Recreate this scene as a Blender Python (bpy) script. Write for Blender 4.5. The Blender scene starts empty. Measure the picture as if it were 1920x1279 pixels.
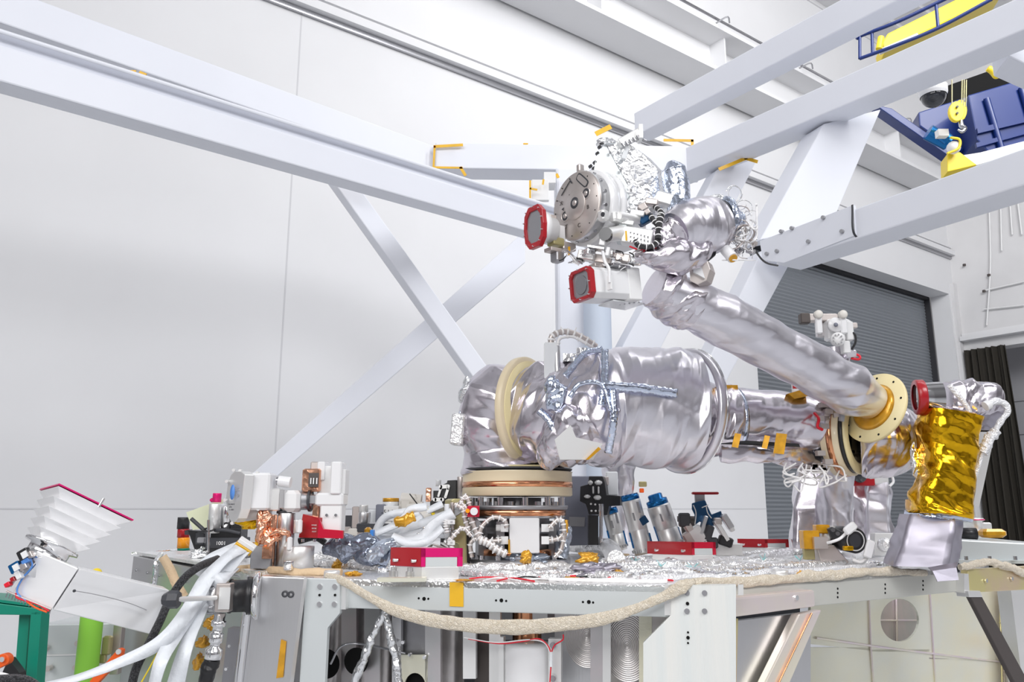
import bpy, bmesh, math, random
import numpy as np
from mathutils import Vector, Matrix
R = math.radians
S = bpy.context.scene
COL = S.collection
V = Vector
# ---------------------------------------------------------------- camera
FPX, PITCH, CZ = 1500.0, R(11.86), 1.6
cam = bpy.data.cameras.new('camera'); camo = bpy.data.objects.new('camera', cam); COL.objects.link(camo)
camo.location = (0, 0, CZ); camo.rotation_euler = (math.pi/2 + PITCH, 0, 0)
cam.sensor_width = 36; cam.lens = FPX/1920*36; cam.clip_end = 200
S.camera = camo
# ---------------------------------------------------------------- light
S.view_settings.view_transform = 'Standard'; S.view_settings.look = 'None'
S.view_settings.exposure = -1.22; S.view_settings.gamma = 1; S.view_settings.use_curve_mapping = False
W = bpy.data.worlds.new('World'); S.world = W; W.use_nodes = True
wn = W.node_tree.nodes; wl = W.node_tree.links
bg = wn['Background']; bg.inputs[1].default_value = .88
tc = wn.new('ShaderNodeTexCoord'); sx = wn.new('ShaderNodeSeparateXYZ'); rp = wn.new('ShaderNodeValToRGB')
mr = wn.new('ShaderNodeMapRange'); mr.inputs[1].default_value = -1; mr.inputs[2].default_value = 1
wl.new(tc.outputs['Generated'], sx.inputs[0]); wl.new(sx.outputs[2], mr.inputs[0]); wl.new(mr.outputs[0], rp.inputs[0])
e = rp.color_ramp.elements; e[0].position = .36; e[0].color = (.16, .15, .17, 1); e[1].position = 1; e[1].color = (1.25, 1.26, 1.32, 1)
for p, c in ((.5, (.46, .43, .46, 1)), (.60, (.85, .84, .88, 1))):
    q = rp.color_ramp.elements.new(p); q.color = c
# random light and dark cells added to the world for contrast in foil reflections
vz = wn.new('ShaderNodeTexVoronoi'); vz.inputs['Scale'].default_value = 2.6; vr = wn.new('ShaderNodeMapRange'); vr.inputs[3].default_value = .35; vr.inputs[4].default_value = 1.55
sp = wn.new('ShaderNodeSeparateColor'); vm = wn.new('ShaderNodeVectorMath'); vm.operation = 'SCALE'
wl.new(tc.outputs['Generated'], vz.inputs['Vector']); wl.new(vz.outputs['Color'], sp.inputs[0]); wl.new(sp.outputs[0], vr.inputs[0])
wl.new(rp.outputs[0], vm.inputs[0]); wl.new(vr.outputs[0], vm.inputs['Scale']); wl.new(vm.outputs[0], bg.inputs[0])
def area(loc, rot, sx_, sy_, power, col=(1, 1, 1)):
    l = bpy.data.lights.new('unseen_light', 'AREA'); l.shape = 'RECTANGLE'; l.size = sx_; l.size_y = sy_; l.energy = power; l.color = col
    o = bpy.data.objects.new('unseen_light', l); COL.objects.link(o); o.location = loc; o.rotation_euler = rot; return o
def aim(loc, tgt, sx_, sy_, power, col=(1, 1, 1)):
    d = V(tgt)-V(loc); return area(loc, d.to_track_quat('-Z', 'Y').to_euler(), sx_, sy_, power, col)
# unseen area lights added for the hall; the last stands for the camera flash
aim((-7, -10, 11), (2, 9, 5), 14, 8, 3200, (1, .99, .985))
aim((9, -7, 12), (3, 11, 5), 10, 5, 3300, (.98, .985, 1))
aim((7, 5, 13.0), (9, 15, 8), 12, 3.0, 1500, (.99, .99, 1))  # wall washer added to brighten the upper wall
aim((8, 4, 11), (10, 16, 7), 6, 3.0, 1300, (.99, .99, 1))  # second washer added for the upper wall
aim((-.7, -.8, 2.6), (-.3, 3, 1.6), .7, .5, 46, (1, .99, .97))
# ---------------------------------------------------------------- rays
CT, ST = math.cos(PITCH), math.sin(PITCH)
def ray(px, py):
    x = (px-960)/FPX; y = (639.5-py)/FPX
    return V((x, CT - y*ST, ST + y*CT))
C0 = V((0, 0, CZ))
def P(px, py, Y):
    d = ray(px, py); return C0 + d*(Y/d.y)
def HZ(px, py, z):
    d = ray(px, py); return C0 + d*((z-CZ)/d.z)
ZD = 1.375
def G(px, py): return HZ(px, py, ZD)
def mpp(p):                     # metres per pixel at a point
    v = p - C0; return (v.y*CT + v.z*ST)/FPX
def proj(p):
    v = p - C0; f = v.y*CT + v.z*ST; u = -v.y*ST + v.z*CT
    return (960 + FPX*v.x/f, 639.5 - FPX*u/f)
# ---------------------------------------------------------------- materials
MATS = {}
def mat(name, col, metal=0., rough=.5, bump=0., bscale=40., stretch=(1, 1, 1), var=0., vscale=4., col2=None, kind='noise', coat=0., trans=0., emit=None, spec=None, alpha=1.):
    m = bpy.data.materials.new(name); m.use_nodes = True
    n = m.node_tree.nodes; l = m.node_tree.links; b = n['Principled BSDF']
    b.inputs['Base Color'].default_value = (*col, 1); b.inputs['Metallic'].default_value = metal; b.inputs['Roughness'].default_value = rough
    if coat: b.inputs['Coat Weight'].default_value = coat; b.inputs['Coat Roughness'].default_value = .08
    if trans: b.inputs['Transmission Weight'].default_value = trans
    if alpha < 1: b.inputs['Alpha'].default_value = alpha
    if spec is not None: b.inputs['Specular IOR Level'].default_value = spec
    if emit: b.inputs['Emission Color'].default_value = (*emit[0], 1); b.inputs['Emission Strength'].default_value = emit[1]
    tc = n.new('ShaderNodeTexCoord'); mp = n.new('ShaderNodeMapping'); mp.inputs['Scale'].default_value = stretch
    l.new(tc.outputs['Object'], mp.inputs[0])
    if var or col2:
        t = n.new('ShaderNodeTexNoise'); t.inputs['Scale'].default_value = vscale; t.inputs['Detail'].default_value = 5
        l.new(mp.outputs[0], t.inputs[0])
        mx = n.new('ShaderNodeMix'); mx.data_type = 'RGBA'
        c2 = col2 if col2 else tuple(max(0, c*(1-var)) for c in col)
        mx.inputs[6].default_value = (*col, 1); mx.inputs[7].default_value = (*c2, 1)
        cr = n.new('ShaderNodeMapRange'); cr.inputs[1].default_value = .38; cr.inputs[2].default_value = .62
        l.new(t.outputs[0], cr.inputs[0]); l.new(cr.outputs[0], mx.inputs[0]); l.new(mx.outputs[2], b.inputs['Base Color'])
    if bump:
        bp = n.new('ShaderNodeBump'); bp.inputs['Strength'].default_value = bump; bp.inputs['Distance'].default_value = .01
        if kind == 'noise':
            t = n.new('ShaderNodeTexNoise'); t.inputs['Scale'].default_value = bscale; t.inputs['Detail'].default_value = 4; out = t.outputs[0]
            l.new(mp.outputs[0], t.inputs[0])
        elif kind == 'crinkle':
            t = n.new('ShaderNodeTexVoronoi'); t.inputs['Scale'].default_value = bscale; t.feature = 'F1'; out = t.outputs[0]
            nz = n.new('ShaderNodeTexNoise'); nz.inputs['Scale'].default_value = bscale*.6; ad = n.new('ShaderNodeVectorMath'); ad.operation = 'MULTIPLY_ADD'
            l.new(mp.outputs[0], nz.inputs[0]); l.new(nz.outputs['Color'], ad.inputs[0]); ad.inputs[1].default_value = (.06, .06, .06); l.new(mp.outputs[0], ad.inputs[2]); l.new(ad.outputs[0], t.inputs[0])
        elif kind == 'wave':
            t = n.new('ShaderNodeTexWave'); t.inputs['Scale'].default_value = bscale; t.inputs['Distortion'].default_value = .4; out = t.outputs[0]
            t.bands_direction = 'Z'; l.new(mp.outputs[0], t.inputs[0])
        elif kind == 'rings':
            t = n.new('ShaderNodeTexWave'); t.wave_type = 'RINGS'; t.rings_direction = 'SPHERICAL'; t.inputs['Scale'].default_value = bscale; t.inputs['Distortion'].default_value = 1.5; out = t.outputs[0]
            l.new(mp.outputs[0], t.inputs[0])
        l.new(out, bp.inputs['Height']); l.new(bp.outputs[0], b.inputs['Normal'])
    MATS[name] = m; return m
M = MATS
mat('wall', (.74, .742, .755), rough=.7, var=.03, vscale=.6)
mat('wall_r', (.70, .695, .70), rough=.75, var=.06, vscale=.8)
mat('ceil', (.72, .72, .73), rough=.8)
mat('floor', (.55, .56, .58), rough=.35, var=.05, vscale=.5)
mat('seam', (.60, .60, .62), rough=.8)
mat('gantry', (.80, .82, .885), rough=.45, var=.02, vscale=1.5)
mat('gantry_shade', (.60, .67, .78), rough=.5)  # gantry white with the column's bluish shade mixed into the colour
mat('shutter', (.25, .27, .295), metal=.3, rough=.5)
mat('dark_gap', (.03, .03, .035), rough=.7)
mat('white', (.80, .80, .80), rough=.4)
mat('white_gloss', (.82, .82, .83), rough=.18, coat=.4)
mat('foil', (.73, .69, .745), metal=1, rough=.24, bump=.08, bscale=30, kind='noise', var=.05, vscale=7)
mat('foil_soft', (.78, .76, .815), metal=1, rough=.31, bump=.08, bscale=20)
mat('foil_matte', (.42, .40, .46), metal=.9, rough=.40, bump=.06, bscale=25)
mat('foil_white', (.97, .97, .98), metal=.8, rough=.34, bump=.16, bscale=50, kind='crinkle')
mat('foil_blue', (.66, .73, .88), metal=1, rough=.15, bump=.16, bscale=45, kind='crinkle')
mat('foil_bright', (.96, .97, .98), metal=1, rough=.22, bump=.28, bscale=50, kind='crinkle')
mat('foil_fine', (.97, .97, .97), metal=.85, rough=.30, bump=.55, bscale=60, kind='crinkle', stretch=(1, 1, 1))
mat('gold', (.93, .52, .015), metal=1, rough=.17, bump=.3, bscale=22, kind='crinkle', var=.25, vscale=9)
mat('kapton', (.80, .40, .02), metal=.35, rough=.25, var=.25, vscale=30, coat=.5)
mat('tape', (.86, .49, .02), rough=.4, var=.15, vscale=9)
mat('copper', (.93, .50, .33), metal=1, rough=.22, bump=.2, bscale=32, kind='crinkle')
mat('copper_s', (.90, .42, .22), metal=1, rough=.2, var=.35, vscale=9)
mat('cream', (.80, .68, .47), rough=.38, coat=.2)
mat('cream_y', (.86, .74, .42), rough=.4, var=.05, vscale=10)
mat('alu', (.72, .72, .73), metal=1, rough=.32, bump=.05, bscale=120, stretch=(1, 1, .08))
mat('alu_flashlit', (.97, .97, .98), metal=.3, rough=.25, bump=.06, bscale=14, stretch=(.3, .3, 3))  # flash glare on the aluminium put into a near-white, low-metal colour
mat('alu_l', (.88, .88, .87), metal=.7, rough=.38)
mat('alu_d', (.42, .42, .44), metal=.9, rough=.38)
mat('champ', (.66, .60, .57), metal=.85, rough=.38, var=.04, vscale=12)
mat('chrome', (.90, .90, .91), metal=1, rough=.1)
mat('steel', (.5, .5, .52), metal=1, rough=.25)
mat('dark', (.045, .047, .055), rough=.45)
mat('black', (.018, .018, .02), rough=.35)
mat('black_gloss', (.02, .022, .028), rough=.12, coat=.6)
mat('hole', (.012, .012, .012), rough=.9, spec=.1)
mat('greyblue', (.19, .20, .25), rough=.55)
mat('grey', (.34, .34, .36), rough=.5)
mat('red', (.40, .008, .015), rough=.28, coat=.3)
mat('red_b', (.60, .008, .04), rough=.25, coat=.3, metal=.2)
mat('magenta', (.80, .01, .19), rough=.3, metal=.3)
mat('blue_an', (.015, .17, .46), metal=.75, rough=.25)
mat('navy', (.012, .07, .17), metal=.4, rough=.3)
mat('crane_blue', (.003, .022, .15), rough=.4, coat=.3)
mat('yellow', (.88, .66, .03), rough=.4)
mat('green', (.0, .23, .15), rough=.4)
mat('lime', (.26, .60, .06), rough=.4)
mat('orange', (.90, .12, .01), rough=.4)
mat('paper', (.74, .77, .55), rough=.7)
mat('deckside', (.66, .695, .70), metal=.3, rough=.4, var=.03, vscale=2)
mat('deckside_r', (.66, .66, .61), metal=.35, rough=.38, var=.05, vscale=2)
mat('cornerpost', (.90, .90, .86), metal=.3, rough=.35, bump=.25, bscale=14, kind='noise', stretch=(8, 8, .1), col2=(.84, .87, .85), vscale=3)
mat('milled', (.66, .63, .62), metal=1, rough=.36, bump=.05, bscale=14, kind='rings', var=.1, vscale=4)
mat('milled_p', (.74, .66, .68), metal=.8, rough=.3, col2=(.62, .62, .62), vscale=4)
mat('chromate', (.88, .85, .66), metal=.6, rough=.36, col2=(.84, .84, .72), vscale=1.5, bump=.04, bscale=60, stretch=(1, 1, 3))
mat('chromate_y', (.76, .68, .32), metal=.6, rough=.33, col2=(.76, .60, .42), vscale=5)
mat('chromate_g', (.93, .87, .72), metal=.6, rough=.3, col2=(.86, .74, .80), vscale=2.5)
mat('strut', (.10, .085, .08), metal=.4, rough=.5)
mat('braid', (.93, .84, .70), metal=.15, rough=.5, bump=.6, bscale=130, kind='crinkle', col2=(.80, .70, .55), vscale=110)
mat('braid_w', (.86, .86, .88), rough=.4, metal=.3, bump=.6, bscale=80, kind='crinkle')
mat('beige', (.70, .52, .33), rough=.7, bump=.5, bscale=90)
mat('ribbon', (.80, .83, .87), rough=.35, bump=.6, bscale=24, var=.06, vscale=10)
mat('cable_black', (.025, .025, .027), rough=.35, bump=.6, bscale=120, kind='crinkle')
mat('sleeve', (.03, .03, .032), rough=.3, bump=1, bscale=140, kind='crinkle', col2=(.12, .12, .13), vscale=220)
mat('wire_w', (.88, .87, .87), rough=.4)
mat('wire_red', (.75, .01, .03), rough=.4)
mat('lens_glass', (.30, .30, .32), rough=.08, metal=.3, coat=1)
mat('glass', (.55, .55, .57), rough=.05, metal=.2, coat=1)
mat('film', (.50, .56, .66), metal=.6, rough=.12, bump=.4, bscale=25, kind='crinkle', var=.3, vscale=14)
mat('film_dk', (.22, .25, .32), metal=.7, rough=.12, bump=.5, bscale=30, kind='crinkle')
mat('curtain', (.028, .024, .018), rough=.85)
mat('logo_blue', (.10, .28, .72), rough=.4)
mat('teal', (.35, .70, .72), rough=.4)
mat('olive', (.45, .40, .20), metal=.5, rough=.3)
mat('amber_glass', (.95, .35, .01), rough=.2, coat=.5)
mat('blue_tape', (.05, .28, .80), rough=.4)
mat('conduit', (.76, .76, .77), rough=.5)
mat('white_motor', (.70, .67, .62), rough=.4)
mat('plastic_clear', (.80, .82, .84), rough=.12, coat=.4)
# ---------------------------------------------------------------- mesh builder
ORG = {}
SPLIT = {'screws': 'screw', 'bolts': 'bolt', 'rivets': 'rivet', 'rail_holes': 'hole', 'screw_holes': 'hole', 'oval_holes': 'oval_hole', 'cheek_hole': 'hole', 'flange_bolts': 'bolt', 'panel_ribs': 'panel_rib', 'hoist_rope': 'hoist_rope', 'drum_flange': 'drum_flange', 'girder_rib': 'girder_rib', 'bracket': 'bracket', 'ties': 'tie', 'pins': 'pin', 'wires': 'wire', 'posts': 'post', 'connectors': 'connector', 'strips': 'strip', 'pads': 'pad', 'cable_wrap': 'cable_wrap'}
def basis(d):
    d = d.normalized(); a = V((0, 0, 1)) if abs(d.z) < .95 else V((1, 0, 0))
    x = a.cross(d).normalized(); return x, d.cross(x).normalized()
def catmull(pts, n):
    pts = [np.array(p, float) for p in pts]
    if len(pts) == 2: return [pts[0] + (pts[1]-pts[0])*t for t in np.linspace(0, 1, n)]
    q = [2*pts[0]-pts[1]] + pts + [2*pts[-1]-pts[-2]]
    out = []; m = len(pts)-1
    for s in np.linspace(0, m, n):
        i = min(int(s), m-1); t = s-i; a, b, c, d = q[i:i+4]
        out.append(.5*((2*b)+(-a+c)*t+(2*a-5*b+4*c-d)*t*t+(-a+3*b-3*c+d)*t**3))
    return out
def trilat(U, Vv, nu, nv, rng, w=.25, shear=0):
    R_ = rng.uniform(-1, 1, (nu, nv+6)); ph = rng.uniform(0, 6.28, 6)
    u = U + w/nu*(np.sin(2*np.pi*(U*2)+ph[0]+6*Vv) + .6*np.sin(2*np.pi*U*3+ph[1]-9*Vv))
    v = Vv + w/nv*(np.sin(2*np.pi*(U)+ph[2]+7*Vv) + .6*np.sin(2*np.pi*U*2+ph[3]+13*Vv))
    x = u*nu; y = (v*nv + shear*np.abs(((U*2) % 2)-1)) + 2
    i = np.floor(x).astype(int); j = np.floor(y).astype(int); fu = x-i; fv = y-j
    i0 = i % nu; i1 = (i+1) % nu; j0 = np.clip(j, 0, nv+5); j1 = np.clip(j+1, 0, nv+5)
    a, b, c, d = R_[i0, j0], R_[i1, j0], R_[i0, j1], R_[i1, j1]
    return np.where(fu+fv < 1, a+(b-a)*fu+(c-a)*fv, d+(c-d)*(1-fu)+(b-d)*(1-fv))
class MB:
    def __init__(s): s.v = []; s.f = []; s.sm = []
    def add(s, vs, fs, smooth=False):
        o = len(s.v); s.v += [tuple(v) for v in vs]; s.f += [tuple(i+o for i in f) for f in fs]; s.sm += [smooth]*len(fs); return s
    def box(s, c, sz, ax=None):
        c = V(c); ex, ey, ez = ax if ax else (V((1, 0, 0)), V((0, 1, 0)), V((0, 0, 1)))
        vs = [c + ex*(sz[0]/2*i) + ey*(sz[1]/2*j) + ez*(sz[2]/2*k) for i in (-1, 1) for j in (-1, 1) for k in (-1, 1)]
        return s.add(vs, [(0, 1, 3, 2), (4, 6, 7, 5), (0, 4, 5, 1), (2, 3, 7, 6), (0, 2, 6, 4), (1, 5, 7, 3)])
    def bbox(s, c, sz, ax=None, b=.15):      # box with chamfered vertical & horizontal corners (octagonal loft)
        c = V(c); ex, ey, ez = ax if ax else (V((1, 0, 0)), V((0, 1, 0)), V((0, 0, 1)))
        bb = b*min(sz); rings = []
        for (k, ins) in ((-1, bb), (-1, 0), (1, 0), (1, bb)):
            z = k*sz[2]/2 + (bb if ins == 0 else 0)*(-k)
            X = sz[0]/2-ins; Y = sz[1]/2-ins; q = bb*.9
            rings.append([c+ex*a+ey*d+ez*z for a, d in ((X, -Y+q), (X, Y-q), (X-q, Y), (-X+q, Y), (-X, Y-q), (-X, -Y+q), (-X+q, -Y), (X-q, -Y))])
        vs = sum(rings, []); fs = []
        for r in range(3):
            for i in range(8): fs.append((r*8+i, r*8+(i+1) % 8, (r+1)*8+(i+1) % 8, (r+1)*8+i))
        fs += [tuple(range(7, -1, -1)), tuple(range(24, 32))]
        return s.add(vs, fs)
    def cyl(s, a, b, r, r2=None, n=24, cap=True):
        a, b = V(a), V(b); r2 = r if r2 is None else r2; x, y = basis(b-a)
        vs = [p + x*(q*math.cos(t)) + y*(q*math.sin(t)) for p, q in ((a, r), (b, r2)) for t in [2*math.pi*i/n for i in range(n)]]
        s.add(vs, [(i, (i+1) % n, n+(i+1) % n, n+i) for i in range(n)], True)
        if cap: s.add(vs[:n], [tuple(range(n-1, -1, -1))]); s.add(vs[n:], [tuple(range(n))])
        return s
    def lathe(s, o, d, prof, n=32, smooth=True, ang=(0, 2*math.pi)):       # prof: (r, h) along d
        o = V(o); d = V(d).normalized(); x, y = basis(d); full = abs(ang[1]-ang[0]-2*math.pi) < 1e-6; k = n if full else n+1
        vs = [o + d*h + (x*math.cos(t)+y*math.sin(t))*r for r, h in prof for t in [ang[0]+(ang[1]-ang[0])*i/n for i in range(k)]]
        fs = [(j*k+i, j*k+(i+1) % k, (j+1)*k+(i+1) % k, (j+1)*k+i) for j in range(len(prof)-1) for i in range(n)]
        return s.add(vs, fs, smooth)
    def tube(s, pts, r, n=8, seg=None, cap=True, smooth=True):
        seg = seg or max(2, len(pts)*6); c = catmull(pts, seg) if len(pts) > 2 else [np.array(p, float) for p in pts]
        m = len(c); rr = np.interp(np.linspace(0, 1, m), np.linspace(0, 1, len(r)), r) if hasattr(r, '__len__') else [r]*m
        d = V(c[1]-c[0]).normalized(); x, y = basis(d); vs = []
        for i in range(m):
            d2 = V(c[min(i+1, m-1)]-c[max(i-1, 0)]).normalized()
            q = d.rotation_difference(d2); x = q @ x; y = q @ y; d = d2
            p = V(c[i]); vs += [p + x*(rr[i]*math.cos(2*math.pi*k/n)) + y*(rr[i]*math.sin(2*math.pi*k/n)) for k in range(n)]
        s.add(vs, [(j*n+i, j*n+(i+1) % n, (j+1)*n+(i+1) % n, (j+1)*n+i) for j in range(m-1) for i in range(n)], smooth)
        if cap: s.add(vs[:n], [tuple(range(n-1, -1, -1))]); s.add(vs[-n:], [tuple(range(n))])
        return s
    def prism(s, pts, d):           # pts: planar 3D loop, d: extrusion vector
        pts = [V(p) for p in pts]; d = V(d); n = len(pts)
        nn = V((0, 0, 0))
        for i in range(n): nn += pts[i].cross(pts[(i+1) % n])
        vs = pts + [p+d for p in pts]
        fs = [tuple(range(n-1, -1, -1)), tuple(range(n, 2*n))] + [(i, (i+1) % n, n+(i+1) % n, n+i) for i in range(n)]
        if nn.dot(d) < 0: fs = [tuple(reversed(f)) for f in fs]
        return s.add(vs, fs)
    def holed(s, outer, hole, d):   # outer loop & hole loop (same count not needed) bridged simply: both lists must be equal length
        n = len(outer); vs = [V(p) for p in outer] + [V(p) for p in hole] + [V(p)+V(d) for p in outer] + [V(p)+V(d) for p in hole]; fs = []
        for i in range(n):
            j = (i+1) % n
            fs += [(i, j, n+j, n+i), (2*n+i, 3*n+i, 3*n+j, 2*n+j), (i, 2*n+i, 2*n+j, j), (n+i, n+j, 3*n+j, 3*n+i)]
        return s.add(vs, fs)
    def sphere(s, c, r, n=16, m=10, sc=(1, 1, 1), top=0., bot=1.):
        c = V(c); prof = [(r*math.sin(math.pi*t), r*math.cos(math.pi*t)) for t in np.linspace(top, bot, m)]
        vs = [c + V((a*math.cos(2*math.pi*i/n)*sc[0], a*math.sin(2*math.pi*i/n)*sc[1], h*sc[2])) for a, h in prof for i in range(n)]
        return s.add(vs, [(j*n+i, (j+1)*n+i, (j+1)*n+(i+1) % n, j*n+(i+1) % n) for j in range(m-1) for i in range(n)], True)
    def ribbon(s, pts, w, th=.0015, up=V((0, 0, 1)), seg=None, twist=None):
        seg = seg or len(pts)*8; c = catmull(pts, seg); m = len(c); vs = []
        ww = np.interp(np.linspace(0, 1, m), np.linspace(0, 1, len(w)), w) if hasattr(w, '__len__') else [w]*m
        for i in range(m):
            d = V(c[min(i+1, m-1)]-c[max(i-1, 0)]).normalized(); y = d.cross(up).normalized()
            if twist: y = Matrix.Rotation(twist(i/(m-1)), 3, d) @ y
            z = y.cross(d).normalized(); p = V(c[i])
            vs += [p-y*ww[i]/2-z*th, p+y*ww[i]/2-z*th, p+y*ww[i]/2+z*th, p-y*ww[i]/2+z*th]
        s.add(vs, [(j*4+i, j*4+(i+1) % 4, (j+1)*4+(i+1) % 4, (j+1)*4+i) for j in range(m-1) for i in range(4)], True)
        s.add(vs[:4], [(3, 2, 1, 0)]); return s.add(vs[-4:], [(0, 1, 2, 3)])
    def foil(s, ctrl, rad, amp=.06, cells=(7, 6), seed=1, nu=110, nv=90, sq=2., cap=True, fine=.35, up=None, open_=None, fc=2):
        """crumpled foil sleeve along ctrl; rad: list of r or (a,b); sq: superellipse exponent"""
        rng = np.random.default_rng(seed); c = catmull(ctrl, nv)
        rad = [(q, q) if not hasattr(q, '__len__') else q for q in rad]
        tt = np.linspace(0, 1, nv); ks = np.linspace(0, 1, len(rad))
        ra = np.interp(tt, ks, [q[0] for q in rad]); rb = np.interp(tt, ks, [q[1] for q in rad])
        d = V(c[1]-c[0]).normalized()
        if up is not None: y = (V(up)-d*V(up).dot(d)).normalized(); x = y.cross(d).normalized()
        else: x, y = basis(d)
        U, T = np.meshgrid(np.linspace(0, 1, nu, endpoint=False), tt, indexing='xy')
        h = trilat(U, T, cells[0], cells[1], rng, .12) + .65*trilat(U, T, cells[0]+1, cells[1]+2, rng, .12, 1) + fine*trilat(U, T, cells[0]*fc+1, cells[1]*fc+1, rng, .2)
        fade = np.minimum(1, np.minimum(T, 1-T)*12+.35)
        h = h*amp*fade; vs = []
        for j in range(nv):
            d2 = V(c[min(j+1, nv-1)]-c[max(j-1, 0)]).normalized(); q = d.rotation_difference(d2); x = q @ x; y = q @ y; d = d2
            X = np.array(x); Yv = np.array(y); a = 2*np.pi*U[j]; cs, sn = np.cos(a), np.sin(a)
            k = (np.abs(cs)**sq+np.abs(sn)**sq)**(-1/sq)
            rr = k*(1+h[j]); pts = c[j][None]+X[None]*(cs*rr*ra[j])[:, None]+Yv[None]*(sn*rr*rb[j])[:, None]
            vs += [tuple(p) for p in pts]
        s.add(vs, [(j*nu+i, j*nu+(i+1) % nu, (j+1)*nu+(i+1) % nu, (j+1)*nu+i) for j in range(nv-1) for i in range(nu)], True)
        if cap: s.add(vs[:nu], [tuple(range(nu-1, -1, -1))]); s.add(vs[-nu:], [tuple(range(nu))])
        return s
    def blob(s, c, r, amp=.25, seed=1, n=36, cells=(6, 5)):       # crumpled lump, r=(x,y,z)
        rng = np.random.default_rng(seed); c = np.array(c); U, T = np.meshgrid(np.linspace(0, 1, n, endpoint=False), np.linspace(.02, .98, n), indexing='xy')
        h = 1+amp*(trilat(U, T, *cells, rng, .4)+.7*trilat(U, T, cells[0]*2, cells[1]*2, rng, .4))
        a, b = 2*np.pi*U, np.pi*T
        pts = np.stack([c[0]+r[0]*h*np.sin(b)*np.cos(a), c[1]+r[1]*h*np.sin(b)*np.sin(a), c[2]+r[2]*h*np.cos(b)], -1).reshape(-1, 3)
        pts[:, 2] = np.maximum(pts[:, 2], c[2]-r[2])
        s.add(pts.tolist(), [(j*n+i, (j+1)*n+i, (j+1)*n+(i+1) % n, j*n+(i+1) % n) for j in range(n-1) for i in range(n)], True)
        s.add(pts[:n].tolist(), [tuple(range(n-1, -1, -1))]); return s.add(pts[-n:].tolist(), [tuple(range(n))])
    def islands(s):
        par = list(range(len(s.v)))
        def fd_(i):
            while par[i] != i: par[i] = par[par[i]]; i = par[i]
            return i
        key = {}
        for i, v in enumerate(s.v):
            k = (round(v[0], 5), round(v[1], 5), round(v[2], 5))
            if k in key: par[fd_(i)] = fd_(key[k])
            else: key[k] = i
        for f in s.f:
            a = fd_(f[0])
            for j in f[1:]: par[fd_(j)] = a
        g = {}
        for f, q in zip(s.f, s.sm): g.setdefault(fd_(f[0]), []).append((f, q))
        out = []
        for fs in g.values():
            m = MB(); mp = {}
            for f, q in fs:
                for i in f:
                    if i not in mp: mp[i] = len(m.v); m.v.append(s.v[i])
                m.f.append(tuple(mp[i] for i in f)); m.sm.append(q)
            out.append(m)
        return out
    def build(s, name, m, parent=None, bevel=0, label=None, shade=None, one=False):
        if name in SPLIT and parent and not one:
            for q in s.islands(): o = q.build(SPLIT[name], m, parent, bevel, label, shade, True)
            return o
        o3 = V(ORG.get(parent.name, (0, 0, 0))) if parent else V((0, 0, 0))
        if parent is None:
            xs = np.array(s.v); o3 = V(((xs[:, 0].min()+xs[:, 0].max())/2, (xs[:, 1].min()+xs[:, 1].max())/2, xs[:, 2].min()))
        me = bpy.data.meshes.new(name); me.from_pydata([tuple(V(v)-o3) for v in s.v], [], s.f)
        me.polygons.foreach_set('use_smooth', [bool(a) if shade is None else shade for a in s.sm])
        me.materials.append(M[m]); me.update()
        o = bpy.data.objects.new(name, me); COL.objects.link(o)
        if parent: o.parent = parent
        else: o.location = o3
        ORG[o.name] = tuple(o3)
        if bevel:
            b = o.modifiers.new('bevel', 'BEVEL'); b.width = bevel; b.segments = 2; b.limit_method = 'ANGLE'; b.angle_limit = R(40)
        if label: o['label'] = label
        return o
def tag(o, label=None, cat=None, group=None, kind=None):
    if label: o['label'] = label
    if cat: o['category'] = cat
    if group: o['group'] = group
    if kind: o['kind'] = kind
    return o
def thing(name, label, cat, loc, group=None):
    o = bpy.data.objects.new(name, None); COL.objects.link(o); o.location = loc; o.empty_display_size = .05
    ORG[o.name] = tuple(loc); return tag(o, label, cat, group)
def dup(root, off, label=None):
    off = V(off)
    def cp(o, par):
        c = o.copy(); COL.objects.link(c); c.parent = par
        ORG[c.name] = tuple(V(ORG[o.name])+off)
        for ch in [q for q in COL.objects if q.parent == o]: cp(ch, c)
        return c
    kids = cp(root, None); kids.location = root.location + off
    if label: kids['label'] = label
    return kids
def text(body, name, m, parent, loc, size, ex, ey, depth=.0005):
    cu = bpy.data.curves.new(name, 'FONT'); cu.body = body; cu.size = size; cu.extrude = depth; cu.align_x = 'CENTER'; cu.align_y = 'CENTER'
    t = bpy.data.objects.new('t', cu); COL.objects.link(t); me = bpy.data.meshes.new_from_object(t); bpy.data.objects.remove(t)
    ex, ey = V(ex).normalized(), V(ey).normalized(); ez = ex.cross(ey)
    o3 = V(ORG[parent.name]); me.transform(Matrix.Translation(V(loc)-o3) @ Matrix((ex, ey, ez)).transposed().to_4x4())
    me.name = name; me.materials.clear(); me.materials.append(M[m]); o = bpy.data.objects.new(name, me); COL.objects.link(o); o.parent = parent; ORG[o.name] = tuple(o3); return o
def struct(mb, name, m, bevel=0): return tag(mb.build(name, m, None, bevel), kind='structure')
X3, Y3, Z3 = V((1, 0, 0)), V((0, 1, 0)), V((0, 0, 1))
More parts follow.
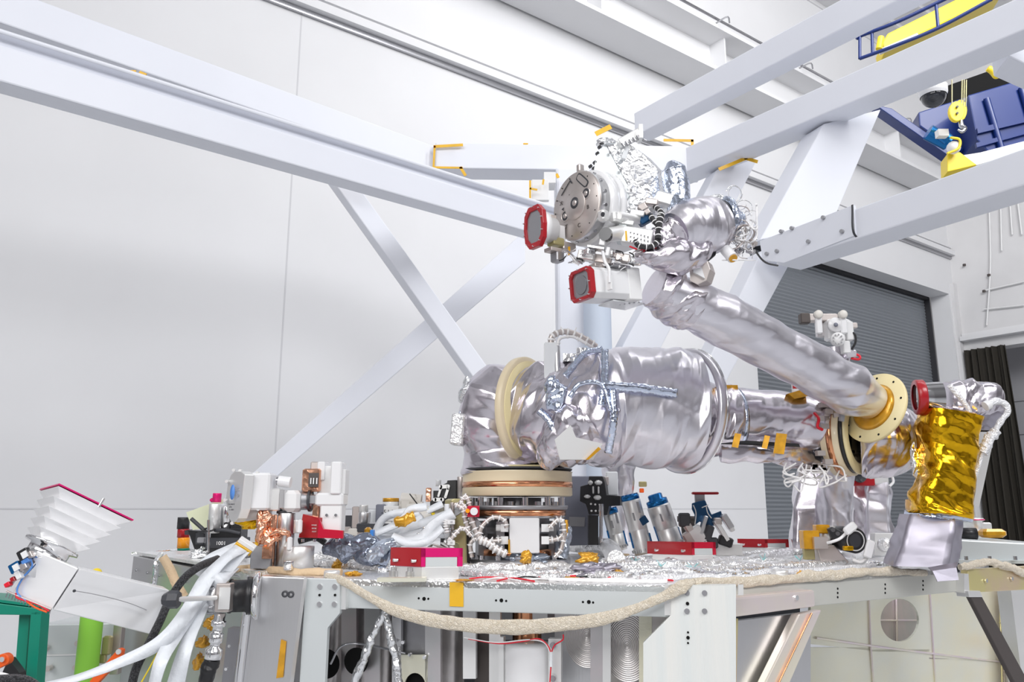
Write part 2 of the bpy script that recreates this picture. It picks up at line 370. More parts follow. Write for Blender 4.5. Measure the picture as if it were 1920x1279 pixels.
# ================================================================ ROOM
wd = V((1.344, 1, 0)).normalized()              # along the main wall (to the right, receding)
wn_ = V((-wd.y, wd.x, 0))                       # away from the camera
W0 = P(1425, 700, 16.0)
def onplane(px, py, p0, nrm):
    d = ray(px, py); return C0 + d*((p0-C0).dot(nrm)/d.dot(nrm))
def WP(px, py, off=0.): return onplane(px, py, W0 - wn_*off, wn_)
def sw(p): return (p-W0).dot(wd)
def wpt(s_, z, off=0.):
    p = W0 + wd*s_ - wn_*off; return V((p.x, p.y, z))
RC = WP(1806, 700); RN = wd                     # right wall plane
rd = V((wd.y, -wd.x, 0))                        # along right wall toward camera
def WR(px, py, off=0.): return onplane(px, py, RC - RN*off, RN)
s0, s1 = sw(WP(1427, 800)), sw(WP(1785, 600)); zt = WP(1785, 553).z
sc = sw(RC); zc = WP(1555, 20).z; SL = sw(WP(-500, 700))
T = .5
def wall_seg(mb, a, b, z0, z1, t=T):
    mb.prism([wpt(a, z0), wpt(b, z0), wpt(b, z1), wpt(a, z1)], wn_*t)
wb = MB(); wall_seg(wb, SL, s0, 0, zc); wall_seg(wb, s0, s1, zt, zc); wall_seg(wb, s1, sc+.4, 0, zc)
struct(wb, 'wall_back', 'wall')
# seams: thin dark joints between wall panels
def seamv(mb, s_, za, zb): mb.prism([wpt(s_-.01, za), wpt(s_+.01, za), wpt(s_+.01, zb), wpt(s_-.01, zb)], -wn_*.004)
sm = MB(); seamv(sm, sw(WP(548, 320)), 0, zc-.05)
zs = WP(100, 954).z; sm.prism([wpt(SL, zs-.008), wpt(s0, zs-.008), wpt(s0, zs+.008), wpt(SL, zs+.008)], -wn_*.004)
struct(sm, 'trim_1', 'seam')
# shutter door
rdep = .65
rs = MB(); n = 170; top = zt+.1; pts = []
for i in range(n+1):
    z = top*i/n; pts.append(wpt(s0, z)+wn_*(rdep+(0.022 if i % 2 else 0)))
for i in range(n):
    a, b = pts[i], pts[i+1]; dd = wd*(s1-s0)
    rs.add([a, b, b+dd, a+dd], [(0, 3, 2, 1)])
d1 = struct(rs, 'door_1', 'shutter')
g = MB(); g.box(wpt((s1+s0)/2, zt+.02)+wn_*(rdep-.05), (s1-s0, .12, .16), (wd, wn_, Z3)); g.box(wpt(s1-.03, zt/2)+wn_*(rdep-.05), (.06, .14, zt), (wd, wn_, Z3))
struct(g, 'trim_2', 'dark_gap')
# ledge (panel edge with a dark gap under it)
zl = WP(1100, 222).z; send = sw(WP(1792, 512))
lg = MB(); lg.box(wpt((SL+send)/2, zl+.065, .08), (send-SL, .16, .13), (wd, wn_, Z3)); lg.box(wpt((SL+send)/2, zl+.25, .04), (send-SL, .08, .05), (wd, wn_, Z3))
struct(lg, 'trim_3', 'wall')
lg = MB(); lg.box(wpt((SL+send)/2, zl-.04, .03), (send-SL, .06, .08), (wd, wn_, Z3)); struct(lg, 'trim_4', 'steel')
# crane runway girder on wall
zr = WP(1344, 131, .8).z
gd = MB()
gd.box(wpt((SL+sc)/2, zr+.04, .42), (sc-SL, .76, .08), (wd, wn_, Z3))
gd.box(wpt((SL+sc)/2, zr+.52, .24), (sc-SL, .08, .95), (wd, wn_, Z3))
gd.box(wpt((SL+sc)/2, zr+1.0, .42), (sc-SL, .76, .08), (wd, wn_, Z3))
gd.box(wpt((SL+sc)/2, zr+1.65, .06), (sc-SL, .12, .15), (wd, wn_, Z3))
k = SL
while k < sc: gd.box(wpt(k, zr+.52, .44), (.04, .42, .9), (wd, wn_, Z3)); k += 3.4
struct(gd, 'trim_5', 'wall')
hk = MB(); 
for i in range(9):
    s_ = sc-.9-i*1.4; hk.tube([wpt(s_, zr+1.06, .7), wpt(s_, zr+1.06, 1.05), wpt(s_, zr+.9, 1.1)], .016, 6, 8)
hk.tube([wpt(SL, zr+1.15, .8), wpt(sc, zr+1.15, .8)], .028, 6, 3)
struct(hk, 'trim_6', 'steel')
# right wall with opening
def rpt(q, z, off=0.):
    p = RC + rd*q - RN*off; return V((p.x, p.y, z))
def qr(p): return (p-RC).dot(rd)
q0, q1 = qr(WR(1822, 700)), 9.; zo = WR(1860, 652).z
wr = MB()
for a, b, z0, z1 in ((0, q0, 0, zc), (q0, q1, zo, zc), (q1, 14, 0, zc)): wr.prism([rpt(a, z0), rpt(b, z0), rpt(b, z1), rpt(a, z1)], RN*T)
struct(wr, 'wall_right', 'wall_r')
lr = MB(); zz = WR(1860, 632).z; lr.box(rpt((q0+q1)/2, zz+.04, .12), (q1-q0+.2, .24, .12), (rd, RN, Z3)); lr.box(rpt((q0+q1)/2, zz+.15, .05), (q1-q0+.2, .1, .08), (rd, RN, Z3)); struct(lr, 'trim_7', 'conduit')
bkp = MB(); bkp.prism([rpt(-.5, 0, -1.6), rpt(12, 0, -1.6), rpt(12, zo+.5, -1.6), rpt(-.5, zo+.5, -1.6)], RN*.1)
for i in range(5): bkp.box(rpt(5, .9+i*.9, -1.58), (11, .05, .03), (rd, RN, Z3))
struct(bkp, 'door_2', 'grey')
# pilaster near corner
pl = MB(); pl.box(wpt(sc-.1, zt/2+.3, .05), (.2, .1, zt), (wd, wn_, Z3)); struct(pl, 'trim_8', 'wall_r')
# ceiling with deck ribs and floor
cl = MB(); cc = wpt((SL+sc)/2, zc, 0); cl.box(cc - wn_*3.5+Z3*.1, (sc-SL, 8.0, .2), (wd, wn_, Z3))
k = 0
while k < 7.4: cl.box(cc-wn_*k-Z3*.06, (sc-SL, .08, .12), (wd, wn_, Z3)); k += .75
struct(cl, 'ceiling', 'ceil')
fl = MB(); fl.prism([(-30, -12, 0), (30, -12, 0), (30, 40, 0), (-30, 40, 0)], (0, 0, -.2)); struct(fl, 'floor', 'floor')
# ================================================================ GANTRY
gan = thing('steel_gantry', 'white painted steel frame of beams, posts and diagonal braces spanning behind the robotic arm', 'steel frame', (0.5, 8, 0))
def beam(A, B, h, dvec, name='beam', m='gantry', up=Z3):
    mb = MB(); A, B = V(A), V(B); mb.prism([A, B, B+up*h, A+up*h], dvec); return mb.build(name, m, gan, .012)
# lower front-left I-beam
Y1 = 6.2; zb = P(978, 431, Y1).z
A = HZ(-260, 78, zb); B = HZ(1052, 452, zb)
hb = (P(1039, 389, Y1+.25).z - zb)
b1 = MB(); prof = [(0, 0), (0, .70), (.035, .80), (.04, .90), (-.02, .905), (-.02, 1), (.16, 1), (.16, 0)]
pa = [A+wn_*o_+Z3*(hb*z_) for o_, z_ in prof]; b1.prism(pa, B-A); b1.build('beam', 'gantry', gan, .01)
# upper left beam behind
zu = P(814, 320, 7.9).z; A2 = HZ(-400, -95, zu); B2 = HZ(838, 330, zu); hu = P(814, 272, 7.9).z-zu
beam(A2, B2, hu, wn_*.3)
# corner tie between the beams
A3 = P(815, 315, 7.85); B3 = HZ(1320, 322, zu); beam(A3, B3, hu, V((0, .3, 0)))
# long right upper beam (parallel to the right wall)
zb2 = zu; C1 = HZ(1270, 334, zb2-.05); 
Ya = 8.3
pR0 = HZ(1240, 342, zu); pR1 = HZ(2010, 18, zu)
hR = .56
mbR = MB(); dR = (pR1-pR0).normalized(); nR = V((-dR.y, dR.x, 0)); nR = nR if nR.dot(Y3) > 0 else -nR
# height at pR0: top edge row
def top_h(px, py, p0, d):      # height above p0's z of the ray at (px,py) on the vertical plane through p0 along d
    n2 = V((-d.y, d.x, 0)); return onplane(px, py, p0, n2).z - p0.z
hR = top_h(1500, 180, pR0, dR)
beam(pR0, pR1, hR, nR*.3)
# topmost thin beam crossing upper right
t0 = P(1190, 255, 8.8); t1 = HZ(1760, -40, t0.z); d4 = (t1-t0).normalized(); n4 = V((-d4.y, d4.x, 0)); n4 = n4 if n4.y > 0 else -n4
beam(t0, t1, top_h(1420, 85, t0, d4), n4*.25)
# lower right beam with bolted gusset
l0 = P(1455, 497, 6.3); l1 = HZ(1990, 325, l0.z); d5 = (l1-l0).normalized(); n5 = V((-d5.y, d5.x, 0)); n5 = n5 if n5.y > 0 else -n5
h5 = top_h(1760, 335, l0, d5)
beam(l0, l1, h5, n5*.3)
def onl(px, py, off=.0): return onplane(px, py, l0-n5*off, n5)
gp = MB(); gp.prism([onl(1430, 488, .012), onl(1424, 452, .012), onl(1600, 384, .012), onl(1604, 441, .012), onl(1470, 493, .012)], n5*.03); gus = gp.build('gusset_plate', 'gantry', gan, .003)
bl = MB()
for px, py in ((1465, 434), (1485, 428), (1516, 453), (1544, 408), (1579, 434), (1438, 476), (1457, 471)):
    p = onl(px, py, .02); bl.cyl(p+n5*.02, p-n5*.015, .016, n=6)
bl.build('bolts', 'grey', gus)
st = MB(); st.ribbon([onl(1598, 384, .016), onl(1603, 441, .016), onl(1604, 441, .016)+n5*.25], .016, .002, up=n5, seg=20); st.build('black_strap', 'dark', gan)
def brace(pts, Y, th, name='brace', m='gantry', Yb=None):
    """pts: 4 px corners (2 at upper end, 2 at lower end); Y upper, Yb lower"""
    Yb = Yb or Y; q = [P(*pts[0], Y), P(*pts[1], Y), P(*pts[2], Yb), P(*pts[3], Yb)]
    mb = MB(); mb.prism(q, V((-.35, .94, 0))*th); return mb.build(name, m, gan, .008)
brace([(612, 322), (664, 338), (934, 715), (893, 715)], 6.35, .16)          # \ brace
brace([(985, 432), (985, 492), (520, 893), (468, 893)], 7.3, .2)            # / brace behind
brace([(1545, 232), (1652, 205), (1560, 420), (1425, 450)], 6.8, .3, Yb=6.6)        # upper right V brace
brace([(1428, 470), (1490, 478), (1338, 760), (1272, 790)], 6.5, .22)
brace([(1345, 318), (1424, 292), (1215, 700), (1140, 700)], 7.8, .2)
# corner post: round column
c1 = P(1087, 500, 8.0); cp = MB(); r_ = 54*mpp(c1); cp.box((c1.x-.07, c1.y, zu/2), (.5-.14, .4, zu)); cp.build('post', 'gantry', gan, .03)
c2 = P(1120, 600, 7.75); cp = MB(); cp.cyl((c2.x, c2.y, 0), (c2.x, c2.y, P(1120, 560, 7.75).z), 26*mpp(c2), n=40); cp.build('post', 'gantry_shade', gan)  # shaded right part of the column, its blue shade set by colour
# bracket plates at the corner
bp_ = MB(); bp_.box(P(1013, 358, 7.6), (.17, .06, .22)); bp_.box(P(1030, 340, 7.7), (.12, .2, .12)); bp_.build('bracket', 'white', gan, .004)
# orange edge tapes
def tape(pts, Y, w=.03, plane=None):
    mb = MB()
    for a, b in zip(pts, pts[1:]):
        pa = P(*a, Y) if plane is None else plane(*a); pb = P(*b, Y) if plane is None else plane(*b)
        d = (pb-pa).normalized(); side = d.cross(Y3).normalized(); mb.prism([pa-side*w/2-d*w*.4, pb-side*w/2+d*w*.4, pb+side*w/2+d*w*.4, pa+side*w/2-d*w*.4], V((0, -.006, 0)))
    mb.build('edge_tape', 'tape', gan)
tape([(815, 275), (866, 272)], 7.82); tape([(815, 275), (813, 314), (866, 315)], 7.82, .022); tape([(864, 315), (872, 328)], 7.82)
tape([(592, 325), (602, 319), (664, 338)], 6.12, .035); tape([(1120, 250), (1142, 239)], 8.7, .06)
tape([(1246, 263), (1298, 264), (1298, 272)], 8.2, .03); tape([(1350, 317), (1398, 297), (1418, 303)], 7.6, .035); tape([(994, 340), (994, 372)], 7.5, .02); tape([(995, 354), (1006, 356)], 7.5, .02); tape([(1019, 338), (1018, 345)], 7.5, .02)
tape([(1044, 328), (1046, 332)], 7.7, .03); tape([(982, 270), (989, 270)], 7.7, .015); tape([(245, 136), (252, 136)], 5.0, .03); tape([(264, 138), (271, 141)], 5.0, .03); tape([(520, 224), (526, 224)], 5.3, .01); tape([(1888, 95), (1898, 104)], 6.8, .05); tape([(1308, 622), (1314, 620)], 6.5, .02)
# neighbouring beam end at the right edge
beam(HZ(1893, 106, zu), HZ(1990, 152, zu), .34, V((.05, .3, 0)))
# ================================================================ overhead crane, hook, dome camera, rail, curtain
cr = thing('overhead_crane', 'blue overhead crane bridge with yellow end stop near the right edge', 'crane', P(1850, 200, 11.0))
YC = 10.5
cm = MB()
def quadp(mb, pts, Y, th, d=None): mb.prism([P(*p, Y) for p in pts], d or V((.2, .98, 0))*th)
quadp(cm, [(1815, 178), (1985, 128), (1985, 262), (1860, 292), (1832, 262)], YC, .9); g1 = cm.build('girder', 'crane_blue', cr, .02)
rb = MB()
for a, b in (((1850, 185), (1880, 285)), ((1915, 165), (1945, 265))):
    p, q = P(*a, YC-.03), P(*b, YC-.03); rb.tube([p, q], .05, 4)
quadp(rb, [(1832, 240), (1985, 205), (1985, 214), (1834, 250)], YC-.05, .06)
quadp(rb, [(1830, 268), (1985, 228), (1985, 234), (1832, 276)], YC-.05, .06)
rb.build('girder_rib', 'crane_blue', g1)
cm = MB(); quadp(cm, [(1722, 210), (1822, 178), (1836, 262), (1800, 286), (1770, 268), (1724, 236)], YC+.5, .4); cm.build('end_truck', 'crane_blue', cr, .02)
cm = MB(); quadp(cm, [(1640, 196), (1672, 203), (1790, 285), (1778, 292)], YC+.2, .25); cm.build('runway_edge', 'crane_blue', cr, .01)
cm = MB(); quadp(cm, [(1778, 160), (1920, 110), (1985, 122), (1985, 150), (1810, 190), (1775, 205)], YC+.9, .5); cm.build('trolley_shade', 'hole', cr)  # black sheet painting the deep shade around the crane trolley
cm = MB(); quadp(cm, [(1776, 288), (1800, 285), (1832, 309), (1777, 322)], YC-.2, .3); cm.build('end_stop', 'yellow', cr, .01)
cm = MB(); a = P(1745, 253, YC-.1); cm.cyl(P(1740, 248, YC-.1), P(1778, 268, YC-.1), .11, n=20); cm.cyl(P(1762, 250, YC-.2), P(1778, 262, YC-.2), .08, n=16); cm.build('drive_motor', 'blue_an', cr)
cm = MB(); cm.sphere(P(1788, 277, YC-.3), .09); cm.box(P(1766, 251, YC-.3), (.14, .1, .1)); cm.build('motor_cap', 'white', cr)
cm = MB(); cm.tube([P(1782, 258, YC-.4), P(1799, 262, YC-.4), P(1797, 278, YC-.4), P(1776, 288, YC-.4)], .018, 6); cm.build('yellow_hose', 'yellow', cr)
cm = MB(); quadp(cm, [(1800, 292), (1838, 286), (1985, 248), (1985, 262), (1830, 310)], YC-.1, .5); cm.build('cable_tray', 'conduit', cr)
hb_ = thing('hoist_hook', 'yellow hoist hook block hanging in front of the blue crane girder', 'hook', P(1798, 250, 9.8))
def plate(mb, px, py, Y, poly, th):       # poly in px offsets
    mb.prism([P(px+a, py+b, Y) for a, b in poly], V((0, th, 0)))
pm_ = MB(); plate(pm_, 1795, 208, 9.8, [(17*math.cos(t)*.85, 19*math.sin(t)) for t in np.linspace(0, 2*math.pi, 18, endpoint=False)], .06); plate(pm_, 1802, 206, 9.95, [(12*math.cos(t), 20*math.sin(t)) for t in np.linspace(0, 2*math.pi, 14, endpoint=False)], .06); pb = pm_.build('block_cheek', 'yellow', hb_, .01)
hm = MB()
for dy in (-7, 5): p = P(1794, 208+dy, 9.79); hm.cyl(p, p+V((0, -.02, 0)), .016, n=10)
hm.build('cheek_hole', 'dark', pb)
hm = MB(); hm.tube([P(1801, 226, 9.85), P(1803, 236, 9.85), P(1809, 241, 9.85), P(1804, 247, 9.85), P(1796, 243, 9.85)], [.03, .035, .03, .022, .012], 8); hm.build('hook', 'steel', hb_)
hm = MB()
for x in (1804, 1808, 1812, 1785): hm.tube([P(x, 150, 9.85), P(x-1 if x > 1800 else x, 200, 9.85)], .008, 6)
hm.build('hoist_rope', 'olive', hb_)
h2 = thing('hoist_hook', 'small yellow hook high in the shaded trolley near the right edge', 'hook', P(1865, 150, 9.8)); hm = MB(); hm.tube([P(1852, 128, 9.8), P(1862, 134, 9.8), P(1868, 143, 9.8), P(1874, 142, 9.8)], [.04, .05, .04, .02], 8); hm.build('hook', 'yellow', h2)
dc = thing('dome_camera', 'smoked dome security camera under the long upper white beam', 'camera', P(1750, 180, 7.4))
p = P(1750, 180, 7.4); u_ = mpp(p); m_ = MB(); m_.sphere(p, 22*u_, 24, 14, top=.5, bot=1.); m_.build('smoked_dome', 'black_gloss', dc)
m_ = MB(); m_.lathe(p, (0, 0, 1), [(23*u_, -.006), (25*u_, .02), (26*u_, .09), (0, .1)], 32); m_.cyl(p+V((0.03, 0, .09)), p+V((.05, 0, .3)), .07); m_.build('housing', 'white_gloss', dc)
gr = thing('guard_rail', 'blue tubular guard rail on the crane walkway at top right', 'railing', P(1730, 60, 10.2))
m_ = MB(); Yr = 10.0
top_ = [P(1612, 68, Yr), P(1680, 42, Yr-.3), P(1760, 4, Yr-.6), P(1840, -36, Yr-.9)]; bot_ = [P(1612, 110, Yr), P(1680, 85, Yr-.3), P(1760, 52, Yr-.6), P(1860, -2, Yr-.95)]
m_.tube([P(1610, 72, Yr)]+top_, .025, 8, 24); m_.build('top_rail', 'crane_blue', gr)
m_ = MB(); m_.tube(bot_, .025, 8, 24); m_.build('mid_rail', 'crane_blue', gr)
for (a, b, c, d) in ((1612, 68, 1612, 110), (1635, 62, 1636, 102), (1755, 7, 1759, 52)):
    m_ = MB(); m_.tube([P(a, b, Yr-(a-1612)*.004), P(c, d, Yr-(a-1612)*.004)], .022, 8); m_.build('rail_post', 'crane_blue', gr)
yg = thing('crane_girder', 'yellow crane girder high behind the blue guard rail', 'crane', P(1740, 50, 11.5)); m_ = MB()
quadp(m_, [(1655, 78), (1665, 62), (1850, -30), (1880, -10), (1780, 38), (1660, 96)], 11.5, .5); m_.build('girder_box', 'yellow', yg, .02)
m_ = MB(); m_.tube([P(1648, 92, 11.0), P(1652, 70, 11.0)], .05, 8); m_.build('buffer', 'yellow', yg); m_ = MB(); quadp(m_, [(1650, 92), (1720, 62), (1722, 66), (1652, 97)], 11.2, .1); m_.build('flange', 'white', yg)
cu = MB(); n = 90; qa, qb = qr(WR(1812, 700, .1))+.02, qr(WR(1893, 700, .1)); zt_ = zo-.02
vs = []; 
for i in range(n+1):
    t = i/n; q = qa+(qb-qa)*t; o_ = .12+.06*math.sin(t*38)+.03*math.sin(t*71+1)
    for j in range(9): s_ = j/8; vs.append(rpt(q+(1-s_)*.12*t+.02*math.sin(t*20+s_*3), zt_*s_+.03, o_*(1.2-.2*s_)))
cu.add(vs, [(i*9+j, (i+1)*9+j, (i+1)*9+j+1, i*9+j+1) for i in range(n) for j in range(8)], True)
co = tag(cu.build('curtain', 'curtain'), 'black strip curtain hanging in the opening at the right edge', 'curtain'); so = co.modifiers.new('s', 'SOLIDIFY'); so.thickness = .01
# conduits on the right wall
cd = tag(MB().build('x', 'conduit') if False else thing('wall_conduits', 'faint white pipes and brackets mounted on the upper right wall', 'pipes', WR(1860, 500, .1)))
for pts in ([(1855, 395), (1857, 500), (1850, 610)], [(1876, 380), (1878, 470)], [(1893, 372), (1898, 440)], [(1845, 545), (1920, 528)], [(1845, 580), (1920, 572)], [(1906, 360), (1916, 440)]):
    m_ = MB(); m_.tube([WR(*q, .08) for q in pts], .022, 6, 12); m_.build('pipe', 'white', cd)
for px, py in ((1854, 516), (1845, 546), (1808, 497)):
    m_ = MB(); m_.box(WR(px, py, .1), (.06, .06, .06)); m_.build('junction', 'strut', cd)
# ================================================================ DECK
from math import cos, sin, pi
FB, FC = G(490, 1083), G(1300, 1099)                       # front edge corners
fd = (FC-FB).normalized(); SIDE = (FC-FB).length
def rotz(v, a): return Matrix.Rotation(a, 3, 'Z') @ v
oct_ = [FB, FC]; d = fd
for i in range(6): d = rotz(d, R(45)); oct_.append(oct_[-1]+d*SIDE)
cen = sum(oct_, V((0, 0, 0)))/8
fn = V((fd.y, -fd.x, 0))                                     # outward normal of the front face
bus = thing('spacecraft_deck', 'silver octagonal deck with side rails, corner posts and milled bay panels under the arm', 'spacecraft', (cen.x, cen.y, 0))
m_ = MB(); m_.prism(oct_, (0, 0, -.02)); m_.build('deck_plate', 'foil_fine', bus)
HRL = (proj(FB+fd*.4)[1], 0)
def face_pt(px, py, i=0, off=0.):
    a, b = oct_[i], oct_[(i+1) % 8]; dd = (b-a).normalized(); nn = V((dd.y, -dd.x, 0)); return onplane(px, py, a+nn*off, nn)
hr = ZD-face_pt(900, 1147).z
for i in range(8):
    a, b = oct_[i], oct_[(i+1) % 8]; dd = (b-a).normalized(); nn = V((dd.y, -dd.x, 0))
    if i in (0,): a = a+dd*.22; b = b-dd*.04
    m_ = MB(); m_.prism([a-Z3*hr-Z3*.001, b-Z3*hr-Z3*.001, b-Z3*.001, a-Z3*.001], -nn*.03); rl = m_.build('side_rail', 'deckside' if i in (0, 7) else 'deckside_r', bus, .003)
    if i == 0:
        hm = MB()
        for px, py in ((785, 1122), (795, 1123), (803, 1123), (930, 1126), (940, 1126), (949, 1127), (1093, 1129), (1104, 1129), (1112, 1130)):
            p = face_pt(px, py, 0, .001); hm.cyl(p, p-nn*.004, .0035 if px not in (795, 940, 1104) else .006, n=10)
        hm.build('rail_holes', 'hole', rl)
        m_ = MB(); m_.prism([face_pt(843, 1092, 0, .002), face_pt(843, 1137, 0, .002), face_pt(869, 1138, 0, .002), face_pt(869, 1092, 0, .002)], nn*.0006); m_.build('orange_tape', 'tape', rl)
    if i == 1:
        hm = MB()
        for px in (1571, 1660, 1731):
            for k_ in (-8, 0, 8):
                p = face_pt(px, 1112+(1571-px)*.09+k_, 1, .001); hm.cyl(p, p-nn*.004, .004, n=8)
        hm.build('rail_holes', 'hole', rl)
# front-left corner: big cheek plate + angled post
def fp(px, py, off): return face_pt(px, py, 0, off)
a = [fp(573, 1084, .03), fp(637, 1086, .03), fp(637, 1150, .03), fp(614, 1178, .03), fp(608, 1300, .03), fp(560, 1300, .03)]
m_ = MB(); m_.prism(a, -fn*.02); ck = m_.build('corner_plate', 'deckside', bus, .002)
hm = MB()
for px, py in ((600, 1100), (628, 1100), (599, 1133), (627, 1133)):
    p = fp(px, py, .032); hm.cyl(p-fn*.004, p+fn*.003, .0085, n=16)
hm.build('screws', 'alu', ck)
hm = MB()
for px, py in ((599, 1116), (628, 1116)):
    p = fp(px, py, .032); hm.cyl(p-fn*.004, p+fn*.001, .004, n=12)
hm.build('screw_holes', 'hole', ck)
m_ = MB(); m_.prism([fp(638, 1087, .02), fp(648, 1087, .02), fp(648, 1143, .02), fp(638, 1143, .02)], -fn*.05); m_.build('rail_end', 'alu_l', bus)
m_ = MB(); m_.prism([fp(570, 1084, .032), fp(576, 1084, .05), fp(548, 1300, .05), fp(538, 1300, .03)], V((-.02, .05, 0))); m_.build('plate_edge', 'alu_l', bus)
# left cheek (faces front-left), reaches from x=462 to 573
cl0, cl1 = fp(572, 1084, .03), P(479, 1080, 2.72)
m_ = MB(); dz = V((0, 0, -.9)); lf = V((-.035, .0, 0)); m_.prism([cl0, cl1, cl1+dz+lf*1.6, cl0+dz+lf*2], V((.02, .05, 0)))
lc = m_.build('corner_plate', 'alu', bus, .003)
cn = (cl1-cl0).cross(Z3).normalized(); cn = cn if cn.y < 0 else -cn
def lp(px, py, off=0.): return onplane(px, py, cl0+cn*off, cn)
hm = MB()
for px, py in ((534, 1114), (545, 1115)):
    p = lp(px, py, .003); hm.lathe(p, cn, [(.005, .0), (.008, .002), (.011, 0)], 14)
hm.build('oval_holes', 'dark', lc)
m_ = MB(); m_.prism([lp(527, 1199, .004), lp(537, 1203, .004), lp(531, 1270, .004), lp(518, 1272, .004)], cn*.001); m_.build('kapton_tape', 'kapton', lc)
m_ = MB(); m_.tube([cl1+V((-.012, -.01, 0)), cl1+V((-.06, -.01, -.9))], .014, 10); m_.build('edge_tube', 'chrome', bus)
m_ = MB(); q = cl1+V((-.045, .03, -.17)); m_.prism([q, q+V((-.05, .02, 0)), q+V((-.09, .02, -.8)), q+V((-.05, 0, -.8))], V((0, .05, 0))); fl_ = m_.build('flange', 'alu_d', bus)
m_ = MB()
for i in range(8): p = q+V((-.03-.006*i, -.004, -.05-.07*i)); m_.cyl(p, p+V((0, -.012, 0)), .005, n=10)
m_.build('flange_bolts', 'chrome', fl_)
# left bus box face (receding left)
A_, B_ = P(250, 1042, 3.9), P(470, 1085, 2.95); 
m_ = MB(); m_.prism([A_, B_, B_+V((-.06, 0, -1.2)), A_+V((-.02, 0, -1.2))], V((.25, .3, 0))); lb = m_.build('side_panel', 'alu', bus, .004)
m_ = MB(); pn = (B_-A_).cross(Z3).normalized(); pn = pn if pn.y < 0 else -pn
for i in range(7):
    for r_ in (.06, .14):
        p = A_+(B_-A_)*(.06+.12*i)+pn*.004-Z3*(r_); m_.cyl(p, p+pn*.006, .006, n=8)
m_.build('rivets', 'steel', lb)
m_ = MB(); m_.prism([P(246, 1040, 3.9), P(256, 1040, 3.9), P(478, 1078, 2.9), P(520, 1076, 3.0), P(420, 1036, 4.0)], (0, 0, .012)); m_.build('top_flange', 'foil_fine', bus)
# right corner post (ribbed)
rpnts = [(1254, 1097), (1380, 1097), (1380, 1300), (1206, 1300), (1206, 1206), (1258, 1154), (1258, 1096)]
m_ = MB(); m_.prism([fp(x, y, .03) for x, y in rpnts], -fn*.035); cpst = m_.build('corner_post', 'cornerpost', bus, .003)
hm = MB()
for px, py in ((1288, 1112), (1321, 1112), (1288, 1146), (1321, 1146)):
    p = fp(px, py, .032); hm.cyl(p-fn*.003, p+fn*.003, .0078, n=16)
hm.build('screws', 'alu_d', cpst)
hm = MB()
for px, py, r_ in ((1289, 1132, .005), (1290, 1186, .003), (1290, 1196, .005), (1290, 1206, .003)):
    p = fp(px, py, .032); hm.cyl(p-fn*.003, p+fn*.001, r_, n=12)
hm.build('screw_holes', 'hole', cpst)
m_ = MB(); m_.prism([fp(1246, 1097, .02), fp(1258, 1097, .02), fp(1258, 1154, .02), fp(1246, 1154, .02)], -fn*.04); m_.build('rail_end', 'alu_l', bus)
m_ = MB(); m_.prism([fp(1384, 1097, .02), fp(1394, 1097, .02), fp(1394, 1116, .02), fp(1384, 1116, .02)], -fn*.02); m_.build('rail_end', 'alu_l', bus)
# right-side face helpers
def rp_(px, py, off=0.): return face_pt(px, py, 1, off)
dd1 = (oct_[2]-oct_[1]).normalized(); n1 = V((dd1.y, -dd1.x, 0))
# long chromate bracket & diagonal strut
m_ = MB(); m_.prism([rp_(1356, 1122, .05), rp_(1528, 1106, .05), rp_(1530, 1138, .05), rp_(1362, 1160, .05)], -n1*.05); br = m_.build('bracket_bar', 'chromate_g', bus, .008)
hm = MB()
for px, py in ((1375, 1131), (1493, 1121)):
    p = rp_(px, py, .052); hm.cyl(p-n1*.003, p+n1*.004, .008, n=14)
hm.build('screws', 'chrome', br)
m_ = MB(); m_.prism([rp_(1498, 1152, .045), rp_(1541, 1144, .045), rp_(1473, 1300, .045), rp_(1425, 1300, .045)], -n1*.03); dsb = m_.build('diagonal_strut', 'chromate_g', bus, .004)
m_ = MB(); m_.tube([rp_(1522, 1150, .05), rp_(1458, 1285, .05)], .003, 8); m_.build('strut_rib', 'copper_s', dsb)
m_ = MB(); m_.prism([rp_(1376, 1165, .0), rp_(1520, 1148, .0), rp_(1520, 1320, .0), rp_(1380, 1320, .0)], -n1*.02); m_.build('bay_panel', 'alu', bus)
m_ = MB(); m_.prism([rp_(1376, 1160, .012), rp_(1384, 1160, .012), rp_(1380, 1320, .012), rp_(1374, 1320, .012)], -n1*.02); m_.build('panel_edge', 'chromate_y', bus)
# isogrid panel behind (shallower), with round hole
def bk(px, py, off): return onplane(px, py, oct_[1]-rotz(n1, R(16))*.28+rotz(n1, R(16))*off, rotz(n1, R(16)))
nb = rotz(n1, R(16))
cx, cy = 1687, 1163; N = 32
sq = []; hl = []
x0, x1, y0, y1 = 1631, 1742, 1100, 1222
for k_ in range(N):
    t = 2*pi*k_/N; c_, s_ = cos(t), sin(t); f_ = 1/max(abs(c_), abs(s_))
    sq.append(bk((x0+x1)/2+(x1-x0)/2*c_*f_, (y0+y1)/2+(y1-y0)/2*s_*f_, 0)); hl.append(bk(cx+36*c_, cy+40*s_, 0))
m_ = MB(); m_.holed(sq, hl, -nb*.012); gpnl = m_
for (a, b, c, d_) in ((1520, 1631, 1105, 1214), (1742, 1895, 1100, 1239), (1520, 1631, 1214, 1330), (1631, 1742, 1218, 1330), (1742, 1895, 1236, 1330)):
    gpnl.prism([bk(a, c, 0), bk(b, c, 0), bk(b, d_+6, 0), bk(a, d_-6, 0)], -nb*.012)
gp_ = gpnl.build('grid_panel', 'chromate', bus)
m_ = MB()
for pts in ([(1628, 1095), (1632, 1212), (1640, 1320)], [(1742, 1095), (1750, 1225), (1756, 1320)], [(1530, 1196), (1640, 1212), (1750, 1226), (1882, 1242)], [(1879, 1100), (1884, 1330)]):
    for a, b in zip(pts, pts[1:]): m_.tube([bk(*a, .004), bk(*b, .004)], .0065, 6)
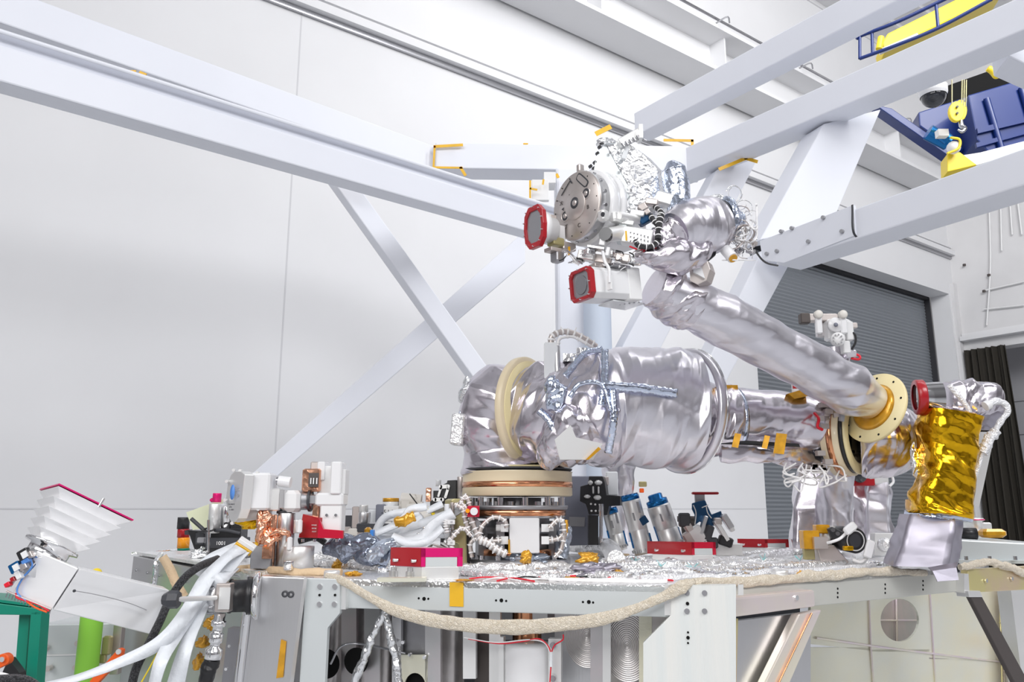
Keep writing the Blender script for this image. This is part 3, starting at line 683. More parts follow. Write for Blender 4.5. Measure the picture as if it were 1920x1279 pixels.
m_.build('panel_ribs', 'chromate_g', gp_)
m_ = MB(); m_.prism([bk(1600, 1090, -.35), bk(1800, 1090, -.35), bk(1800, 1330, -.35), bk(1600, 1330, -.35)], -nb*.01); gi = m_.build('inner_panel', 'milled_p', bus)
m_ = MB(); m_.tube([bk(1680, 1090, -.34), bk(1683, 1330, -.34)], .008, 6); m_.tube([bk(1600, 1164, -.34), bk(1800, 1163, -.34)], .006, 6); m_.build('panel_ribs', 'chromate_g', gi)
# right end: rail piece orange, dark strut, ladder frame
m_ = MB(); m_.prism([rp_(1815, 1068, .012), rp_(1960, 1060, .012), rp_(1960, 1104, .012), rp_(1815, 1112, .012)], -n1*.03); er = m_.build('end_rail', 'chromate_y', bus, .003)
m_ = MB()
for px, py in ((1848, 1089), (1896, 1085)): p = rp_(px, py, .015); m_.cyl(p, p+n1*.006, .008, n=12)
m_.build('screws', 'chrome', er)
m_ = MB(); m_.prism([rp_(1808, 1076, .03), rp_(1816, 1076, .03), rp_(1818, 1112, .03), rp_(1808, 1112, .03)], -n1*.04); m_.build('rail_end', 'alu_l', bus)
m_ = MB(); m_.prism([rp_(1818, 1116, .04), rp_(1840, 1116, .04), rp_(1935, 1290, .04), rp_(1908, 1290, .04)], -n1*.02); m_.build('diagonal_strut', 'strut', bus, .003)
m_ = MB(); m_.prism([rp_(1816, 1108, .045), rp_(1838, 1108, .045), rp_(1843, 1120, .045), rp_(1818, 1120, .045)], -n1*.05); m_.build('strut_foot', 'alu_l', bus, .002)
m_ = MB(); m_.prism([bk(1890, 1090, .10), bk(1960, 1090, .10), bk(1960, 1330, .10), bk(1898, 1330, .10)], -nb*.02); m_.build('end_panel', 'chromate_g', bus)
m_ = MB()
for yy in (1118, 1137, 1168, 1200): m_.tube([bk(1874, yy, .04), bk(1893, yy+2, .04)], .006, 6)
m_.tube([bk(1874, 1100, .04), bk(1880, 1330, .04)], .006, 6); m_.build('ladder_frame', 'olive', bus)
m_ = MB(); p = bk(1906, 1212, .16); m_.blob(p, (.03, .03, .06), .25, 5, 24); m_.build('foil_lump', 'kapton', bus)
# bay interior under the front rail
zi = [(617, 648, 'milled', 0), (648, 690, 'milled_p', .0), (690, 738, 'milled', -.1)]
def fi(px, py, off): return face_pt(px, py, 0, -off)
def vpan(x0, x1, off, m, y0=1120, y1=1320, th=.02, name='bay_panel', bow=None):
    m_ = MB()
    if bow:      # cylindrical web
        a, b = fi(x0, y0, off), fi(x1, y0, off); w = (b-a).length; vs = []; n = 16; zb_ = fi(x0, y1, off).z
        for i in range(n+1):
            t = i/n; p = a+(b-a)*t - fn*(-(bow*w)*math.sin(pi*t)); vs += [p, V((p.x, p.y, zb_))]
        m_.add(vs, [(2*i, 2*i+1, 2*i+3, 2*i+2) for i in range(n)], True)
    else: m_.prism([fi(x0, y0, off), fi(x1, y0, off), fi(x1, y1, off), fi(x0, y1, off)], -fn*th)
    return m_.build(name, m, bus, 0)
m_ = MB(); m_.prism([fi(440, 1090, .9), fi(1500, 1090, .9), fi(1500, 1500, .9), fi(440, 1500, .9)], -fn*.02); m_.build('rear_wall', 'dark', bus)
vpan(600, 650, .35, 'milled', bow=-.4); vpan(640, 668, .28, 'milled_p'); vpan(668, 700, .30, 'milled', bow=-.4); vpan(683, 712, .25, 'milled_p'); vpan(712, 742, .27, 'milled', bow=-.3)
vpan(735, 752, .2, 'alu'); pc = vpan(752, 800, .24, 'alu_d', y1=1226); vpan(797, 826, .2, 'milled_p'); vpan(826, 872, .26, 'milled', bow=-.35)
vpan(868, 892, .16, 'white', y1=1273); vpan(890, 920, .22, 'strut'); vpan(917, 938, .14, 'alu_l')
vpan(1107, 1130, .2, 'milled_p'); vpan(1130, 1145, .18, 'alu_l'); vpan(1140, 1206, .28, 'milled', bow=-.2); vpan(1198, 1222, .2, 'chromate'); vpan(1218, 1300, .25, 'milled', bow=-.15)
vpan(938, 1066, .55, 'alu_d', y0=1110, y1=1200); vpan(1040, 1110, .3, 'alu', y0=1110)
# box with round hole bottom
q = []; h_ = []
for k_ in range(24):
    t = 2*pi*k_/24; c_, s_ = cos(t), sin(t); f_ = 1/max(abs(c_), abs(s_)); q.append(fi(772+30*c_*f_, 1270+42*s_*f_, .2)); h_.append(fi(778+20*c_, 1288+26*s_, .2))
m_ = MB(); m_.holed(q, h_, -fn*.01); bx = m_.build('vent_panel', 'chromate', bus)
m_ = MB(); p = fi(778, 1288, .23); m_.cyl(p, p-fn*.03, .06, n=24); m_.build('vent_hole', 'hole', bx)
m_ = MB()
for px, py in ((748, 1217), (770, 1227), (797, 1232), (742, 1155), (757, 1156), (741, 1203), (757, 1204)): p = fi(px, py, .19); m_.cyl(p, p+fn*.012, .006, n=8)
m_.build('screws', 'chrome', bx)
m_ = MB(); p = fi(612, 1245, .25); m_.lathe(p, fn, [(.0, 0), (.05, 0)], 24); m_.build('round_opening', 'hole', bus); m_ = MB(); p = fi(668, 1240, .21); m_.lathe(p, fn, [(.0, 0), (.045, 0)], 24); m_.build('round_opening', 'hole', bus)
m_ = MB()
for px, py in ((651, 1130), (696, 1160), (817, 1155)):
    pass
m_.tube([fi(620, 1245, .2), fi(640, 1212, .18), fi(680, 1208, .2), fi(760, 1225, .17)], .004, 6); m_.build('grey_wire', 'steel', bus)
for px, py, rr_, of in ((1100, 1192, .075, .235), (1176, 1210, .085, .245)):
    c = fi(px, py, of); m_ = MB(); pf = []
    for i in range(60): pf.append((rr_*(1-i/59)*1.0+.0001, .0012*math.sin(i*1.9)+.001))
    m_.lathe(c, fn, pf, 56); m_.v = [tuple(V(v)+Z3*((V(v)-c).z*.35)) for v in m_.v]; m_.build('machined_face', 'milled', bus)
# white motor drum in the middle bay
mo = fi(990, 1210, .16); u_ = mpp(mo)
m_ = MB(); m_.cyl(mo, mo-Z3*.35, 47*u_, n=40); m_.lathe(mo, Z3, [(47*u_, 0), (44*u_, .006), (0, .006)], 40); dm = m_.build('motor_drum', 'white_gloss', bus)
m_ = MB(); m_.prism([fi(935, 1195, .10), fi(944, 1195, .10), fi(944, 1320, .10), fi(935, 1320, .10)], -fn*.03); m_.prism([fi(1028, 1198, .10), fi(1052, 1198, .10), fi(1052, 1320, .10), fi(1028, 1320, .10)], -fn*.03); fm = m_.build('drum_flange', 'alu_l', bus)
m_ = MB()
for py in (1210, 1272): p = fi(1037, py, .09); m_.cyl(p, p+fn*.006, .010, n=14)
m_.build('screws', 'steel', fm)
m_ = MB(); p = fi(988, 1140, .3); m_.cyl(p, p-Z3*.14, .05, n=24); m_.build('copper_can', 'copper_s', bus); m_ = MB(); p = fi(1012, 1140, .25); m_.box(p, (.05, .04, .12)); m_.build('white_box', 'white', bus)
# foil covered cables in the bay
for pts, sd in (([(722, 1143), (700, 1190), (680, 1240), (658, 1300)], 3), ([(722, 1150), (732, 1190), (742, 1240), (750, 1300)], 4)):
    m_ = MB(); m_.foil([fi(x, y, .1) for x, y in pts], [.010, .013, .013, .014], .3, (4, 14), sd, 20, 70); o = m_.build('cable', 'foil_bright')
    tag(o, 'crinkled foil-wrapped cable hanging in the bay, ' + ('left one' if sd == 3 else 'right one') + ' of the pair below the rail', 'cable', )
# ================================================================ ROBOTIC ARM
BX, BY = P(970, 950, 3.38).x, 3.38
def zb_(py, Y=BY): return P(970, py, Y).z
ub = mpp(V((BX, BY, 1.6)))
arm = thing('robotic_arm', 'large foil-wrapped robotic arm on a cream turntable, with a tool head above the deck', 'robot arm', (BX, BY, ZD))
O = V((BX, BY, 0))
def lz(name, m, prof, n=64, ang=(0, 2*pi), par=None, c=O):     # prof in (px radius, py)
    mb = MB(); mb.lathe(V((c.x, c.y, 0)), Z3, [(r*ub, max(zb_(py), ZD+.002)) for r, py in prof], n, True, ang); return mb.build(name, m, par or arm)
lz('base_flange', 'alu_d', [(0, 1062), (98, 1062), (98, 1046), (78, 1046), (78, 1040), (0, 1040)])
m_ = MB()
for i in range(16):
    t = 2*pi*i/16; p = O+V((cos(t), sin(t), 0))*(90*ub); m_.cyl(p+Z3*zb_(1047), p+Z3*zb_(1038), 6*ub, n=12)
m_.build('bolts', 'steel', arm)
lz('base_column', 'alu_d', [(62, 1046), (62, 1000), (66, 1000), (66, 985), (60, 985), (60, 968)])
lz('copper_band', 'copper_s', [(68, 1044), (70, 1042), (70, 1030), (66, 1028)])
lz('clamp_ring', 'steel', [(60, 972), (88, 972), (90, 968), (90, 960), (60, 960)])
lz('copper_band', 'copper_s', [(82, 968), (90.5, 967), (90.5, 955), (80, 955)])
lz('gear_plate', 'alu_d', [(40, 956), (93, 956), (95, 952), (95, 948), (40, 948)])
lz('spindle', 'steel', [(45, 950), (45, 934), (70, 934)])
m_ = MB()
for i in range(12):
    t = 2*pi*(i+.3)/12; p = O+V((cos(t), sin(t), 0))*(86*ub); m_.cyl(p+Z3*zb_(956), p+Z3*zb_(933), 5.5*ub, n=12)
for i in range(18):
    t = 2*pi*i/18; p = O+V((cos(t), sin(t), 0))*(72*ub); m_.cyl(p+Z3*zb_(949), p+Z3*zb_(941), 6*ub, n=10)
m_.build('posts', 'chrome', arm)
lz('turntable_drum', 'cream', [(60, 931), (101, 931), (103.5, 929), (103, 905), (103, 888), (104.5, 886), (70, 886)], 80)
dr = lz('copper_tape', 'copper_s', [(103.2, 915), (104, 915), (104, 905), (103.2, 905)], 80)
lz('gap_shade', 'black', [(60, 888), (101, 888), (101, 884), (60, 882)])  # black ring fills the gap, its shade put in as colour
lz('upper_flange', 'dark', [(60, 884), (103, 883), (104, 880), (60, 879)])
lz('upper_lip', 'cream_y', [(60, 880), (88, 879.5), (89, 876), (60, 875)])
# grey struts and dark boxes around the column
m_ = MB()
for i in range(8):
    t = 2*pi*(i+.5)/8; p = O+V((cos(t), sin(t), 0))*(72*ub); m_.box(p+Z3*zb_(1008), (16*ub, 16*ub, 60*ub), (V((cos(t), sin(t), 0)), V((-sin(t), cos(t), 0)), Z3))
m_.build('posts', 'alu_d', arm)
wbx = MB(); p = V((P(983, 1000, 3.19).x, 3.19, P(983, 1004, 3.19).z)); u1 = mpp(p); wbx.bbox(p, (56*u1, .05, 64*u1), b=.06); wb_ = wbx.build('electronics_box', 'white_gloss', arm)
m_ = MB()
for sx_, x in ((-1, 946), (1, 1022)):
    for py in (990, 1013):
        q = P(x, py, 3.19); m_.box(q, (14*u1, .035, 14*u1)); m_.cyl(q, q+V((sx_*16*u1, 0, 0)), 6*u1, n=12)
m_.build('connectors', 'white', wb_)
m_ = MB(); m_.prism([P(953, 1012, 3.16), P(956, 1012, 3.16), P(957, 1040, 3.16), P(953, 1036, 3.16)], V((0, .02, 0))); m_.build('kapton_edge', 'kapton', wb_)
# braided wires around the base
random.seed(4)
def loom(pts, r, Yc, m='foil_fine', name='wire_loom', par=None, ties=0, tm='wire_w', n=8):
    pp = [P(x, y, Yc+(dz[0] if (dz := q[2:]) else 0)) for q in pts for x, y in [q[:2]]]
    mb = MB(); mb.tube(pp, r, n, len(pp)*10); o = mb.build(name, m, par)
    if ties:
        mb = MB(); c = catmull(pp, 200)
        for i in range(ties):
            k_ = int((i+.5)/ties*196); a, b = V(c[k_]), V(c[k_+2]); d_ = (b-a).normalized(); mb.lathe(a, d_, [(r*.6, -r*.35), (r*1.18, -r*.35), (r*1.25, 0), (r*1.18, r*.35), (r*.6, r*.35)], 10)
            t_ = random.random()*6.28; x_, y_ = basis(d_); w_ = x_*cos(t_)+y_*sin(t_); mb.cyl(a+w_*r, a+w_*r*(1.5+random.random()*.9), r*.18, n=5)
        mb.build('tie_wraps', tm, o)
    return o
for k_, pts in enumerate([
    [(898, 1005), (905, 985), (925, 970), (945, 975), (950, 990)], [(940, 1013), (915, 1015), (898, 1010), (886, 1012)],
    [(880, 960), (884, 985), (893, 1005), (882, 1020), (885, 1045)], [(950, 1040), (930, 1030), (915, 1018), (898, 1012)],
    [(1030, 990), (1045, 975), (1055, 978), (1058, 1000)], [(1030, 1013), (1048, 1010), (1058, 1000), (1052, 1030), (1040, 1045)], [(880, 958), (890, 990), (900, 1010), (920, 1020)],
    [(860, 950), (872, 930), (880, 945), (884, 965)]]):
    loom(pts, .0085 if k_ != 3 else .014, 3.14+.02*(k_ % 3), 'champ', 'cable_loom', arm, 7)
# red block with white button
m_ = MB(); p = P(888, 959, 3.14); m_.box(p, (22*u1, .05, 20*u1)); rbk = m_.build('red_block', 'red_b', arm, .002)
m_ = MB(); q = P(889, 959, 3.11); m_.cyl(q, q-Y3*.012, 7*u1, n=20); m_.build('white_button', 'white_gloss', rbk); m_ = MB(); q = P(877, 958, 3.11); m_.cyl(q, q-Y3*.012, 4*u1, n=14); m_.build('amber_button', 'amber_glass', rbk)
m_ = MB(); m_.prism([P(880, 970, 3.16), P(890, 968, 3.16), P(905, 985, 3.16), P(896, 993, 3.16)], V((0, .03, 0))); m_.build('angle_bar', 'grey', arm)
m_ = MB(); m_.foil([P(1060, 985, 3.3), P(1056, 1010, 3.3), P(1050, 1045, 3.3)], [(.02, .02), (.035, .03), (.045, .03)], .25, (5, 5), 9, 40, 30); m_.build('foil_flap', 'film', arm)
m_ = MB(); m_.foil([P(1062, 975, 3.25), P(1060, 1005, 3.25)], [(.012, .008), (.016, .008)], .3, (5, 4), 10, 30, 20); m_.build('kapton_flap', 'kapton', arm)
# shoulder: upright foil body
def fs(name, m, pts, radpx, amp, cells, seed, par=None, sq=2., nu=150, nv=110, up=None, fine=.35, fc=2, cap=True):
    pp = [P(x, y, Y) for x, y, Y in pts]; uu = [mpp(q) for q in pp]
    k_ = np.linspace(0, len(pp)-1, len(radpx)); um = np.interp(k_, range(len(uu)), uu)
    rr = [(r*u_ if not hasattr(r, '__len__') else (r[0]*u_, r[1]*u_)) for r, u_ in zip(radpx, um)]
    mb = MB(); mb.foil(pp, rr, amp, cells, seed, nu, nv, sq, cap, fine, up, fc=fc); return mb.build(name, m, par or arm)
sh = fs('shoulder_wrap', 'foil', [(953, 879, 3.38), (946, 830, 3.38), (945, 780, 3.38), (958, 730, 3.38), (978, 700, 3.38)], [86, 80, 82, 84, 80, 62, 20], .085, (8, 5), 11, sq=2.4)
m_ = MB(); m_.blob(P(878, 742, 3.3), (16*ub, .05, 30*ub), .3, 3, 44); m_.build('foil_bundle', 'foil_bright', arm)
m_ = MB(); m_.blob(P(873, 800, 3.3), (14*ub, .05, 34*ub), .3, 6, 44); m_.build('foil_bundle', 'foil_blue', arm)
m_ = MB(); m_.bbox(P(860, 806, 3.27), (24*ub, .08, 58*ub), (V((.98, -.1, -.1)).normalized(), V((.1, .98, 0)).normalized(), V((.08, 0, 1)).normalized()), .12); m_.build('connector_block', 'foil_fine', arm)
AX = V((.84, -.52, .0)).normalized()
rc = P(988, 772, 3.3)
def lr(name, m, c, ax, prof, n=64, par=None, ang=(0, 2*pi)):      # prof (px r, px along axis)
    u_ = mpp(c); mb = MB(); mb.lathe(c, ax, [(r*u_, h*u_) for r, h in prof], n, True, ang); return mb.build(name, m, par or arm)
lr('shoulder_ring', 'cream', rc, AX, [(60, -7), (101, -7), (103, -5), (103, 5), (101, 7), (93, 9), (60, 9)])
lr('ring_lip', 'cream_y', rc, AX, [(60, 6), (94, 6), (94, 11), (60, 11)])
el = fs('elbow_wrap', 'foil', [(996, 772, 3.295), (1045, 776, 3.225), (1090, 772, 3.2), (1130, 768, 3.22)], [86, 91, 96, 101, 105, 104], .105, (9, 6), 24, fine=.45, nu=190, nv=150)
fs('elbow_wrap', 'foil', [(1024, 876, 3.1), (1050, 826, 3.05), (1100, 790, 3.05)], [(14, 12), (42, 34), (60, 48), (46, 46)], .17, (7, 5), 29, nu=130, nv=90)
dr2 = fs('arm_drum', 'foil_soft', [(1108, 768, 3.2), (1160, 765, 3.22), (1230, 766, 3.24), (1292, 770, 3.26)], [98, 110, 113, 113, 113, 112], .06, (8, 5), 38, fine=.5, nu=170, nv=140)
hx = (P(1292, 770, 3.26)-P(1230, 766, 3.24)).normalized(); hx = (hx+V((0, .32, 0))).normalized()
lr('drum_hoop', 'foil_soft', P(1282, 770, 3.26), hx, [(108, -8), (114, -8), (117, -5), (117, 5), (114, 8), (108, 8)])
lr('hoop_wire', 'chrome', P(1288, 770, 3.27), hx, [(115, -1), (118, 0), (115, 1.2)])
# seam tapes in shiny blue foil
def seam(pts, w, name='seam_tape', m='foil_blue', par=None, sd=1):
    pp = [P(*q) for q in pts]; mb = MB(); u_ = mpp(pp[0]); mb.foil(pp, [(w*u_, .006)]*3, .35, (5, 16), sd, 24, 60, fine=.5, up=(0, -1, 0) if False else None); return mb.build(name, m, par or arm)
def strip(pts, w, Yo, m='foil_blue', sd=1, name='seam_tape', par=None):
    """thin crinkled foil strip following points (px,py,Y)"""
    rng = random.Random(sd); mb = MB(); c = catmull([P(*q) for q in pts], 40); vs = []
    for i, p in enumerate(c):
        d_ = V(c[min(i+1, 39)]-c[max(i-1, 0)]).normalized(); p = V(p); vw = (p-C0).normalized(); sd_ = d_.cross(vw).normalized(); u_ = mpp(p)
        for k_ in (-1, -.4, .3, 1): vs.append(p+sd_*(w*u_*.5*k_*(1+rng.uniform(-.15, .15)))-vw*(rng.uniform(0, .003)+(0 if abs(k_) == 1 else .004)))
    mb.add(vs, [(i*4+j, i*4+j+1, i*4+j+5, i*4+j+4) for i in range(39) for j in range(3)], True); o = mb.build(name, m, par or arm)
    so = o.modifiers.new('s', 'SOLIDIFY'); so.thickness = .002; return o
strip([(1134, 655, 3.04), (1133, 715, 2.965), (1128, 760, 2.955)], 13, 0, sd=2)
strip([(1128, 722, 2.95), (1200, 728, 2.965), (1270, 738, 3.0)], 16, 0, 'foil_blue', 5)
strip([(1148, 730, 2.95), (1150, 790, 2.94), (1140, 850, 2.99)], 14, 0, 'foil_blue', 7)
strip([(1068, 745, 2.95), (1088, 720, 2.94), (1128, 722, 2.94), (1145, 770, 2.93)], 8, 0, 'foil_blue', 9)
for k_, pts in enumerate([[(1060, 706, 2.99), (1095, 665, 3.06), (1130, 655, 3.1)], [(1010, 770, 3.0), (1030, 790, 2.98), (1048, 830, 2.97)]]): strip(pts, 12, 0, 'foil_blue', 20+k_)
# bright blue crumple under the connector post
m_ = MB(); m_.blob(P(1042, 742, 3.0), (18*ub, .03, 26*ub), .35, 31, 48); m_.build('foil_bundle', 'foil_blue', arm)
# flat mirror window
wp_ = [P(x, y, 2.915+(x-1040)*.0003) for x, y in ((1070, 797), (1080, 820), (1130, 832), (1112, 862), (1050, 862), (1040, 824))]
m_ = MB(); m_.prism(wp_, V((0, .02, 0))); m_.build('polished_window', 'foil_matte' if False else 'alu_l', arm)
m_ = MB(); m_.prism([P(1098, 862, 2.91), (P(1122, 838, 2.91)), P(1127, 842, 2.91), P(1104, 862, 2.91)], V((0, .01, 0))); m_.build('orange_tab', 'kapton', arm)
# connector post with wire arch
m_ = MB(); p0, p1 = P(1034, 716, 3.1), P(1033, 645, 3.12); m_.bbox((p0+p1)/2, (26*ub, .05, (p1-p0).length), b=.1); cpn = m_.build('connector_post', 'plastic_clear', arm)
m_ = MB(); m_.cyl(P(1046, 716, 3.08), P(1044, 650, 3.1), .012, n=10); m_.build('grey_strip', 'alu', cpn)
loom([(1033, 648, 0), (1036, 630, 0), (1060, 622, .02), (1090, 632, .03), (1118, 650, .05)], .012, 3.1, 'champ', 'wire_arch', arm, 10)
loom([(1046, 648, 0), (1050, 635, 0), (1075, 632, .02), (1100, 645, .03), (1115, 655, .05)], .006, 3.08, 'wire_w', 'wire_arch', arm, 6)
m_ = MB(); m_.box(P(1068, 672, 3.12), (24*ub, .04, 14*ub)); m_.box(P(1090, 660, 3.16), (18*ub, .04, 12*ub)); m_.build('pads', 'foil_bright', arm)
# forearm sections
fs('forearm_wrap', 'foil', [(1290, 787, 3.26), (1330, 787, 3.27), (1372, 789, 3.28)], [75, 72, 68, 66], .08, (8, 4), 41, nu=120, nv=70)
lr('forearm_band', 'foil_blue', P(1368, 789, 3.28), V((1, .25, 0)), [(60, -4), (66, -4), (66, 4), (60, 4)], 48)
fs('forearm_wrap', 'foil', [(1366, 785, 3.28), (1440, 788, 3.3), (1500, 795, 3.31), (1545, 800, 3.33)], [56, 54, 52, 54, 52], .07, (7, 5), 47, nu=130, nv=90)
fs('loose_foil', 'foil', [(1350, 842, 3.2), (1430, 842, 3.2), (1490, 856, 3.25), (1535, 868, 3.3)], [(14, 24), (16, 26), (14, 24), (6, 16)], .2, (6, 7), 53, nu=70, nv=80)
m_ = MB(); m_.prism([P(1345, 832, 3.11), P(1400, 826, 3.11), P(1498, 832, 3.13), P(1500, 838, 3.13), P(1400, 834, 3.11)], V((0, .02, 0))); m_.build('slit_shade', 'black', arm)  # black strip set in for the shade between the foil sheets
for k_, (a, b, c, d_) in enumerate(((1374, 812, 1390, 840), (1430, 816, 1444, 842), (1452, 812, 1476, 852))):
    m_ = MB(); m_.prism([P(a+4, b, 3.08), P(c, b+2, 3.08), P(c-6, d_, 3.07), P(a-2, d_-2, 3.07)], V((0, .003, 0))); m_.build('kapton_tape', 'kapton', arm)
for pts in ([(1345, 722, 3.2), (1383, 722, 3.2), (1384, 730, 3.2), (1350, 728, 3.2)], [(1478, 738, 3.2), (1512, 728, 3.2), (1518, 742, 3.2), (1490, 748, 3.2)]):
    m_ = MB(); m_.prism([P(*q) for q in pts], V((0, .05, 0))); m_.build('kapton_tape', 'kapton', arm)
# elbow mechanism
EX = V((.74, -.67, 0)).normalized()
ec = P(1590, 822, 3.3)
lr('elbow_housing', 'dark', P(1556, 815, 3.34), EX, [(0, -28), (40, -28), (56, -10), (60, 4), (60, 18), (0, 18)], 40)
m_ = MB()
for i in range(10):
    t = 2*pi*i/10; x_, y_ = basis(EX); q = P(1556, 815, 3.34)+(x_*cos(t)+y_*sin(t))*(54*ub); m_.cyl(q-EX*.03, q+EX*.06, .008, n=8)
m_.build('posts', 'steel', arm)
m_ = MB()
for x, y in ((1543, 760), (1552, 772), (1536, 785), (1560, 762), (1568, 780), (1545, 800), (1538, 850), (1552, 866)): m_.box(P(x, y, 3.2), (14*ub, .03, 9*ub))
m_.build('pads', 'champ', arm)
m_ = MB(); m_.tube([P(1527, 775, 3.18), P(1535, 785, 3.15), P(1533, 800, 3.14), P(1542, 806, 3.15)], .006, 6); m_.build('red_wire', 'wire_red', arm)
lr('elbow_ring', 'cream', P(1581, 820, 3.31), EX, [(50, -18), (70, -18), (72, -16), (72, 14), (70, 16), (50, 16)], 72)
lr('copper_tape', 'copper_s', P(1581, 820, 3.31), EX, [(72.2, -6), (72.9, -6), (72.9, 5), (72.2, 5)], 72)
lr('ring_gap', 'black', P(1590, 820, 3.29), EX, [(50, 6), (67, 6), (67, 14), (50, 14)], 64)
lr('elbow_ring', 'cream_y', P(1597, 820, 3.28), EX, [(50, 8), (69, 8), (69, 12), (50, 12)], 64)
fs('elbow_cover', 'foil', [(1607, 824, 3.32), (1640, 824, 3.3), (1680, 822, 3.32), (1716, 820, 3.36)], [66, 72, 74, 66, 56, 36], .10, (9, 6), 61)
m_ = MB(); m_.blob(P(1718, 868, 3.1), (10*ub, .02, 26*ub), .35, 17, 40); m_.build('foil_tail', 'foil_bright', arm)
# boom and its flange
b0, b1_ = P(1640, 766, 3.12), P(1236, 548, 2.68); bx_ = (b1_-b0).normalized()
lr('boom_flange', 'cream_y', P(1640, 765, 3.12), bx_, [(30, -4), (68, -4), (69, -2), (69, 2), (68, 4), (30, 4)], 72)
lr('flange_core', 'kapton', P(1640, 765, 3.12), bx_, [(0, 4), (46, 4.5), (40, 10), (0, 10)], 60)
x_, y_ = basis(bx_); m_ = MB(); u_ = mpp(b0)
for i in range(9):
    t = 2*pi*i/9+.2; q = b0+(x_*cos(t)+y_*sin(t))*(60*u_)+bx_*(4.2*u_); m_.cyl(q, q+bx_*.0015, .0045, n=10)
m_.build('screw_holes', 'hole', arm)
fs('boom_wrap', 'foil_soft', [(1636, 754, 3.10), (1540, 700, 3.0), (1440, 646, 2.9), (1340, 594, 2.8), (1245, 546, 2.71)], [34, 47, 47, 47, 48, 49, 49, 49, 47, 42], .075, (7, 11), 72, nu=150, nv=180, fine=.22)
fs('boom_wrap', 'foil', [(1300, 580, 2.76), (1262, 556, 2.73), (1226, 536, 2.70)], [(46, 46), (48, 48), (47, 47), (38, 38)], .12, (9, 5), 73, nu=110, nv=60)
m_ = MB(); m_.prism([P(1578, 767, 3.1), P(1586, 769, 3.1), P(1583, 790, 3.1), P(1576, 788, 3.1)], V((0, .02, 0))); m_.build('clip', 'grey', arm)
# wires under the elbow
random.seed(8)
for k_ in range(14):
    x0_ = random.uniform(1488, 1560); y0_ = random.uniform(868, 885); pts = [(x0_, y0_)]
    for j in range(3): pts.append((x0_+random.uniform(-35, 40), y0_+random.uniform(5, 38)))
    loom(pts, .0035, 3.25+random.uniform(-.05, .05), 'wire_w', 'loose_wire', arm)
loom([(1474, 868), (1470, 880), (1478, 890), (1490, 888)], .0035, 3.2, 'wire_w', 'loose_wire', arm)
m_ = MB()
for k_ in range(14): m_.box(P(random.uniform(1500, 1560), random.uniform(872, 890), 3.25), (.02, .02, .014))
m_.build('pads', 'champ', arm)
# ================================================================ TOOL HEAD
HY = 2.68
def Q(px, py, dy=0.): return P(px, py, HY+dy)
hu_ = mpp(Q(1150, 420))
HA = V((-.80, -.60, -.03)).normalized(); HB = V((0, 0, 1)).cross(HA).normalized(); HC = HA.cross(HB).normalized()  # HB: right and toward the camera
hax = (HA, HB, HC)
core = MB(); core.bbox(Q(1160, 430, .08), (.16, .14, .13), hax, .1)
head = core.build('tool_head', 'white_gloss', arm)
def hp(mb, name, m, bevel=0, label=None): return mb.build(name, m, head, bevel, label)
fc = Q(1079, 385, -.02)
def hl(name, m, c, ax, prof, n=56, ang=(0, 2*pi)):
    mb = MB(); mb.lathe(c, ax, [(r*hu_, h*hu_) for r, h in prof], n, True, ang); return hp(mb, name, m)
hl('docking_disc', 'champ', fc, -HA, [(0, 0), (63, 0), (65, 2), (66, 4)], 80)
hl('disc_rim', 'alu', fc, -HA, [(66, 4), (66, 26), (60, 27)], 80)
hl('disc_collar', 'white_gloss', fc, -HA, [(60, 26), (72, 27), (73, 30), (73, 46), (68, 50), (74, 52), (74, 62), (60, 66), (0, 66)], 80)
hl('raised_hub', 'champ', fc, HA, [(28, 0), (28, 1.6), (27, 2.2), (0, 2.2)], 48)
hl('hub_socket', 'dark', fc+HB*(-8*hu_)*0+HC*.008, HA, [(0, 2.6), (11, 2.6), (11, 2.2)], 32)
hl('socket_core', 'champ', fc+HC*.008, HA, [(0, 4), (5, 4), (6, 2.4)], 24)
for (a, b) in ((-30, 12), (30, 14)):
    q = fc+HB*(a*hu_)+HC*(b*hu_)*(1 if a > 0 else -1)
    hl('latch_socket', 'dark', q, HA, [(0, .8), (9, .8), (10, 0)], 24); hl('latch_pin', 'champ', q, HA, [(0, 2), (4.5, 2), (5, .6)], 16)
    hl('socket_ring', 'champ', q, HA, [(9, .6), (10, 1.6), (11.5, 1.6), (12, .1)], 24)
mb = MB()
def slot(mb, cx_, cy_, w, h, ang_, th=1.2, inner=False):
    ca, sa = cos(ang_), sin(ang_); pts = []
    for k_ in range(20):
        t = 2*pi*k_/20; a = math.copysign(abs(cos(t))**.45, cos(t))*w/2; b = math.copysign(abs(sin(t))**.45, sin(t))*h/2
        pts.append(fc+HB*((cx_+a*ca-b*sa)*hu_)+HC*((cy_+a*sa+b*ca)*hu_)+HA*.0001)
    mb.prism(pts, HA*(th*hu_))
slot(mb, 22, 42, 38, 16, -.8, .8); hp(mb, 'slot_pocket', 'dark'); mb = MB(); slot(mb, 22, 42, 33, 11, -.8, 1.2); hp(mb, 'slot_insert', 'champ')
mb = MB()
for a, b, w, h, r_ in ((-26, 42, 2, 34, -.9), (-14, 22, 2, 10, .5), (-36, 4, 6, 2, .4), (-34, 0, 2, 8, .6), (-10, 50, 10, 3, -.9)): slot(mb, a, b, w, h, r_, .5)
hp(mb, 'groove', 'dark')
for ch, a, b in (('B', 34, -14), ('C', 8, -42), ('Y', -28, -34), ('X', -40, 16)):
    text(ch, 'engraved_letter', 'strut', head, fc+HB*(a*hu_)+HC*(b*hu_)+HA*.0012, 11*hu_, HB, HC)
mb = MB()
for i in range(14):
    t = 2*pi*i/14; q = fc+(HB*cos(t)+HC*sin(t))*(58*hu_); mb.cyl(q, q+HA*.0012, .0022, n=8)
hp(mb, 'screw_holes', 'hole')
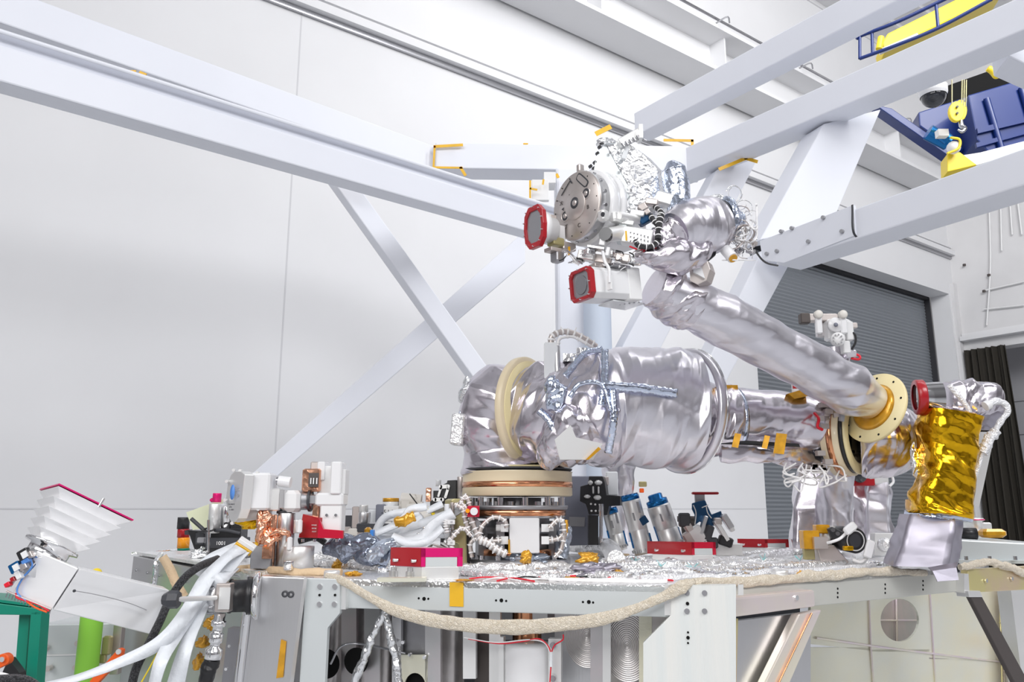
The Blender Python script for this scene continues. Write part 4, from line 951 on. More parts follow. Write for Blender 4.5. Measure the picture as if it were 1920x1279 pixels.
mb = MB()
for i in range(16):
    t = 2*pi*i/16+.15; dd_ = HB*cos(t)+HC*sin(t); q = fc+dd_*(66*hu_)-HA*(15*hu_); mb.cyl(q-dd_*.001, q+dd_*.004, .0062, n=12)
hp(mb, 'bolts', 'steel')
# clevis blocks
mb = MB(); mb.bbox(Q(1131, 405, -.11), (.03, .03, .04), hax, .2); mb.bbox(Q(1155, 408, -.07), (.05, .035, .035), hax, .2); mb.cyl(Q(1160, 405, -.08), Q(1200, 412, -.02), .016); hp(mb, 'clevis', 'alu_l')
mb = MB(); q = Q(1131, 402, -.13); mb.cyl(q, q+HA*.004, .008, n=16); hp(mb, 'clevis_bore', 'dark')
mb = MB(); mb.bbox(Q(1088, 316, .05), (.025, .02, .03), hax, .2); hp(mb, 'clevis', 'champ')
# big angled panel and foil box
pl_ = [(1134, 269), (1117, 294), (1113, 322), (1128, 352), (1158, 385), (1170, 384), (1184, 360)]
mb = MB(); mb.prism([Q(x, y, -.0+(x-1110)*.0006) for x, y in pl_], V((.005, .008, 0))); pnl = hp(mb, 'angled_panel', 'deckside', .001)
bx_pts = [(1135, 269), (1168, 262), (1205, 287), (1232, 316), (1238, 360), (1250, 372), (1238, 405), (1205, 402), (1184, 360)]
mb = MB(); mb.prism([Q(x, y, .015+(x-1135)*.0006) for x, y in bx_pts], V((.05, .10, .02))); hp(mb, 'foil_box', 'foil_bright', .004)
random.seed(12)
for k_ in range(7):
    mb = MB(); x, y = random.uniform(1180, 1225), random.uniform(285, 370); mb.blob(Q(x, y, .02+(x-1135)*.0006), (random.uniform(.012, .03), .012, random.uniform(.012, .03)), .35, k_+50, 26); hp(mb, 'foil_pucker', 'foil_white')
mb = MB()
for x, y in ((1144, 286), (1164, 319), (1183, 357)): mb.box(Q(x, y, -.01+(x-1110)*.0006), (.008, .006, .008))
hp(mb, 'pads', 'steel')
mb = MB()
for x, y in ((1120, 288), (1115, 305), (1107, 312), (1124, 276), (1113, 316)): mb.box(Q(x, y, .01), (.012, .012, .009), (V((.8, 0, .6)), Y3, V((-.6, 0, .8))))
hp(mb, 'dark_clip', 'black')
mb = MB(); mb.blob(Q(1136, 268, .03), (.032, .03, .016), .3, 77, 34); hp(mb, 'foil_cap', 'foil_bright')
# finger block at the top
fax = (V((.86, 0, .51)).normalized(), Y3, V((-.51, 0, .86)).normalized())
mb = MB(); mb.bbox(Q(1182, 259, .03), (.095, .03, .034), fax, .12); mb.box(Q(1200, 251, .01), (.014, .05, .055)); fb_ = hp(mb, 'finger_block', 'alu_l', .002)
mb = MB()
for i in range(5):
    q = Q(1169+7*i, 273-3.6*i, -.0); mb.cyl(q-fax[2]*.006, q+fax[2]*.010, .0055, n=10)
mb.build('spring_fingers', 'steel', head)
mb = MB(); q = Q(1207, 262, 0); mb.cyl(q, q+V((.012, 0, -.004)), .005, .001, n=8); hp(mb, 'tip', 'steel')
mb = MB(); mb.bbox(Q(1172, 288, .02), (.018, .02, .05), (V((.9, 0, -.3)).normalized(), Y3, V((.3, 0, .9)).normalized()), .1); hp(mb, 'finger_stem', 'plastic_clear')
mb = MB(); mb.bbox(Q(1247, 375, .03), (.07, .05, .05), (V((.85, -.3, -.4)).normalized(), V((.3, .95, 0)).normalized(), V((.4, -.1, .9)).normalized()), .15); hp(mb, 'sensor_box', 'alu_l', .002)
# blue foil finger and foil barrel
def hf(name, m, pts, rad, amp, cells, seed, sq=2., nu=100, nv=80, fine=.35):
    pp = [Q(x, y, d_) for x, y, d_ in pts]; mb = MB(); mb.foil(pp, [(r*hu_ if not hasattr(r, '__len__') else (r[0]*hu_, r[1]*hu_)) for r in rad], amp, cells, seed, nu, nv, sq, True, fine); return hp(mb, name, m)
hf('foil_finger', 'foil_blue', [(1258, 304, .04), (1266, 330, .04), (1274, 380, .03), (1278, 440, .0), (1272, 475, -.02)], [8, 24, 26, 23, 24, 24, 16], .17, (5, 4), 83, fine=.2)
hf('foil_barrel', 'foil_soft', [(1262, 440, -.02), (1300, 428, .02), (1340, 424, .07)], [40, 52, 57, 56, 52], .07, (7, 4), 87)
hf('foil_sweep', 'foil', [(1190, 478, -.04), (1240, 484, -.05), (1290, 478, -.03), (1325, 462, .0)], [(10, 10), (24, 24), (34, 32), (30, 30), (18, 16)], .2, (7, 5), 91)
hf('foil_sweep', 'foil', [(1225, 470, -.05), (1245, 450, -.05), (1270, 430, -.05)], [14, 30, 26], .25, (6, 4), 92)
hl('barrel_flange', 'dark', Q(1340, 425, .075), V((.95, .3, 0)), [(0, 0), (50, 0), (52, 3), (52, 6), (0, 6)])
hf('foil_cuff', 'foil_blue', [(1345, 415, .08), (1362, 418, .1), (1376, 424, .12)], [44, 40, 30], .15, (7, 4), 95, nu=80, nv=40)
hf('foil_cap', 'foil_bright', [(1320, 385, .05), (1350, 385, .09), (1378, 398, .1)], [(10, 14), (20, 16), (10, 12)], .25, (6, 4), 96, nu=60, nv=40)
mb = MB(); mb.prism([Q(1342, 446, .03), Q(1346, 446, .03), Q(1342, 478, .03), Q(1330, 488, .03), Q(1326, 482, .03)], V((0, .02, 0))); hp(mb, 'dark_tab', 'black')
mb = MB(); mb.prism([Q(x, y, -.02) for x, y in ((1292, 498), (1312, 484), (1326, 488), (1332, 505), (1325, 526), (1308, 534), (1294, 527))], V((.03, .05, 0))); hp(mb, 'silver_bracket', 'champ', .002)
mb = MB(); mb.prism([Q(x, y, -.028) for x, y in ((1300, 499), (1314, 497), (1322, 522), (1300, 510))], V((0, .01, 0))); hp(mb, 'bracket_pad', 'white_gloss')
# wire nest at the right end
random.seed(21)
for k_ in range(46):
    cx_, cy_ = random.gauss(1385, 16), random.gauss(438, 24); r1, r2, t0_ = random.uniform(8, 22), random.uniform(8, 24), random.uniform(0, 6.28)
    pp = [Q(min(1419, cx_+r1*cos(t0_+a)), min(488, cy_+r2*sin(t0_+a)), .06+.05*sin(t0_*3+a)+random.uniform(-.02, .03)) for a in np.linspace(0, random.uniform(2.5, 5), 7)]
    mb = MB(); mb.tube(pp, random.choice((.0016, .0022, .0036)), 5, 26); hp(mb, 'nest_wire', random.choice(('wire_w', 'champ', 'foil_bright', 'wire_w')))
for x, y in ((1370, 400), (1388, 412), (1398, 432), (1407, 452), (1372, 430), (1400, 470), (1380, 470)):
    mb = MB(); q = Q(x, y, .04+random.uniform(0, .05)); d_ = V((random.uniform(-1, 1), -.6, random.uniform(-1, 1))).normalized(); mb.cyl(q, q+d_*.03, .009, n=14); mb.lathe(q+d_*.012, d_, [(.009, 0), (.0115, .001), (.0115, .005), (.009, .006)], 14); hp(mb, 'connector', random.choice(('champ', 'steel', 'white')))
mb = MB(); mb.cyl(Q(1360, 468, .03), Q(1374, 484, 0), .02, n=24); cn1 = hp(mb, 'round_connector', 'white_gloss'); mb = MB(); mb.cyl(Q(1374, 484, 0), Q(1375, 485.2, -.003), .015, n=20); hp(mb, 'connector_face', 'kapton')
# black looms with ties
for k_, pts in enumerate([[(1228, 388, -.02), (1238, 396, -.05), (1236, 410, -.06)], [(1220, 404, -.04), (1227, 416, -.06), (1236, 424, -.06)], [(1240, 400, -.05), (1236, 420, -.07), (1234, 450, -.09)], [(1234, 452, -.09), (1222, 462, -.09), (1200, 462, -.09), (1190, 452, -.08)], [(1244, 420, -.05), (1256, 418, -.04), (1270, 412, -.03)], [(1196, 452, -.07), (1208, 462, -.08), (1225, 460, -.08)]]):
    pp = [Q(*q) for q in pts]; r = (.009, .009, .012, .009, .007, .008)[k_]; mb = MB(); mb.tube(pp, r, 10, 30); hp(mb, 'black_loom', 'cable_black')
    c = catmull(pp, 100); mb = MB(); nt = (3, 3, 5, 5, 3, 3)[k_]
    for i in range(nt):
        k2 = int((i+.5)/nt*98); a, b = V(c[k2]), V(c[k2+1]); mb.lathe(a, b-a, [(r*.8, -.0016), (r*1.15, -.0016), (r*1.15, .0016), (r*.8, .0016)], 12)
    hp(mb, 'loom_tie', 'wire_w')
# connector plate with pins, sensor barrel, small blocks
ca_ = (V((.93, -.2, -.22)).normalized(), V((.2, .97, 0)).normalized(), V((.22, 0, .97)).normalized())
mb = MB(); mb.bbox(Q(1195, 446, -.06), (.105, .05, .06), ca_, .08); cpx = hp(mb, 'connector_plate', 'alu_l', .002)
mb = MB()
for i in range(6):
    for j in range(3): q = Q(1182+i*6.5, 437+i*1.6+j*8, -.093); mb.cyl(q, q-Y3*.006, .0028, n=8)
mb.build('connector_pin', 'steel', head)
mb = MB(); q = Q(1174, 442, -.094); mb.box(q, (.006, .004, .034)); hp(mb, 'yellow_label', 'tape')
mb = MB(); mb.cyl(Q(1163, 437, -.05), Q(1138, 441, -.10), .027, .024, n=28); hp(mb, 'sensor_barrel', 'alu_l'); mb = MB(); q = Q(1138, 441, -.10); mb.cyl(q, q+V((-.008, -.014, 0)), .0235, n=28); hp(mb, 'sensor_lens', 'black_gloss')
mb = MB(); mb.bbox(Q(1166, 440, -.03), (.03, .06, .06), ca_, .1); hp(mb, 'grey_housing', 'deckside')
for k_, (x, y, d_, w, h, t_, m) in enumerate(((1210, 412, -.02, .05, .03, .04, 'navy'), (1222, 380, .0, .045, .024, .03, 'champ'), (1205, 390, 0, .03, .03, .03, 'champ'), (1190, 378, .0, .04, .03, .02, 'foil_bright'), (1178, 395, -.02, .05, .02, .03, 'foil_bright'), (1195, 400, -.04, .05, .02, .02, 'alu_l'), (1213, 398, -.04, .02, .02, .02, 'champ'), (1170, 418, -.05, .07, .016, .03, 'alu_l'))):
    mb = MB(); mb.bbox(Q(x, y, d_), (w, t_, h), ca_ if k_ % 2 else fax, .15); hp(mb, 'mounting_block', m, .001)
# left red-covered camera
def redframe(c, ax_w, ax_h, ax_n, pts, inn, depth, nm):
    mb = MB(); mb.holed([c+ax_w*(a*hu_)+ax_h*(b*hu_) for a, b in pts], [c+ax_w*(a*hu_*inn)+ax_h*(b*hu_*inn) for a, b in pts], -ax_n*depth); o = hp(mb, nm, 'red', .0012)
    mb = MB(); n_ = len(pts)
    for i in range(n_):
        a = (pts[i][0]+pts[(i+1) % n_][0])/2*.93; b = (pts[i][1]+pts[(i+1) % n_][1])/2*.93; q = c+ax_w*(a*hu_)+ax_h*(b*hu_); mb.cyl(q, q+ax_n*.007, .0025, n=8)
    mb.build('cover_screw', 'chrome', head); return o
oc = [(-14, 40), (14, 40), (26, 26), (29, 0), (26, -26), (14, -40), (-14, -40), (-26, -26), (-29, 0), (-26, 26)]
c1_ = Q(1000, 425, -.06)
redframe(c1_, HB, HC, HA, oc, .76, .018, 'red_cover')
mb = MB(); mb.prism([c1_+HB*(a*hu_*.8)+HC*(b*hu_*.8)-HA*.006 for a, b in oc], -HA*.006); hp(mb, 'cover_glass', 'lens_glass')
hl('camera_body', 'white', c1_, -HA, [(0, 9), (31, 9), (32, 12), (32, 20), (24, 24), (24, 44), (0, 44)], 40)
mb = MB(); mb.bbox(Q(1030, 425, .0), (.03, .05, .075), hax, .1); hp(mb, 'camera_block', 'champ'); mb = MB(); mb.bbox(Q(1031, 424, -.045), (.004, .008, .035), hax); hp(mb, 'brown_label', 'champ')
for x, y, w, h, d_, m in ((1042, 455, .05, .03, .0, 'olive'), (1045, 483, .035, .036, .0, 'alu_d'), (1062, 464, .06, .03, .03, 'champ'), (1037, 470, .05, .014, -.01, 'champ'), (1048, 440, .03, .06, .03, 'white_gloss')):
    mb = MB(); mb.bbox(Q(x, y, d_), (w, .04, h), hax, .12); hp(mb, 'mounting_block', m, .001)
# lower red-covered camera with white body
dA = V((-.86, -.50, -.09)).normalized(); dB = Z3.cross(dA).normalized()*-1; dC = dA.cross(dB).normalized(); dC = dC if dC.z > 0 else -dC
c2_ = Q(1087, 534, -.08)
sq8 = [(-21, 29), (21, 29), (29, 20), (29, -20), (21, -29), (-21, -29), (-29, -20), (-29, 20)]
redframe(c2_, dB*1.12, dC, dA, sq8, .78, .02, 'red_cover')
mb = MB(); mb.prism([c2_+dB*(a*hu_*.9)+dC*(b*hu_*.82)-dA*.008 for a, b in sq8], -dA*.006); hp(mb, 'cover_glass', 'lens_glass')
mb = MB(); mb.cyl(c2_-dA*.007, c2_-dA*.004, 17*hu_, n=32); hp(mb, 'lens_disc', 'alu_d')
mb = MB(); mb.prism([c2_+dB*(a*hu_*1.08)+dC*(b*hu_*.98)-dA*.02 for a, b in sq8], -dA*.145); hp(mb, 'camera_body', 'white_gloss', .002)
mb = MB(); q = c2_-dA*.19; mb.bbox(q, (.055, .12, .115), (dA, dB, dC), .06); hp(mb, 'camera_rear', 'white', .001)
mb = MB(); mb.prism([Q(1122, 572, -.02), Q(1150, 562, -.06), Q(1210, 568, .05), Q(1172, 580, .08)], (0, 0, -.004)); hp(mb, 'clear_shelf', 'plastic_clear')
mb = MB()
for i in range(8): mb.cyl(Q(1135+9*i, 572-abs(i-3), 0), Q(1135+9*i, 570-abs(i-3), 0), .003, n=8)
hp(mb, 'screws', 'steel')
mb = MB(); mb.tube([Q(1130, 470, -.10), Q(1134, 490, -.12), Q(1142, 505, -.125), Q(1143, 530, -.125)], .0055, 10); hp(mb, 'white_hose', 'white_gloss')
mb = MB(); mb.bbox(Q(1143, 530, -.118), (.008, .02, .05), hax); hp(mb, 'hose_clamp', 'white')
for k_, (x, y, w, h, d_, m) in enumerate(((1100, 480, .06, .035, -.05, 'alu_l'), (1103, 474, .035, .022, -.08, 'foil_bright'), (1125, 487, .08, .03, -.04, 'champ'), (1150, 478, .05, .03, -.04, 'foil_bright'), (1168, 485, .05, .03, -.05, 'champ'), (1120, 500, .05, .012, -.07, 'champ'), (1140, 474, .012, .03, -.1, 'white'), (1160, 500, .08, .01, -.06, 'steel'), (1130, 455, .02, .03, -.09, 'white'), (1190, 490, .06, .02, -.05, 'foil_bright'), (1118, 466, .06, .01, -.09, 'steel'), (1085, 488, .03, .02, -.04, 'alu_l'))):
    mb = MB(); mb.bbox(Q(x, y, d_), (w, .035, h), hax if k_ % 2 else ca_, .12); hp(mb, 'mounting_block', m, .001)
random.seed(33)
for k_ in range(34):
    x, y = random.uniform(1060, 1235), random.uniform(466, 502); a = random.uniform(0, 6.28); L_ = random.uniform(8, 22)
    pp = [Q(x, y, -.07), Q(x+L_*.5*cos(a)+random.uniform(-4, 4), y+L_*.3*sin(a), -.085), Q(x+L_*cos(a), y+L_*.5*sin(a), -.07)]
    mb = MB(); mb.tube(pp, random.choice((.0015, .0025, .0035)), 5, 14); hp(mb, 'harness_wire', random.choice(('wire_w', 'wire_w', 'champ', 'black', 'steel')))
for pts, m in (([(1065, 470, -.04), (1080, 485, -.06), (1092, 495, -.05)], 'steel'), ([(1068, 478, -.04), (1085, 497, -.05)], 'wire_w'), ([(1196, 468, -.06), (1215, 485, -.07), (1235, 500, -.06)], 'foil_bright'), ([(1180, 462, -.08), (1200, 468, -.08), (1230, 462, -.08)], 'wire_red')):
    mb = MB(); mb.tube([Q(*q) for q in pts], .003, 6, 16); hp(mb, 'harness_wire', m)
mb = MB(); mb.box(Q(1067, 471, -.03), (.008, .01, .03)); hp(mb, 'kapton_tab', 'kapton')
# dangling black cable behind head
mb = MB(); mb.tube([Q(1416, 470, .1), Q(1428, 486, .2), Q(1440, 494, .3), Q(1458, 498, .5)], .004, 6); hp(mb, 'black_cable', 'cable_black')
# ================================================================ RIGHT-HAND MASTS AND REAR ARM
def gz(px, py): p = G(px, py); return p, mpp(p)
def on(mb, name, m, root, bevel=0): return mb.build(name, m, root, bevel)
YM = 2.98
gm = thing('foil_mast', 'crooked mast wrapped in gold foil above a grey skirt, with a red-rimmed sensor on top', 'mast', (P(1740, 1070, YM).x, YM, ZD))
def fm_(root, name, m, pts, rad, amp, cells, seed, sq=2., nu=110, nv=90, fine=.35, up=None):
    pp = [P(*q) for q in pts]; uu = [mpp(q) for q in pp]; um = np.interp(np.linspace(0, 1, len(rad)), np.linspace(0, 1, len(uu)), uu)
    mb = MB(); mb.foil(pp, [(r*u_ if not hasattr(r, '__len__') else (r[0]*u_, r[1]*u_)) for r, u_ in zip(rad, um)], amp, cells, seed, nu, nv, sq, True, fine, up); return mb.build(name, m, root)
UPX = (0, 1, 0)
skp = []
def skirt(root, name, m, base, top, Yb, Yt, depth, seed, amp=.02):
    """four-sided tapered skirt: base/top = (xl, xr, y)"""
    mb = MB(); n = 30; rng = np.random.default_rng(seed); vs = []; k_ = 16
    for j in range(n+1):
        t = j/n; xl, xr, y = [base[i]+(top[i]-base[i])*t for i in range(3)]; Y = Yb+(Yt-Yb)*t
        pl_, pr_ = P(xl, y, Y), P(xr, y, Y); w = pr_-pl_; dp = V((.25, 1, 0)).normalized()*depth*(1-.15*t)
        cs = [pl_, pl_+w*.72-Y3*.05, pr_, pr_+dp, pl_+dp]
        for a in range(5):
            p, q = cs[a], cs[(a+1) % 5]
            for b in range(8): vs.append(p+(q-p)*(b/8))
    U, T = np.meshgrid(np.linspace(0, 1, 40, endpoint=False), np.linspace(0, 1, n+1), indexing='xy'); h = amp*(trilat(U, T, 6, 4, rng, .2)+.5*trilat(U, T, 9, 6, rng, .2)) ; h = h.reshape(-1)
    c = sum((V(v) for v in vs), V((0, 0, 0)))/len(vs)
    vs = [V(v)+(V((v.x-c.x, v.y-c.y, 0)).normalized())*float(hh) for v, hh in zip(vs, h)]
    mb.add(vs, [(j*40+i, j*40+(i+1) % 40, (j+1)*40+(i+1) % 40, (j+1)*40+i) for j in range(n) for i in range(40)], True); return mb.build(name, m, root)
skirt(gm, 'foil_skirt', 'foil_matte', (1678, 1797, 1062), (1706, 1806, 964), 2.98, 3.02, .2, 3, .008)
m_ = MB(); pp = [P(1741, 1066, 2.90), P(1748, 1072, 2.86), P(1757, 1091, 2.85)]; pq = [P(1796, 1056, 2.9), P(1793, 1066, 2.86), P(1797, 1088, 2.85)]
m_.add(pp+pq, [(0, 3, 4, 1), (1, 4, 5, 2)]); o = on(m_, 'skirt_flap', 'foil_matte', gm); so = o.modifiers.new('s', 'SOLIDIFY'); so.thickness = .004
fm_(gm, 'gold_wrap', 'gold', [(1760, 966, 3.05), (1761, 952, 3.05), (1772, 900, 3.05), (1776, 840, 3.05), (1781, 778, 3.05)], [(.10/.002, 50), (50, 50), (52, 48), (44, 46), (44, 46), (46, 48), (50, 50)], .07, (8, 8), 101, 3.5, 150, 140, .6, UPX)
fm_(gm, 'tape_band', 'foil_blue', [(1758, 974, 3.07), (1758, 962, 3.07)], [(51, 51), (51, 51)], .02, (7, 2), 103, 3.5, 90, 8, .3, UPX)
fm_(gm, 'kapton_band', 'kapton', [(1760, 966, 3.075), (1760, 942, 3.075)], [(50.5, 50.5), (50.5, 50.5)], .02, (7, 2), 104, 3.5, 90, 10, .3, UPX)
fm_(gm, 'head_wrap', 'foil', [(1768, 748, 3.1), (1800, 748, 3.1), (1830, 752, 3.1), (1858, 760, 3.12)], [(34, 30), (36, 34), (36, 36), (36, 36), (30, 34)], .12, (7, 6), 105, 3)
fm_(gm, 'head_wrap', 'foil_matte', [(1836, 800, 3.14), (1840, 770, 3.12), (1842, 738, 3.12)], [(26, 30), (28, 34), (26, 30)], .08, (6, 4), 106, 4)
fm_(gm, 'neck_foil', 'foil', [(1785, 792, 3.1), (1788, 776, 3.1)], [(50, 44), (46, 42)], .1, (8, 3), 107, 3, fine=.6)
sax = V((-.97, .22, 0)).normalized(); sc_ = P(1722, 745, 3.06)
def lm(root, name, m, c, ax, prof, n=48):
    u_ = mpp(c); mb = MB(); mb.lathe(c, ax, [(r*u_, h*u_) for r, h in prof], n); return mb.build(name, m, root)
lm(gm, 'red_rim', 'red', sc_, -sax, [(24, -6), (32, -6), (33, -4), (33, 8), (31, 10), (24, 10)])
lm(gm, 'chrome_barrel', 'chrome', sc_, -sax, [(0, -2), (29, -2), (29, 8), (27, 9), (28, 40), (0, 40)])
lm(gm, 'sensor_glass', 'lens_glass', sc_, -sax, [(0, -3), (26, -3), (26, 0)])
for pts, r in (([(1848, 762), (1868, 752), (1884, 758), (1888, 772), (1876, 790), (1864, 815)], .012), ([(1850, 815), (1843, 845), (1832, 880), (1820, 930)], .008), ([(1780, 722), (1795, 740), (1812, 762), (1822, 790), (1826, 815)], .009), ([(1868, 808), (1852, 830), (1842, 850)], .018)):
    m_ = MB(); m_.foil([P(x, y, 3.02) for x, y in pts], [r, r, r], .25, (4, 10), int(pts[0][0]), 18, 60); on(m_, 'white_cable', 'braid_w', gm)
m_ = MB(); m_.cyl(P(1847, 762, 3.0), P(1855, 758, 3.0), .018, n=16); on(m_, 'cable_collar', 'white', gm)
m_ = MB(); m_.prism([P(1838, 810, 3.2), P(1866, 810, 3.2), P(1836, 950, 3.2), P(1815, 950, 3.2)], V((0, .08, 0))); on(m_, 'rear_strut', 'alu_l', gm)
# rear arm: foil cone and tool head seen above and below the elbow
YR = 4.15
ra = thing('rear_arm', 'second arm standing behind, with foil foot and white roller head above the boom', 'robot arm', (P(1545, 1030, YR).x, YR, ZD))
skirt(ra, 'foil_foot', 'foil', (1487, 1592, 1034), (1497, 1586, 880), YR, YR+.05, .25, 8, .02)
fm_(ra, 'foil_foot', 'foil_soft', [(1562, 1020, 4.1), (1564, 960, 4.1), (1566, 880, 4.1), (1566, 790, 4.15)], [(36, 30), (34, 30), (34, 30), (30, 30)], .1, (6, 6), 111, 2.5)
fm_(ra, 'mast_wrap', 'foil', [(1568, 800, 4.15), (1566, 720, 4.15), (1568, 655, 4.15)], [26, 24, 24], .08, (6, 5), 112)
def pr(root, name, m, px, py, Y, w, h, d_, b=.12, ax=None):
    u_ = mpp(P(px, py, Y)); mb = MB(); mb.bbox(P(px, py, Y), (w*u_, d_*u_, h*u_), ax, b); return mb.build(name, m, root)
pr(ra, 'roller_frame', 'champ', 1535, 597, 4.1, 66, 14, 20)
pr(ra, 'end_block', 'strut', 1508, 598, 4.08, 18, 20, 16)
for x, y in ((1534, 590), (1580, 590)):
    pr(ra, 'lever', 'white_gloss', x+1, y+18, 4.0, 12, 38, 8, .3)
    lm(ra, 'roller', 'white_motor', P(x, y, 3.99), Y3*-1, [(0, 6), (5, 6), (8, 4), (8, -4), (0, -4)], 24)
pr(ra, 'head_block', 'white_gloss', 1570, 620, 4.08, 44, 40, 26); pr(ra, 'head_block', 'white', 1590, 622, 4.06, 14, 36, 20); pr(ra, 'head_block', 'milled_p', 1545, 618, 4.12, 30, 30, 12)
lm(ra, 'drive_wheel', 'white_gloss', P(1567, 609, 4.0), -Y3, [(0, 6), (4, 6), (4, 3), (13, 3), (14, 1), (14, -6), (0, -6)], 32)
lm(ra, 'wheel_hub', 'greyblue', P(1567, 609, 3.985), -Y3, [(0, 3), (3, 3), (4, 1), (4, 0)], 16)
lm(ra, 'drive_wheel', 'white', P(1571, 636, 4.0), -Y3, [(0, 5), (12, 5), (13, 2), (13, -6), (0, -6)], 24)
m_ = MB()
for i in range(9): t = 2*pi*i/9; m_.cyl(P(1571+9*cos(t), 636+9*sin(t), 3.985), P(1571+9*cos(t), 636+9*sin(t), 3.975), .004, n=6)
on(m_, 'bolts', 'alu_d', ra)
pr(ra, 'side_tab', 'champ', 1601, 611, 4.08, 10, 10, 12); pr(ra, 'neck', 'white', 1585, 652, 4.05, 14, 24, 16); pr(ra, 'neck', 'foil_soft', 1594, 664, 4.05, 20, 14, 14)
m_ = MB(); m_.tube([P(1592, 620, 4.05), P(1603, 628, 4.03), P(1604, 642, 4.03), P(1597, 655, 4.05)], .006, 8); on(m_, 'black_cable', 'cable_black', ra)
m_ = MB(); m_.tube([P(1600, 662, 4.05), P(1612, 668, 4.03), P(1610, 674, 4.03), P(1596, 672, 4.05)], .006, 8); on(m_, 'red_cable', 'wire_red', ra)
pr(ra, 'red_label', 'red', 1493, 722, 3.9, 14, 14, 4); pr(ra, 'white_panel', 'white', 1502, 728, 3.95, 34, 24, 6)
# far small foil mast with red lens
sm_ = thing('foil_mast', 'short silver foil mast with a red-framed dark lens, behind the gold one', 'mast', (P(1645, 1015, 4.9).x, 4.9, ZD))
skirt(sm_, 'foil_skirt', 'foil_soft', (1622, 1680, 1015), (1628, 1668, 905), 4.9, 4.9, .2, 12, .015); skirt(sm_, 'foil_skirt', 'foil', (1598, 1632, 1017), (1600, 1636, 900), 5.0, 5.0, .15, 13, .02)
pr(sm_, 'red_frame', 'red', 1615, 893, 4.85, 44, 36, 14); lm(sm_, 'dark_lens', 'black_gloss', P(1612, 891, 4.8), -Y3, [(0, 3), (12, 3), (14, 0)], 28); pr(sm_, 'lens_body', 'alu_l', 1646, 892, 4.9, 30, 34, 24)
m_ = MB(); m_.tube([P(1658, 886, 4.85), P(1670, 890, 4.85), P(1675, 903, 4.85), P(1668, 912, 4.85)], .008, 8); on(m_, 'white_cable', 'wire_w', sm_)
# ================================================================ RED COVERED LATCH BRACKETS
def latch(px, py, w1, w2, h, label, m1, m2, Yoff=0, leg=True, flip=False):
    """px,py: bottom-left pixel of the block on the deck; w1 side face px, w2 front face px"""
    p0, u_ = gz(px+w1, py+6); r_ = thing('latch_bracket', label, 'bracket', tuple(p0), 'red covered latch brackets')
    if flip: e1, e2 = V((.90, .44, 0)), V((-.95, .30, 0))
    else: e1, e2 = V((.995, .1, 0)), V((-.86, .51, 0))
    W2, W1, H = w2*u_, w1*u_/ (abs(e2.x)), h*u_
    for k_ in (0,):
        mb = MB(); base = p0+e1*W2*.04+e2*W1*.03
        mb.prism([base, base+e1*W2*.9, base+e1*W2*.9+e2*W1*.9, base+e2*W1*.9], Z3*H*.42); a = on(mb, 'base_block', 'alu_l', r_, .002)
    mb = MB(); z1 = p0+Z3*H*.42; mb.prism([z1, z1+e1*W2*.10, z1+e1*W2*.10+e2*W1, z1+e2*W1], Z3*H*.58); mb.prism([z1+e1*W2*.9, z1+e1*W2, z1+e1*W2+e2*W1, z1+e1*W2*.9+e2*W1], Z3*H*.58); z2 = p0+Z3*H*.72
    mb.prism([z2, z2+e1*W2, z2+e1*W2+e2*W1, z2+e2*W1], Z3*H*.28); cv = on(mb, 'red_cover', m2, r_, 0)
    mb = MB(); q = z1-e1*.0015; mb.prism([q, q+e2*W1, q+e2*W1+Z3*H*.58, q+Z3*H*.58], -e1*.001); on(mb, 'cover_side', m1, r_)
    mb = MB(); q = z1+e1*W2*.12; mb.prism([q+e2*.002, q+e1*W2*.76+e2*.002, q+e1*W2*.76+e2*W1*.8, q+e2*W1*.8], Z3*H*.3); on(mb, 'inner_block', 'deckside', r_, .001)
    for t in (.15, .75):
        mb = MB(); q = z1+e2*W1*t-e1*.003+Z3*H*.18; mb.cyl(q, q-e1*.014-Y3*.006, .006, n=12); on(mb, 'screw', 'chrome', r_)
    return r_, p0, u_, e1, e2, W1, W2, H
r1 = latch(727, 1082, 62, 78, 58, 'red covered latch bracket with bright magenta front, at the front rail by the orange tape', 'red', 'magenta')
mb = MB()
for t in (.25, .8): q = r1[1]+r1[4]*r1[5]*t-r1[3]*.012; mb.cyl(q, q+Z3*.026, .013, n=20); mb.cyl(q+Z3*.026, q+Z3*.038, .008, n=12)
on(mb, 'posts', 'alu', r1[0])
mb = MB(); q = r1[1]+V((0, -.012, .0)); mb.prism([q-r1[3]*.13, q+r1[3]*.02, q+r1[3]*.02-Y3*.05, q-r1[3]*.13-Y3*.05], Z3*.012); on(mb, 'foot_plate', 'chromate', r1[0])
mb = MB(); mb.tube([P(762, 1064, 2.78), P(772, 1056, 2.76), P(784, 1060, 2.76), P(785, 1078, 2.78)], .003, 6); on(mb, 'red_wire', 'wire_red', r1[0])
r2 = latch(1223, 1052, 76, 46, 40, 'red covered latch bracket in front of the blue-capped cylinders', 'red', 'red_b')
r3 = latch(1392, 1032, 44, 46, 26, 'farthest and smallest red latch bracket, left of the rear foil cone', 'red', 'red', flip=False)
